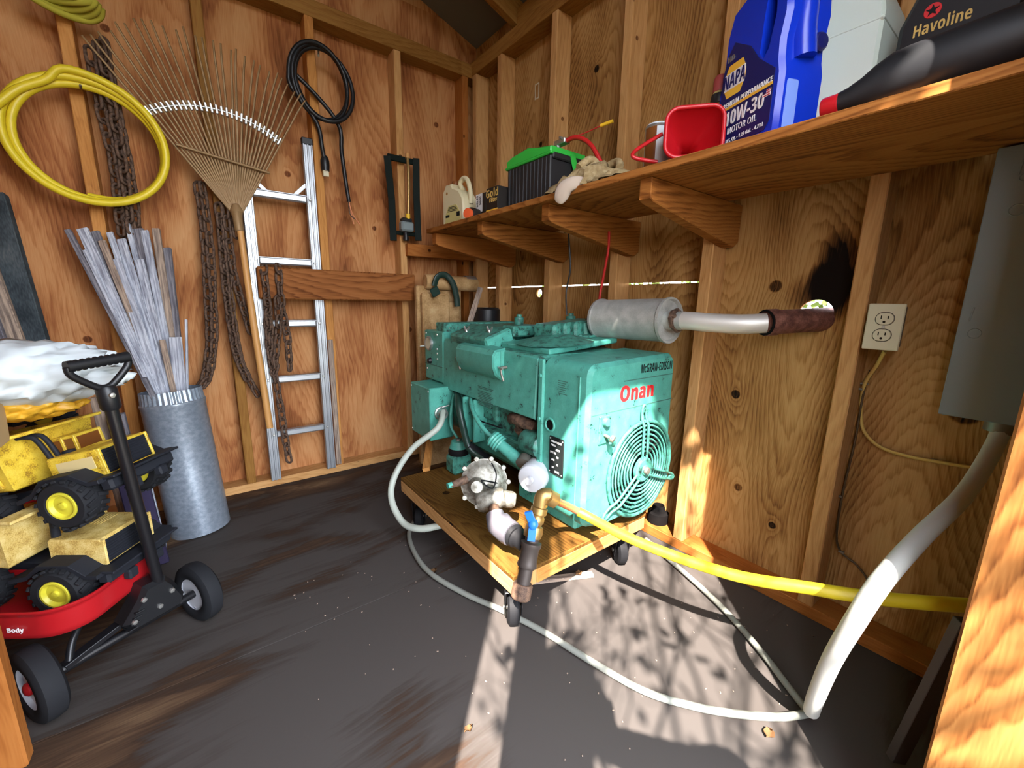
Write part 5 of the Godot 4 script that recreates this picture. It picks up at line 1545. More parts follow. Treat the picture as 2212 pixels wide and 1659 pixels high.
	ls.prism(PackedVector2Array([Vector2(-0.08, 0.035), Vector2(0.066, 0.035), Vector2(0.078, 0.05), Vector2(0.078, 0.15), Vector2(0.03, 0.19), Vector2(0.0, 0.23), Vector2(-0.05, 0.262), Vector2(-0.07, 0.24), Vector2(-0.08, 0.2)]), 0.0015, Vector3(0, 0, 0.0004))
	var lab2 := obj("label", ls, M.navy, bj)
	var bz := Basis.IDENTITY
	var zf := 0.0022
	var hexg := Shape.new()
	hexg.prism(PackedVector2Array([Vector2(-0.033, 0.011), Vector2(-0.021, 0.035), Vector2(0.021, 0.035), Vector2(0.033, 0.011), Vector2(0.033, -0.011), Vector2(0.021, -0.035), Vector2(-0.021, -0.035), Vector2(-0.033, -0.011)]), 0.0006, Vector3(-0.04, 0.182, zf - 0.0004))
	obj("badge", hexg, M.label_yellow, lab2)
	obj("badge_band", nb(Vector3(-0.04, 0.182, zf + 0.0003), Vector3(0.064, 0.036, 0.0005), 0.0), M.white_ink, lab2)
	words("NAPA", 0.03, M.navy, lab2, Vector3(-0.04, 0.182, zf + 0.0012), bz, true, 0.62)
	words("PREMIUM PERFORMANCE", 0.0105, M.white_ink, lab2, Vector3(0.0, 0.131, zf + 0.0004), bz, true, 0.85, "lettering", true)
	obj("yellow_stripe", nb(Vector3(-0.001, 0.1235, zf), Vector3(0.154, 0.0065, 0.0008), 0.0), M.label_yellow, lab2)
	words("10W-30", 0.03, M.white_ink, lab2, Vector3(0.0, 0.098, zf + 0.0004), bz, true, 0.82, "lettering", true)
	words("SAE", 0.009, M.white_ink, lab2, Vector3(-0.059, 0.098, zf + 0.0004), bz * Basis(Vector3(0, 0, 1), PI / 2), true)
	words("MOTOR OIL", 0.0135, M.white_ink, lab2, Vector3(-0.002, 0.07, zf + 0.0004), bz, false, 0.9)
	words("5 U.S. Qt. - 1.25 Gal. - 4.73 L", 0.0075, M.white_ink, lab2, Vector3(0.005, 0.048, zf + 0.0004), bz, true, 0.9)
	words("HD", 0.012, M.steel, lab2, Vector3(-0.058, 0.232, zf + 0.0004), bz, true)
	obj("seal", nl([Vector2(0, 0.0008), Vector2(0.01, 0.0008), Vector2(0.01, 0)], Vector3(-0.067, 0.085, zf - 0.0003), along(Vector3(0, 0, 1)), 20), M.bag_white, lab2)
	obj("flag", nb(Vector3(0.064, 0.108, zf), Vector3(0.02, 0.013, 0.0008), 0.0), M.white_ink, lab2)
	for k in 3:
		obj("flag_stripe", nb(Vector3(0.064, 0.1035 + k * 0.0045, zf + 0.0006), Vector3(0.02, 0.002, 0.0006), 0.0), M.red_ink, lab2)
	obj("flag_canton", nb(Vector3(0.0585, 0.111, zf + 0.0012), Vector3(0.009, 0.007, 0.0006), 0.0), M.navy, lab2)
	# white jug behind it
	var wj := thing("plastic_jug", "plain translucent white jug standing between the blue jug and the black bottles", "jug", Vector3(-0.21, ST, 1.955), -PI * 0.5)
	var pw := PackedVector2Array()
	for q in [[-0.056, 0.008], [-0.05, 0.0], [0.05, 0.0], [0.056, 0.008], [0.057, 0.25], [0.048, 0.3], [0.02, 0.36], [0.018, 0.39], [-0.018, 0.39], [-0.02, 0.36], [-0.05, 0.3], [-0.057, 0.25]]:
		pw.append(Vector2(q[0], q[1]))
	var w2 := Shape.new()
	w2.prism(pw, 0.18, Vector3(0, 0, -0.09), Basis.IDENTITY, 0.006, [], 0.6)
	obj("body", w2, M.milk_jug, wj)
	obj("band_ridge", nb(Vector3(0, 0.235, 0.0), Vector3(0.117, 0.008, 0.182), 0.003), M.milk_jug, wj)
	obj("base_ridge", nb(Vector3(0, 0.012, 0.0), Vector3(0.116, 0.01, 0.182), 0.003), M.milk_jug, wj)
	obj("cap", nl([Vector2(0, 0.415), Vector2(0.02, 0.415), Vector2(0.022, 0.41), Vector2(0.022, 0.39), Vector2(0, 0.39)], Vector3.ZERO, Basis.IDENTITY, 20), M.milk_jug, wj)
	# black quart bottle lying on its side
	var a := Vector3(-0.468, ST + 0.03, 1.985)
	var b := Vector3(-0.455, ST + 0.044, 2.245)
	var ax := (b - a).normalized()
	var bl := wthing("oil_bottle", "black oil bottle lying along the shelf edge, its red cap pointing left", "bottle", a)
	var bd := Shape.new()
	var bp := []
	var br := PackedFloat32Array()
	for q in [[0.025, 0.0165], [0.04, 0.018], [0.06, 0.024], [0.08, 0.034], [0.1, 0.041], [0.12, 0.043], [0.2, 0.044], [0.24, 0.044], [0.258, 0.041], [0.262, 0.034]]:
		bp.append(a.lerp(b, 0) + ax * q[0] + Vector3(0, 0.012 * minf(q[0] / 0.1, 1.0), 0))
		br.append(q[1])
	bd.tube(bp, br, 24, false, true, 0.8, Vector3.UP)
	obj("body", bd, M.black_plastic, bl)
	obj("cap", nl([Vector2(0, 0.0), Vector2(0.0165, 0.0), Vector2(0.0185, 0.004), Vector2(0.0185, 0.026), Vector2(0, 0.026)], a, along(ax), 24), M.red_plastic, bl, "red screw cap")
	# black jug standing behind
	var hv := thing("oil_jug", "black oil jug with yellow lettering and a red star badge, behind the lying bottle", "jug", Vector3(-0.25, ST, 2.12), -PI * 0.5)
	var hp := PackedVector2Array()
	for q in [[-0.085, 0.006], [-0.08, 0.0], [0.08, 0.0], [0.085, 0.006], [0.085, 0.18], [0.07, 0.235], [0.03, 0.27], [-0.03, 0.27], [-0.06, 0.25], [-0.08, 0.2]]:
		hp.append(Vector2(q[0], q[1]))
	var h2 := Shape.new()
	h2.prism(hp, 0.1, Vector3(0, 0, -0.05), Basis.IDENTITY, 0.012, [], 0.6)
	obj("body", h2, M.black_plastic, hv)
	obj("cap", nl([Vector2(0, 0.3), Vector2(0.02, 0.3), Vector2(0.022, 0.27), Vector2(0, 0.27)], Vector3(-0.01, 0, 0), Basis.IDENTITY, 18), M.black_plastic, hv)
	words("Havoline", 0.02, M.gold_ink, hv, Vector3(-0.018, 0.183, 0.0502), bz, true, 0.68, "lettering", true)
	obj("badge", nl([Vector2(0, 0.001), Vector2(0.012, 0.001), Vector2(0.0125, 0)], Vector3(-0.034, 0.21, 0.05), along(Vector3(0, 0, 1)), 24), M.red_ink, hv)
	var star := PackedVector2Array()
	for k in 10:
		star.append(Vector2(0, 0.01 if k % 2 == 0 else 0.004).rotated(TAU * k / 10.0))
	var st := Shape.new()
	st.prism(star, 0.0008, Vector3(-0.034, 0.21, 0.051))
	obj("badge_star", st, M.black_ink, hv)


# ---------------------------------------------------------------- fittings on the right wall
func wall_fittings() -> void:
	var fx := facing(Vector3(-1, 0, 0))
	var o := wthing("power_outlet", "ivory double power outlet fixed right of the stud by the exhaust hole", "outlet", Vector3(-0.1, 0.82, 2.065))
	var c := Vector3(-0.122, 0.879, 2.0675)
	obj("box", nb(c + Vector3(0.03, 0, 0), Vector3(0.055, 0.1, 0.056), 0.002), M.steel_dull, o)
	obj("cover_plate", nb(c, Vector3(0.005, 0.113, 0.07), 0.002), M.ivory, o)
	for y in [0.02, -0.02]:
		var f := Shape.new()
		f.prism(rounded2(0.034, 0.0285, 0.0135, 8), 0.003, c + Vector3(-0.0022, y, 0), fx, 0.0008)
		var face := obj("receptacle", f, M.ivory, o)
		var rim := []
		for p in rounded2(0.036, 0.0305, 0.0145, 8):
			rim.append(c + Vector3(-0.0026, y, 0) + fx * Vector3(p.x, p.y, 0))
		obj("groove", nt(rim, 0.0007, 5, true), M.slot, o)
		for q in [[-0.0065, 0.0035, 0.0022, 0.0085], [0.0065, 0.0035, 0.0022, 0.007]]:
			obj("slot", nb(c + Vector3(-0.0054, y + q[1], q[0]), Vector3(0.001, q[3], q[2]), 0.0), M.slot, face)
		obj("earth_hole", nl([Vector2(0, 0.0005), Vector2(0.0028, 0.0005), Vector2(0.0028, 0)], c + Vector3(-0.0052, y - 0.0075, 0), along(Vector3(-1, 0, 0)), 12), M.slot, face)
	obj("plate_screw", nl([Vector2(0, 0.0012), Vector2(0.003, 0.0008), Vector2(0.0034, 0)], c + Vector3(-0.0025, 0, 0), along(Vector3(-1, 0, 0)), 10), M.steel, o)
	var n := wthing("house_cable", "flat yellowish cable curving down from the outlet and along to the right", "cable", Vector3(-0.09, 0.82, 2.07))
	var cb := Shape.new()
	cb.tube(curve([Vector3(-0.09, 0.8197, 2.073), Vector3(-0.05, 0.7748, 2.054), Vector3(-0.02, 0.7203, 2.031), Vector3(-0.014, 0.651, 2.031), Vector3(-0.012, 0.5871, 2.046), Vector3(-0.012, 0.5511, 2.086), Vector3(-0.012, 0.5428, 2.143), Vector3(-0.012, 0.5463, 2.212), Vector3(-0.012, 0.5509, 2.264)], 6), 0.0072, 8, false, true, 0.6)
	obj("sheath", cb, M.nm_cable, n)
	for q in [Vector3(-0.013, 0.7178, 2.029), Vector3(-0.01, 0.5464, 2.195)]:
		obj("staple", nb(q, Vector3(0.014, 0.004, 0.018), 0.001), M.steel_dull, n)
	var gw := wthing("ground_wire", "thin brown wire running down the edge of the stud below the outlet", "wire", Vector3(-0.02, 0.45, 2.02))
	obj("wire", nt(curve([Vector3(-0.02, 0.7574, 2.037), Vector3(-0.02, 0.6983, 2.032), Vector3(-0.02, 0.5437, 2.033), Vector3(-0.02, 0.4006, 2.028), Vector3(-0.02, 0.2686, 2.031), Vector3(-0.015, 0.2132, 2.046), Vector3(-0.012, 0.1892, 2.087), Vector3(-0.012, 0.1602, 2.115), Vector3(-0.012, 0.1281, 2.123)], 6), 0.0028, 6), M.bare_wire, gw)
	for q in [Vector3(-0.02, 0.703, 2.022), Vector3(-0.02, 0.3807, 2.022), Vector3(-0.015, 0.2121, 2.049)]:
		obj("clip", nb(q, Vector3(0.008, 0.006, 0.014), 0.001), M.steel_dull, gw)
	# panel box
	var p := wthing("electrical_panel", "tall grey steel electrical panel box at the right edge under the shelf", "panel", Vector3(-0.08, 0.69, 2.27))
	obj("box", span(Vector3(-0.145, 0.69, 2.199), Vector3(-0.001, 1.243, 2.352), 0.003), M.panel_gray, p)
	obj("cover", span(Vector3(-0.151, 0.692, 2.1955), Vector3(-0.145, 1.243, 2.355), 0.0015), M.panel_gray, p)
	for q in [[0.875, 2.222, 0.011], [1.12, 2.24, 0.012], [1.18, 2.24, 0.008]]:
		obj("knockout", nl([Vector2(0, 0.0004), Vector2(q[2] - 0.002, 0.0004), Vector2(q[2] - 0.001, 0.0012), Vector2(q[2], 0.0)], Vector3(-0.151, q[0], q[1]), along(Vector3(-1, 0, 0)), 24), M.panel_gray, p)
	for y in [0.8, 1.05]:
		obj("cover_screw", nl([Vector2(0, 0.004), Vector2(0.004, 0.002), Vector2(0.0045, 0)], Vector3(-0.13, y, 2.199), along(Vector3(0, 0, -1)), 10), M.steel, p)
	for q in [[0.915, 2.212], [1.2, 2.232]]:
		obj("slot_tab", nb(Vector3(-0.1515, q[0], q[1]), Vector3(0.002, 0.03, 0.003), 0.0008, Basis(Vector3(1, 0, 0), 0.1)), M.panel_gray, p)
	# thick grey cable from the panel to the floor
	var gc := wthing("service_cable", "thick grey-white service cable curving from the panel down to the floor", "cable", Vector3(-0.437, 0.0, 2.132))
	var sp := curve([Vector3(-0.1, 0.7, 2.29), Vector3(-0.13, 0.6419, 2.288), Vector3(-0.27, 0.5621, 2.271), Vector3(-0.46, 0.5183, 2.242), Vector3(-0.6, 0.4772, 2.222), Vector3(-0.62, 0.3925, 2.202), Vector3(-0.585, 0.2701, 2.176), Vector3(-0.52, 0.1258, 2.152), Vector3(-0.47, 0.0425, 2.139)], 8)
	obj("sheath", nt(sp, 0.0155, 14), M.cord_white, gc)
	obj("connector", nt([Vector3(-0.1, 0.69, 2.29), Vector3(-0.1, 0.665, 2.288)], 0.026, 14), M.steel_dull, gc)
	# electrical leads hanging under the shelf
	var k := wthing("black_lead", "thin black wire hanging from the shelf down behind the generator", "wire", Vector3(-0.3, 1.24, 1.1))
	obj("wire", nt(curve([Vector3(-0.28, 1.248, 1.105), Vector3(-0.27, 1.163, 1.107), Vector3(-0.26, 1.058, 1.111), Vector3(-0.26, 0.968, 1.093), Vector3(-0.27, 0.8758, 1.111)], 6), 0.0035, 7), M.black_plastic, k)
	var r := wthing("red_lead", "red wire hanging from the shelf down to behind the muffler", "wire", Vector3(-0.2, 1.24, 1.2))
	obj("wire", nt(curve([Vector3(-0.2, 1.189, 1.248), Vector3(-0.19, 1.124, 1.24), Vector3(-0.18, 1.031, 1.216), Vector3(-0.18, 0.9602, 1.203), Vector3(-0.18, 0.9058, 1.202)], 6), 0.005, 8), M.red_wire, r)
	# paper label left on the plywood between two studs
	var pl := wthing("paper_label", "tiny pale paper frame stuck on the plywood high above the battery", "label", Vector3(-0.001, 1.952, 0.5633))
	for q in [[0, 0.032, 0.032, 0.006], [0, -0.032, 0.032, 0.006], [0.013, 0, 0.006, 0.06], [-0.013, 0, 0.006, 0.06]]:
		obj("edge_strip", nb(Vector3(-0.001, 1.952, 0.5633) + Vector3(0, q[1], q[0]), Vector3(0.001, q[3], q[2]), 0.0), M.ivory, pl)


# ---------------------------------------------------------------- toy dump trucks in a toy wagon
func wheel(p: Node3D, called: String, c: Vector3, ax: Vector3, r: float, w: float, tread: int, hub: String, spokes := false) -> void:
	var b := along(ax)
	var t := obj(called, nl([Vector2(r * 0.55, -w * 0.42), Vector2(r * 0.62, -w * 0.5), Vector2(r * 0.86, -w * 0.5), Vector2(r * 0.97, -w * 0.36), Vector2(r, 0), Vector2(r * 0.97, w * 0.36), Vector2(r * 0.86, w * 0.5), Vector2(r * 0.62, w * 0.5), Vector2(r * 0.55, w * 0.42)], c, b, 36), M.tire, p)
	if tread > 0:
		var s := Shape.new()
		for k in tread:
			for sg in [-1.0, 1.0]:
				var a := TAU * (k + (0.5 if sg > 0 else 0.0)) / tread
				var d := Vector3(cos(a), 0, sin(a))
				var q := Vector3(-sin(a), 0, cos(a))
				s.box(c + b * (d * r * 0.985 + Vector3(0, sg * w * 0.26, 0)), Vector3(r * 0.11, w * 0.44, r * 0.17), r * 0.02, b * Basis(d, Vector3.UP, d.cross(Vector3.UP)) * Basis(Vector3(1, 0, 0), 0.35 * sg))
		obj("tread_lugs", s, M.tire, t)
	if not spokes:
		obj("hub", nl([Vector2(0, w * 0.5), Vector2(r * 0.12, w * 0.49), Vector2(r * 0.14, w * 0.4), Vector2(r * 0.4, w * 0.36), Vector2(r * 0.47, w * 0.5), Vector2(r * 0.54, w * 0.5), Vector2(r * 0.57, w * 0.4), Vector2(r * 0.57, -w * 0.4), Vector2(0, -w * 0.4)], c, b, 28), M[hub], t)
	else:
		obj("hub", nl([Vector2(0, w * 0.52), Vector2(r * 0.1, w * 0.52), Vector2(r * 0.17, w * 0.42), Vector2(r * 0.17, 0), Vector2(0, 0)], c, b, 20), M.red_tub, t)
		obj("wheel_disc", nl([Vector2(0, w * 0.2), Vector2(r * 0.64, w * 0.2), Vector2(r * 0.64, -w * 0.3), Vector2(0, -w * 0.3)], c, b, 28), M[hub], t)
		obj("rim", nl([Vector2(r * 0.62, -w * 0.48), Vector2(r * 0.66, -w * 0.5), Vector2(r * 0.66, w * 0.5), Vector2(r * 0.62, w * 0.48), Vector2(r * 0.6, 0), Vector2(r * 0.62, -w * 0.48)], c, b, 36), M[hub], t)
		for k in 6:
			var a := TAU * k / 6.0
			var pts := []
			for q in 6:
				var f := q / 5.0
				var an := a + f * 0.55
				pts.append(c + b * (Vector3(cos(an), 0, sin(an)) * r * (0.16 + 0.46 * f)))
			var sp := Shape.new()
			for q in pts.size():
				pts[q] -= b.y * w * 0.06
			sp.tube(pts, [r * 0.09, r * 0.1, r * 0.11, r * 0.12, r * 0.14, r * 0.15], 8, false, true, 0.8, b.y)
			obj("spoke", sp, M[hub], t)


func dump_truck(label: String, at: Vector3, basis: Basis, body: String, lights := true) -> Node3D:
	var t := Node3D.new()
	t.name = numbered("toy_dump_truck")
	add_child(t, true)
	t.transform = Transform3D(basis, at)
	tag(t, label, "toy truck", "toy dump trucks in the wagon")
	var Y: StandardMaterial3D = M[body]
	# bonnet with its louvred grille
	var hp := PackedVector2Array([Vector2(-0.055, 0.108), Vector2(-0.055, 0.16), Vector2(-0.05, 0.165), Vector2(0.064, 0.165), Vector2(0.07, 0.16), Vector2(0.07, 0.098), Vector2(0.045, 0.098)])
	var s := Shape.new()
	var zx := Basis(Vector3(0, 0, 1), Vector3(0, 1, 0), Vector3(-1, 0, 0))
	s.prism(hp, 0.136, Vector3(0.068, 0, 0), zx, 0.002)
	var hood := obj("bonnet", s, Y, t)
	obj("grille", nb(Vector3(0, 0.13, 0.071), Vector3(0.126, 0.058, 0.004), 0.001), M.toy_black, hood)
	for k in 8:
		obj("grille_bar", nb(Vector3(0, 0.106 + k * 0.0068, 0.074), Vector3(0.122, 0.0032, 0.004), 0.001), M.toy_black, hood)
	for x in [-0.066, 0.066]:
		obj("grille_post", nb(Vector3(x, 0.132, 0.073), Vector3(0.006, 0.066, 0.007), 0.001), Y, hood)
	for k in 5:
		obj("vent_rib", nb(Vector3(0.03, 0.1655, -0.03 + k * 0.008), Vector3(0.05, 0.002, 0.003), 0.0008), Y, hood)
	obj("cap_button", nl([Vector2(0, 0.008), Vector2(0.012, 0.006), Vector2(0.014, 0.0)], Vector3(-0.02, 0.165, -0.045), Basis.IDENTITY, 16), M.toy_black, hood)
	if lights:
		obj("sticker", nb(Vector3(-0.0685, 0.135, 0.01), Vector3(0.0008, 0.03, 0.09), 0.0), M.sticker, hood)
		for q in [-0.048, -0.03]:
			obj("exhaust_stack", nt(curve([Vector3(q - 0.008, 0.15, -0.05), Vector3(q - 0.01, 0.21, -0.062), Vector3(q - 0.013, 0.226, -0.08), Vector3(q - 0.018, 0.228, -0.125)], 5), [0.0055, 0.0055, 0.0055, 0.0055, 0.0055, 0.0055, 0.0055, 0.0055, 0.0055, 0.0055, 0.005, 0.0045, 0.004, 0.0035, 0.003, 0.002], 7), M.toy_black, t)
	else:
		obj("exhaust_stack", nl([Vector2(0, 0.05), Vector2(0.007, 0.05), Vector2(0.009, 0)], Vector3(-0.05, 0.165, -0.05), Basis.IDENTITY, 12), M.toy_black, t)
	# open-framed cab on the right-hand half
	var cab := obj("cab", nb(Vector3(0.034, 0.2, -0.075), Vector3(0.072, 0.008, 0.075), 0.002), Y, t)
	cab.name = "cab_roof"
	for x in [0.0, 0.066]:
		for z in [-0.108, -0.072, -0.04]:
			obj("cab_pillar", nb(Vector3(x, 0.178, z), Vector3(0.007, 0.05, 0.007), 0.001), Y, t)
	obj("cab_back", nb(Vector3(0.034, 0.165, -0.112), Vector3(0.072, 0.06, 0.006), 0.001), Y, t)
	obj("windscreen", nb(Vector3(0.033, 0.18, -0.04), Vector3(0.06, 0.034, 0.002), 0.0), M.brown_glass if lights else M.green_glass, t)
	obj("side_window", nb(Vector3(0.001, 0.18, -0.075), Vector3(0.002, 0.034, 0.06), 0.0), M.brown_glass if lights else M.green_glass, t)
	obj("cab_base", nb(Vector3(0.034, 0.145, -0.075), Vector3(0.074, 0.03, 0.08), 0.002), Y, t)
	# chassis, bumper and mudguards
	obj("chassis", nb(Vector3(0, 0.082, -0.1), Vector3(0.11, 0.03, 0.33), 0.003), M.toy_black, t)
	var bmp := obj("bumper", nb(Vector3(0, 0.08, 0.085), Vector3(0.19, 0.032, 0.03), 0.006), M.toy_black, t)
	obj("bumper_step", nb(Vector3(0, 0.098, 0.1), Vector3(0.2, 0.006, 0.035), 0.002), M.toy_black, bmp)
	for x in [-0.04, 0.04]:
		obj("tow_lug", nb(Vector3(x, 0.058, 0.1), Vector3(0.026, 0.026, 0.02), 0.004), M.toy_black, bmp)
	for sx in [-1.0, 1.0]:
		var mp := PackedVector2Array([Vector2(-0.11, 0.09), Vector2(-0.07, 0.1), Vector2(-0.04, 0.126), Vector2(0.03, 0.126), Vector2(0.065, 0.1), Vector2(0.09, 0.1), Vector2(0.09, 0.09), Vector2(0.062, 0.09), Vector2(0.028, 0.114), Vector2(-0.035, 0.114), Vector2(-0.07, 0.088), Vector2(-0.11, 0.08)])
		var ms := Shape.new()
		ms.prism(mp, 0.045, Vector3(sx * 0.09 + 0.0225, 0, 0), zx, 0.001)
		obj("mudguard", ms, M.toy_black, t)
	for sx in [-1.0, 1.0]:
		wheel(t, "wheel", Vector3(sx * 0.098, 0.06, 0.0), Vector3(sx, 0, 0), 0.06, 0.055, 18, "toy_hub")
		wheel(t, "wheel", Vector3(sx * 0.098, 0.06, -0.2), Vector3(sx, 0, 0), 0.06, 0.055, 18, "toy_hub")
	# tipper body: floor, flared sides with ribs, headboard with canopy
	var bd := Shape.new()
	var f0 := [Vector3(-0.1, 0.125, -0.115), Vector3(0.1, 0.125, -0.115), Vector3(0.1, 0.15, -0.33), Vector3(-0.1, 0.15, -0.33)]
	bd.face(f0, [], Vector3(0, 0, -0.2))
	var th := 0.004
	var walls := [[Vector3(-0.1, 0.115, -0.115), Vector3(-0.1, 0.14, -0.33), Vector3(-0.118, 0.235, -0.345), Vector3(-0.118, 0.235, -0.1)], [Vector3(0.1, 0.115, -0.115), Vector3(0.1, 0.14, -0.33), Vector3(0.118, 0.235, -0.345), Vector3(0.118, 0.235, -0.1)], [Vector3(-0.1, 0.115, -0.115), Vector3(0.1, 0.115, -0.115), Vector3(0.118, 0.235, -0.1), Vector3(-0.118, 0.235, -0.1)]]
	for w in walls:
		bd.face(w, [], Vector3(0, 0.18, -0.2))
		var inn := []
		for v in w:
			inn.append(v + (Vector3(0, 0.19, -0.22) - v).normalized() * th)
		bd.face(inn, [], (inn[0] + inn[2]) * 0.5 + ((inn[0] + inn[2]) * 0.5 - Vector3(0, 0.19, -0.22)))
	bd.face([Vector3(-0.1, 0.113, -0.115), Vector3(0.1, 0.113, -0.115), Vector3(0.1, 0.14, -0.33), Vector3(-0.1, 0.14, -0.33)], [], Vector3(0, 0.3, -0.2))
	var bed := obj("tipper_body", bd, Y, t)
	for sx in [-1.0, 1.0]:
		var rm := Shape.new()
		rm.bar(Vector3(sx * 0.118, 0.236, -0.345), Vector3(sx * 0.118, 0.236, -0.1), 0.012, 0.008, Vector3(1, 0, 0))
		obj("rim", rm, Y, bed)
		for k in 4:
			var rb := Shape.new()
			var z := -0.135 - k * 0.06
			rb.bar(Vector3(sx * 0.103, 0.125, z), Vector3(sx * 0.119, 0.232, z), 0.008, 0.012, Vector3(1, 0, 0))
			obj("rib", rb, Y, bed)
	obj("canopy", nb(Vector3(0, 0.236, -0.085), Vector3(0.236, 0.008, 0.04), 0.002), Y, bed)
	obj("red_strip", nb(Vector3(-0.06, 0.075, -0.13), Vector3(0.004, 0.012, 0.1), 0.001), M.red_tub, t)
	return t


func wagon_and_toys() -> void:
	# tub and wheels
	var th := deg_to_rad(56.0)
	var f := Vector3(sin(th), 0, cos(th))
	var x := Vector3(cos(th), 0, -sin(th))
	var wb := Basis(x, Vector3.UP, f)
	var o := Vector3(-1.68, 0, 1.0245)    # middle of the front rim
	var w := wthing("toy_wagon", "red toy wagon with black pull handle and white spoked wheels, loaded with toy trucks", "wagon", Vector3(-1.75, 0.0, 0.95))
	var rows := []
	var out := rounded2(0.29, 0.56, 0.075, 7)
	for q in [[0.82, 0.182], [0.9, 0.178], [0.965, 0.186], [0.985, 0.2], [0.995, 0.24], [1.0, 0.246], [1.03, 0.25], [1.035, 0.256], [1.02, 0.259], [0.985, 0.255], [0.965, 0.24], [0.95, 0.205], [0.9, 0.19], [0.8, 0.186]]:
		var row := []
		for p in out:
			row.append(o + wb * Vector3(p.x * (1.0 + (q[0] - 1.0)), q[1], -0.28 + p.y * (1.0 + (q[0] - 1.0) * 0.52)))
		rows.append(row)
	var ts := Shape.new()
	ts.sheet(rows.slice(0, 8), true, o + wb * Vector3(0, 0.22, -0.28))
	ts.sheet(rows.slice(7, 14), true, o + wb * Vector3(0, 2.0, -0.28))
	ts.face(range(out.size()).map(func(k): return rows[0][out.size() - 1 - k]), [], o + wb * Vector3(0, 0.5, -0.28))
	ts.face(range(out.size()).map(func(k): return rows[13][k]), [], o + wb * Vector3(0, 0.0, -0.28))
	obj("tub", ts, M.red_tub, w)
	words("Body", 0.0105, M.white_ink, w, o + wb * Vector3(-0.1465, 0.213, -0.115), facing(-x), true, 1.0, "lettering", true)
	var ax := Vector3(0.87, 0, -0.494).normalized()
	var fr := Vector3(0.494, 0, 0.87).normalized()
	var cr := Vector3(-1.552, 0.086, 0.948)
	var cl := Vector3(-1.835, 0.086, 1.108)
	wheel(w, "wheel", cr, ax, 0.086, 0.045, 0, "wheel_white", true)
	wheel(w, "wheel", cl, -ax, 0.086, 0.045, 0, "wheel_white", true)
	var rear := o + wb * Vector3(0, 0, -0.45)
	for s in [-1.0, 1.0]:
		wheel(w, "wheel", Vector3(rear.x, 0.086, rear.z) + x * 0.16 * s, x * s, 0.086, 0.045, 0, "wheel_white", true)
	obj("axle", nt([cr, cl], 0.011, 10), M.black_metal, w)
	obj("axle", nt([Vector3(rear.x, 0.086, rear.z) - x * 0.16, Vector3(rear.x, 0.086, rear.z) + x * 0.16], 0.01, 10), M.black_metal, w)
	var yk := (cr + cl) * 0.5 + ax * 0.05
	var ys := Shape.new()
	ys.prism(PackedVector2Array([Vector2(-0.055, -0.03), Vector2(0.05, -0.03), Vector2(0.06, 0.0), Vector2(0.04, 0.05), Vector2(0.025, 0.075), Vector2(-0.025, 0.075), Vector2(-0.04, 0.045), Vector2(-0.075, 0.0)]), 0.06, yk + Vector3(0, 0.045, 0) - fr * 0.015, facing(fr), 0.01)
	var yoke := obj("steering_yoke", ys, M.black_plastic, w)
	for q in [[-0.03, 0.045], [0.03, 0.03], [0.0, 0.005], [-0.055, 0.0]]:
		bolt(yoke, yk + Vector3(0, 0.045 + q[1], 0) + ax * q[0] + fr * 0.045, fr, 0.007, "steel")
	for k in 4:
		obj("yoke_rib", nb(yk + Vector3(0, 0.03 + k * 0.012, 0) - ax * (0.06 - k * 0.006) + fr * 0.03, Vector3(0.02, 0.004, 0.04), 0.001, Basis(ax, Vector3.UP, fr)), M.black_plastic, yoke)
	var br := Shape.new()
	br.bar(yk + Vector3(0, 0.05, 0), cl + Vector3(0, 0.005, 0) + ax * 0.04, 0.026, 0.012, fr)
	obj("axle_brace", br, M.black_metal, w)
	obj("under_strut", nt(curve([cl + ax * 0.05 + Vector3(0, 0.01, 0), cl + ax * 0.06 + Vector3(0, 0.05, -0.03), cl + ax * 0.1 + Vector3(0, 0.085, -0.06), yk + Vector3(0, 0.09, -0.06)], 5), 0.008, 8), M.black_metal, w)
	obj("turntable", nl([Vector2(0, 0), Vector2(0.05, 0.0), Vector2(0.055, 0.012), Vector2(0.055, 0.04), Vector2(0, 0.04)], yk + Vector3(0, 0.13, 0) - fr * 0.09, Basis.IDENTITY, 20), M.black_plastic, w)
	# pull handle
	var h0 := yk + Vector3(0, 0.09, 0) + fr * 0.03 + ax * 0.012
	var h1 := Vector3(-1.651, 0.7064, 1.06)
	obj("pull_shaft", nt([h0, h1], 0.0125, 14), M.black_metal, w)
	var hd := (h1 - h0).normalized()
	var hx := (ax - hd * ax.dot(hd)).normalized()
	hx = (hx + fr * -0.1).normalized()
	var grip := obj("handle_collar", nl([Vector2(0.016, -0.035), Vector2(0.0185, -0.03), Vector2(0.019, 0.012), Vector2(0.014, 0.02), Vector2(0, 0.02)], h1, along(hd), 16), M.black_plastic, w)
	bolt(grip, h1 + fr * 0.018, fr, 0.007, "steel", "rivet")
	var fork := [h1 + hd * 0.016, h1 + hd * 0.022 - hx * 0.016, h1 + hd * 0.055 - hx * 0.05, h1 + hd * 0.075 - hx * 0.054]
	var fork2 := [h1 + hd * 0.016, h1 + hd * 0.022 + hx * 0.016, h1 + hd * 0.055 + hx * 0.05, h1 + hd * 0.075 + hx * 0.054]
	for fk in [fork, fork2]:
		obj("handle_fork", nt(curve(fk, 4), 0.0075, 9), M.black_plastic, w)
	var gp := []
	var gr := PackedFloat32Array()
	for k in 41:
		gp.append(h1 + hd * 0.076 + hx * lerpf(-0.056, 0.056, k / 40.0))
		gr.append(0.0105 if k % 4 < 2 and k > 4 and k < 37 else 0.0125)
	obj("grip", nt(gp, gr, 14), M.black_plastic, w)
	# the trucks: lower one in the tub, upper one on top of it nose up, a third behind
	var tb := Basis(Vector3.UP, deg_to_rad(55.0))
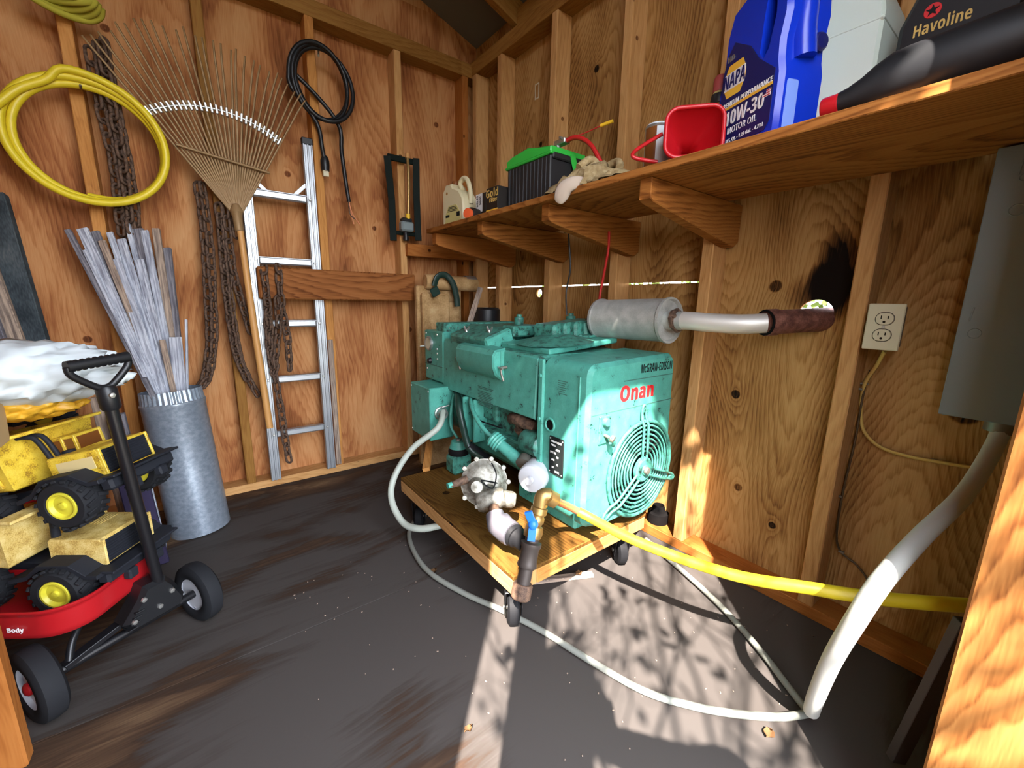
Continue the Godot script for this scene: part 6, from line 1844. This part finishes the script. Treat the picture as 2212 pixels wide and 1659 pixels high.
	var cor := Vector3(-0.068, 0.165, 0.07)
	dump_truck("lower faded yellow toy dump truck standing in the red wagon", Vector3(-1.712, 0.352, 1.035) - tb * cor, tb, "toy_faded", false)
	var ub := tb * Basis(Vector3(1, 0, 0), deg_to_rad(-13.0))
	dump_truck("upper yellow toy dump truck stacked nose-up on the lower truck", Vector3(-1.697, 0.567, 1.0) - ub * cor, ub, "toy_yellow", true)
	var rb := Basis(Vector3.UP, deg_to_rad(235.0)) * Basis(Vector3(1, 0, 0), deg_to_rad(-4.0))
	dump_truck("third toy dump truck at the back, mostly hidden by the white bag", Vector3(-1.862, 0.57, 0.5145) - rb * Vector3(-0.1, 0.06, -0.2), rb, "toy_yellow", true)
	# bags and the carton at the left edge
	var nz := noise(77, 5.0, 3)
	for q in [["plastic_bag", "crumpled white plastic bag slumped on top of the toys at far left", Vector3(-1.806, 0.7458, 0.9), Vector3(0.15, 0.075, 0.1), "bag_white", "bag"], ["plastic_bag", "yellow printed plastic bag under the white bag at far left", Vector3(-1.828, 0.6719, 0.86), Vector3(0.09, 0.045, 0.08), "bag_yellow", "bag"]]:
		var g := []
		for a in 25:
			var row := []
			for b in 36:
				var ph := PI * a / 24.0
				var t2 := TAU * b / 36.0
				var d := Vector3(cos(ph), sin(ph) * cos(t2), sin(ph) * sin(t2))
				var k := 1.0 + 0.3 * nz.get_noise_3d(d.x * 0.5, d.y * 0.7, d.z * 0.7) + 0.07 * nz.get_noise_3d(d.x * 1.6, d.y * 1.7, d.z * 1.7 + 9.0)
				if d.x > 0.55:
					k *= 1.0 + (d.x - 0.55) * 0.35
				var sz: Vector3 = q[3]
				row.append(q[2] + Vector3(d.x * sz.x * k, (d.y * k - absf(d.x) * d.x * 0.1) * sz.y, d.z * sz.z * k))
			g.append(row)
		var s := Shape.new()
		s.sheet(g, true, q[2])
		tag(obj(q[0], s, M[q[4]]), q[1], q[5])
	tag(obj("cardboard_box", nb(Vector3(-1.785, 0.6876, 1.13) + Vector3(-0.15, 0.0, -0.1), Vector3(0.2, 0.17, 0.18), 0.003, Basis(Vector3(0, 0, 1), -0.04)), M.carton), "plain brown cardboard box resting on the toy truck at the left edge", "box")
	# post of the partition at the left edge of the picture
	tag(obj("partition_post", span(Vector3(-1.935, 0.0, 1.2), Vector3(-1.835, 2.2, 1.238), 0.004), M.stud_old), "upright wooden post at the lower left edge, in front of the wagon wheel", "post")


# ---------------------------------------------------------------- lying on the floor
func floor_things() -> void:
	var c := wthing("output_conduit", "pale grey flexible conduit looping from the generator's output box to the floor", "conduit", Vector3(-0.85, 0.1, 0.8))
	obj("sheath", nt(curve([Vector3(-0.665, 0.442, 0.77), Vector3(-0.67, 0.4504, 0.7904), Vector3(-0.73, 0.4093, 0.8548), Vector3(-0.83, 0.3303, 0.823), Vector3(-0.91, 0.2317, 0.8277), Vector3(-0.94, 0.1574, 0.8677), Vector3(-0.93, 0.0967, 0.948), Vector3(-0.9, 0.0977, 1.027), Vector3(-0.84, 0.1142, 1.077), Vector3(-0.76, 0.1018, 1.055)], 7), 0.0125, 12), M.conduit, c)
	var a := wthing("floor_cable", "grey cable snaking across the sunlit floor from the thick cable's foot to the pallet", "cable", Vector3(-0.7364, 0, 1.737))
	obj("sheath", nt(curve([Vector3(-0.4432, 0.013, 2.134), Vector3(-0.5065, 0.013, 2.099), Vector3(-0.5778, 0.013, 2.04), Vector3(-0.6458, 0.013, 1.967), Vector3(-0.708, 0.013, 1.873), Vector3(-0.7466, 0.013, 1.745), Vector3(-0.7852, 0.013, 1.588), Vector3(-0.8333, 0.013, 1.452), Vector3(-0.8871, 0.013, 1.324), Vector3(-0.9281, 0.013, 1.176), Vector3(-0.9246, 0.013, 1.039), Vector3(-0.885, 0.013, 0.897), Vector3(-0.7918, 0.013, 0.7838)], 7), 0.0085, 10), M.cord_gray, a)
	var b := wthing("floor_cable", "straight grey cable running from under the pallet to the thick cable's foot", "cable", Vector3(-0.3211, 0, 1.925))
	obj("sheath", nt(curve([Vector3(-0.1494, 0.013, 1.483), Vector3(-0.1935, 0.013, 1.622), Vector3(-0.2666, 0.013, 1.828), Vector3(-0.3491, 0.013, 1.984), Vector3(-0.4092, 0.013, 2.073), Vector3(-0.4467, 0.013, 2.129)], 6), 0.0085, 10), M.cord_gray, b)
	var s := Shape.new()
	s.bar(Vector3(-0.746, 0.008, 1.369), Vector3(-0.4753, 0.008, 1.5), 0.022, 0.012, Vector3(0.3, 0, 1))
	tag(obj("floor_stick", s, M.stick_tan), "flat pale wood strip lying on the floor below the pallet corner", "stick")
	var r := Shape.new()
	r.bar(Vector3(-0.4352, 0.03, 2.276), Vector3(-0.45, 0.3908, 2.317), 0.026, 0.018, Vector3(1, 0, 1))
	tag(obj("leaning_batten", r, M.pipe_black), "brown batten leaning in the dark corner by the door post", "batten")
	tag(obj("black_can", nl([Vector2(0, 0), Vector2(0.04, 0.0), Vector2(0.042, 0.01), Vector2(0.042, 0.08), Vector2(0.03, 0.085), Vector2(0.022, 0.11), Vector2(0.02, 0.11), Vector2(0.018, 0.09), Vector2(0, 0.09)], Vector3(-0.0289, 0, 1.481) + Vector3(0.0, 0, -0.03), Basis.IDENTITY, 22), M.soot_black), "oily black can on the floor right of the generator", "can")
	# dry leaves
	for q in [[935, 1238, 0.016, 0.4], [1118, 1328, 0.018, 2.0], [1250, 1242, 0.014, 1.0], [1100, 1235, 0.012, 3.0], [1012, 1580, 0.01, 0.2], [1660, 1590, 0.014, 1.5]]:
		var p := PY2(q[0], q[1])
		var lf := Shape.new()
		var g := []
		for u in 5:
			var row := []
			for v in 5:
				var e := sin(PI * u / 4.0)
				row.append(p + Vector3((u - 2) * 0.5 * q[2], 0.004 + 0.006 * absf(v - 2.0) * 0.5 + 0.003 * sin(u * 2.0 + q[3]), (v - 2) * 0.4 * q[2] * e).rotated(Vector3.UP, 0.0))
			g.append(row)
		lf.sheet(g, false, p - Vector3(0, 1, 0))
		var where: String = {935: "near the cable loop left of the pallet", 1118: "under the pallet's front caster", 1250: "on the wood strip below the pallet", 1100: "behind the pipe cap at the pallet corner", 1012: "alone on the dark floor at the front", 1660: "beside the thick cable's foot"}[q[0]]
		tag(obj("dry_leaf", lf, M.leaf_dry), "small curled dry brown leaf " + where, "leaf", "dry leaves on the floor")
	# crumbs and dust
	var d := Shape.new()
	for k in 130:
		var p := Vector3(rng.randf_range(-1.35, -0.15), 0.0015, rng.randf_range(0.9, 2.1))
		d.box(p, Vector3(rng.randf_range(0.0015, 0.005), 0.0015, rng.randf_range(0.001, 0.003)), 0.0, Basis(Vector3.UP, rng.randf() * 6.0))
	var ob := obj("floor_crumbs", d, M.stick_tan)
	tag(ob, "pale crumbs and flakes scattered over the dark floor", "crumbs").set_meta("kind", "stuff")


func PY2(x: float, y: float) -> Vector3:   # floor spot of a leaf
	return {935.0: Vector3(-0.9139, 0, 1.164), 1118.0: Vector3(-0.7945, 0, 1.489), 1250.0: Vector3(-0.5262, 0.016, 1.482), 1100.0: Vector3(-0.7022, 0, 1.323), 1012.0: Vector3(-1.092, 0, 1.697), 1660.0: Vector3(-0.5662, 0, 2.095)}[x]


# ---------------------------------------------------------------- outside the door
func build_outside() -> void:
	var g := obj("ground", nb(Vector3(0, -0.35, 0), Vector3(60, 0.1, 60), 0.0), M.ground)
	g.set_meta("kind", "structure")
	# small tree between the sun and the doorway
	var t := wthing("tree", "small bare-branched tree outside the shed door", "tree", Vector3(-2.7, -0.3, 3.9))
	var s := Shape.new()
	var lv := Shape.new()
	var r := RandomNumberGenerator.new()
	r.seed = 77
	s.tube(curve([Vector3(-2.7, -0.3, 3.9), Vector3(-2.75, 0.8, 3.85), Vector3(-2.6, 1.7, 3.8), Vector3(-2.3, 2.5, 3.6)], 5), 0.035, 10)
	var stack := []
	for k in 9:
		var h := 0.3 + 0.08 * k
		stack.append([Vector3(-2.75, 0.4, 3.85).lerp(Vector3(-2.3, 2.5, 3.6), h), Vector3(r.randf_range(0.2, 1.0), r.randf_range(0.0, 0.7), r.randf_range(-0.7, 0.1)).normalized(), 0.011, 0.95])
	while stack.size():
		var b: Array = stack.pop_back()
		var pts := [b[0]]
		var d: Vector3 = b[1]
		var p: Vector3 = b[0]
		for k in 5:
			d = (d + Vector3(r.randf_range(-0.3, 0.3), r.randf_range(-0.22, 0.3), r.randf_range(-0.3, 0.3))).normalized()
			p += d * b[3] / 5.0
			pts.append(p)
			if b[2] > 0.0028 and k > 0:
				stack.append([p, (d + Vector3(r.randf_range(-1, 1), r.randf_range(-0.6, 0.8), r.randf_range(-1, 1))).normalized(), b[2] * 0.55, b[3] * 0.62])
		s.tube(pts, [b[2], b[2] * 0.9, b[2] * 0.8, b[2] * 0.7, b[2] * 0.55, b[2] * 0.3], 5, false, false)
		if b[2] < 0.004 and r.randf() < 0.22:
			for k in 3:
				var c: Vector3 = pts[3 + k % 3] + Vector3(r.randf_range(-0.04, 0.04), r.randf_range(-0.04, 0.04), r.randf_range(-0.04, 0.04))
				lv.box(c, Vector3(0.04, 0.0015, 0.022), 0.0, Basis.from_euler(Vector3(r.randf() * 6, r.randf() * 6, r.randf() * 6)))
	# leafy spray above the eave
	s.tube(curve([Vector3(-2.45, 2.0, 3.7), Vector3(-2.1, 2.8, 3.45), Vector3(-1.75, 3.1, 3.2), Vector3(-1.55, 3.2, 3.05)], 4), 0.008, 5)
	for k in 420:
		var e := Vector3(r.randfn(), r.randfn(), r.randfn()).limit_length(2.0)
		lv.box(Vector3(-1.68, 3.15, 3.13) + e * Vector3(0.06, 0.1, 0.085), Vector3(0.05, 0.0015, 0.03), 0.0, Basis.from_euler(Vector3(r.randf() * 6, r.randf() * 6, r.randf() * 6)))
	s.tube(curve([Vector3(-2.45, 2.2, 3.65), Vector3(-2.35, 2.9, 3.3), Vector3(-2.15, 3.35, 2.95), Vector3(-2.0, 3.45, 2.8)], 4), 0.008, 5)
	for k in 520:
		var e := Vector3(r.randfn(), r.randfn(), r.randfn()).limit_length(2.0)
		lv.box(Vector3(-2.12, 3.38, 2.92) + e * Vector3(0.13, 0.08, 0.09), Vector3(0.05, 0.0015, 0.03), 0.0, Basis.from_euler(Vector3(r.randf() * 6, r.randf() * 6, r.randf() * 6)))
	obj("trunk", s, M.bark, t)
	obj("leaves", lv, M.foliage, t).set_meta("kind", "stuff")
	# hedge seen through the exhaust hole
	var hs := Shape.new()
	var nz := noise(3, 1.5, 2)
	for k in 5000:
		var p := Vector3(r.randf_range(1.6, 2.4), r.randf_range(-0.3, 1.7), r.randf_range(-1.5, 2.6))
		hs.box(p, Vector3(0.05, 0.002, 0.03), 0.0, Basis.from_euler(Vector3(r.randf() * 6, r.randf() * 6, r.randf() * 6)))
	var hg := wthing("hedge", "pale green hedge outside, glimpsed through the exhaust hole", "hedge", Vector3(2.0, -0.3, 0.6))
	obj("leaves", hs, M.hedge, hg).set_meta("kind", "stuff")


func build_things() -> void:
	generator()
	muffler()
	pallet()
	gas_line()
	wall_things()
	pipe_and_sticks()
	shelf_things()
	wall_fittings()
	wagon_and_toys()
	floor_things()
	photographer()


# ---------------------------------------------------------------- the person in the doorway
# tapered capsules joined by a smooth minimum, meshed as surface nets
func skin(bones: Array, cell: float, blend: float) -> Shape:
	var lo := Vector3.ONE * 99.0
	var hi := -lo
	for b in bones:
		for k in 2:
			var p: Vector3 = b[k]
			lo = lo.min(p - Vector3.ONE * (b[2 + k] + cell * 2))
			hi = hi.max(p + Vector3.ONE * (b[2 + k] + cell * 2))
	var nx := int((hi.x - lo.x) / cell) + 2
	var ny := int((hi.y - lo.y) / cell) + 2
	var nz := int((hi.z - lo.z) / cell) + 2
	var f := PackedFloat32Array()
	f.resize(nx * ny * nz)
	f.fill(1.0)
	for b in bones:
		var a: Vector3 = b[0]
		var d: Vector3 = b[1] - b[0]
		var dd := maxf(d.length_squared(), 1e-9)
		var m: float = maxf(b[2], b[3]) + blend + cell * 2.0
		var l0 := (a.min(b[1]) - Vector3.ONE * m - lo) / cell
		var l1 := (a.max(b[1]) + Vector3.ONE * m - lo) / cell
		for z in range(maxi(int(l0.z), 0), mini(int(l1.z) + 1, nz)):
			for y in range(maxi(int(l0.y), 0), mini(int(l1.y) + 1, ny)):
				for x in range(maxi(int(l0.x), 0), mini(int(l1.x) + 1, nx)):
					var p := lo + Vector3(x, y, z) * cell
					var t := clampf((p - a).dot(d) / dd, 0.0, 1.0)
					var v: float = p.distance_to(a + d * t) - lerpf(b[2], b[3], t)
					var at := (z * ny + y) * nx + x
					var o := f[at]
					var h := maxf(blend - absf(o - v), 0.0) / blend
					f[at] = minf(o, v) - h * h * blend * 0.25
	var s := Shape.new()
	var ids := {}
	for z in nz - 1:
		for y in ny - 1:
			for x in nx - 1:
				var at := (z * ny + y) * nx + x
				var sum := Vector3.ZERO
				var n := 0
				var c := [f[at], f[at + 1], f[at + nx], f[at + nx + 1], f[at + nx * ny], f[at + nx * ny + 1], f[at + nx * ny + nx], f[at + nx * ny + nx + 1]]
				for e in [[0, 1], [2, 3], [4, 5], [6, 7], [0, 2], [1, 3], [4, 6], [5, 7], [0, 4], [1, 5], [2, 6], [3, 7]]:
					var u: float = c[e[0]]
					var w: float = c[e[1]]
					if (u < 0.0) != (w < 0.0):
						var t := u / (u - w)
						var pa := Vector3(e[0] & 1, (e[0] >> 1) & 1, e[0] >> 2)
						var pb := Vector3(e[1] & 1, (e[1] >> 1) & 1, e[1] >> 2)
						sum += pa.lerp(pb, t)
						n += 1
				if n:
					var g := Vector3(c[1] + c[3] + c[5] + c[7] - c[0] - c[2] - c[4] - c[6], c[2] + c[3] + c[6] + c[7] - c[0] - c[1] - c[4] - c[5], c[4] + c[5] + c[6] + c[7] - c[0] - c[1] - c[2] - c[3])
					ids[at] = s.vert(lo + (Vector3(x, y, z) + sum / n) * cell, g.normalized(), Vector2(x, y) * cell)
	for at in ids:
		for e in [[1, nx, nx * ny], [nx, 1, nx * ny], [nx * ny, 1, nx]]:
			if (f[at] < 0.0) != (f[at + e[0]] < 0.0) and ids.has(at - e[1]) and ids.has(at - e[2]) and ids.has(at - e[1] - e[2]):
				s.tri(ids[at], ids[at - e[1]], ids[at - e[1] - e[2]])
				s.tri(ids[at], ids[at - e[1] - e[2]], ids[at - e[2]])
	return s


func photographer() -> void:
	var c := Vector3(-1.469, 0.928, 2.334)
	var f := Vector3(0.604, 0, -0.797)
	var r := Vector3(0.797, 0, 0.604)
	var u := Vector3.UP
	var p := wthing("person", "person in a dark jacket standing outside the doorway, holding a phone out with both hands", "person", c - f * 0.45 + u * -1.228)
	var hip := c - f * 0.5 - u * 0.42
	var chest := c - f * 0.46 + u * 0.08
	var bones := [[hip, chest, 0.14, 0.15], [hip - r * 0.07, hip + r * 0.07, 0.13, 0.13], [chest - r * 0.12 + u * 0.06, chest + r * 0.12 + u * 0.06, 0.1, 0.1]]
	for s in [-1.0, 1.0]:
		var sh: Vector3 = chest + r * 0.19 * s + u * 0.1
		var el: Vector3 = c + r * 0.35 - f * 0.16 + u * 0.0 if s > 0 else c + r * 0.0 - f * 0.3 - u * 0.14
		var wr: Vector3 = c + r * (0.135 if s > 0 else -0.01) - f * 0.06 - u * 0.03
		bones.append_array([[sh, el, 0.065, 0.048], [el, wr, 0.048, 0.034]])
		var kn: Vector3 = hip + r * 0.1 * s - u * 0.4 + f * 0.04
		bones.append_array([[hip + r * 0.09 * s, kn, 0.1, 0.065], [kn, hip + r * 0.11 * s - u * 0.76, 0.062, 0.045], [hip + r * 0.11 * s - u * 0.76, hip + r * 0.12 * s - u * 0.775 + f * 0.14, 0.04, 0.03]])
	obj("body", skin(bones, 0.02, 0.05), M.clothes, p)
	var hd := chest + u * 0.36 + f * 0.07
	obj("head", skin([[chest + u * 0.15, hd - u * 0.06, 0.055, 0.055], [hd - u * 0.02, hd + u * 0.04, 0.078, 0.09], [hd + f * 0.06 - u * 0.06, hd + f * 0.05 - u * 0.02, 0.03, 0.04], [hd + f * 0.1 - u * 0.015, hd + f * 0.085 + u * 0.02, 0.012, 0.01], [hd - r * 0.085, hd - r * 0.085 + u * 0.03, 0.014, 0.016], [hd + r * 0.085, hd + r * 0.085 + u * 0.03, 0.014, 0.016]], 0.008, 0.02), M.skin, p)
	obj("hair", skin([[hd + u * 0.07 - f * 0.02, hd + u * 0.075 + f * 0.03, 0.088, 0.075], [hd - f * 0.04, hd + u * 0.04 - f * 0.04, 0.07, 0.082]], 0.01, 0.03), M.bark, p)
	for s in [-1.0, 1.0]:
		var wr: Vector3 = c + r * (0.135 if s > 0 else -0.01) - f * 0.06 - u * 0.03
		var pl: Vector3 = c + r * (0.125 if s > 0 else -0.035) - f * 0.022 + u * 0.0
		var hb := [[wr, pl, 0.03, 0.024]]
		for k in 4:
			var b0: Vector3 = pl + u * (0.026 - k * 0.017)
			hb.append_array([[b0, b0 + r * 0.02 * s - f * -0.004, 0.0085, 0.008], [b0 + r * 0.02 * s - f * -0.004, b0 - r * 0.012 * s - f * 0.006, 0.008, 0.007]])
		hb.append_array([[pl + u * 0.01, pl + u * 0.045 - r * 0.02 * s - f * 0.02, 0.011, 0.009], [pl + u * 0.045 - r * 0.02 * s - f * 0.02, pl + u * 0.03 - r * 0.045 * s - f * 0.024, 0.009, 0.008]])
		obj("hand", skin(hb, 0.005, 0.008), M.skin, p)
	var cb := Basis.from_euler(Vector3(-0.19918, -0.64815, 0.01581))
	tag(obj("phone", nb(c + cb * Vector3(0.05, -0.015, 0.014), Vector3(0.15, 0.072, 0.008), 0.003, cb), M.black_plastic), "black phone held sideways in the person's hands", "phone")
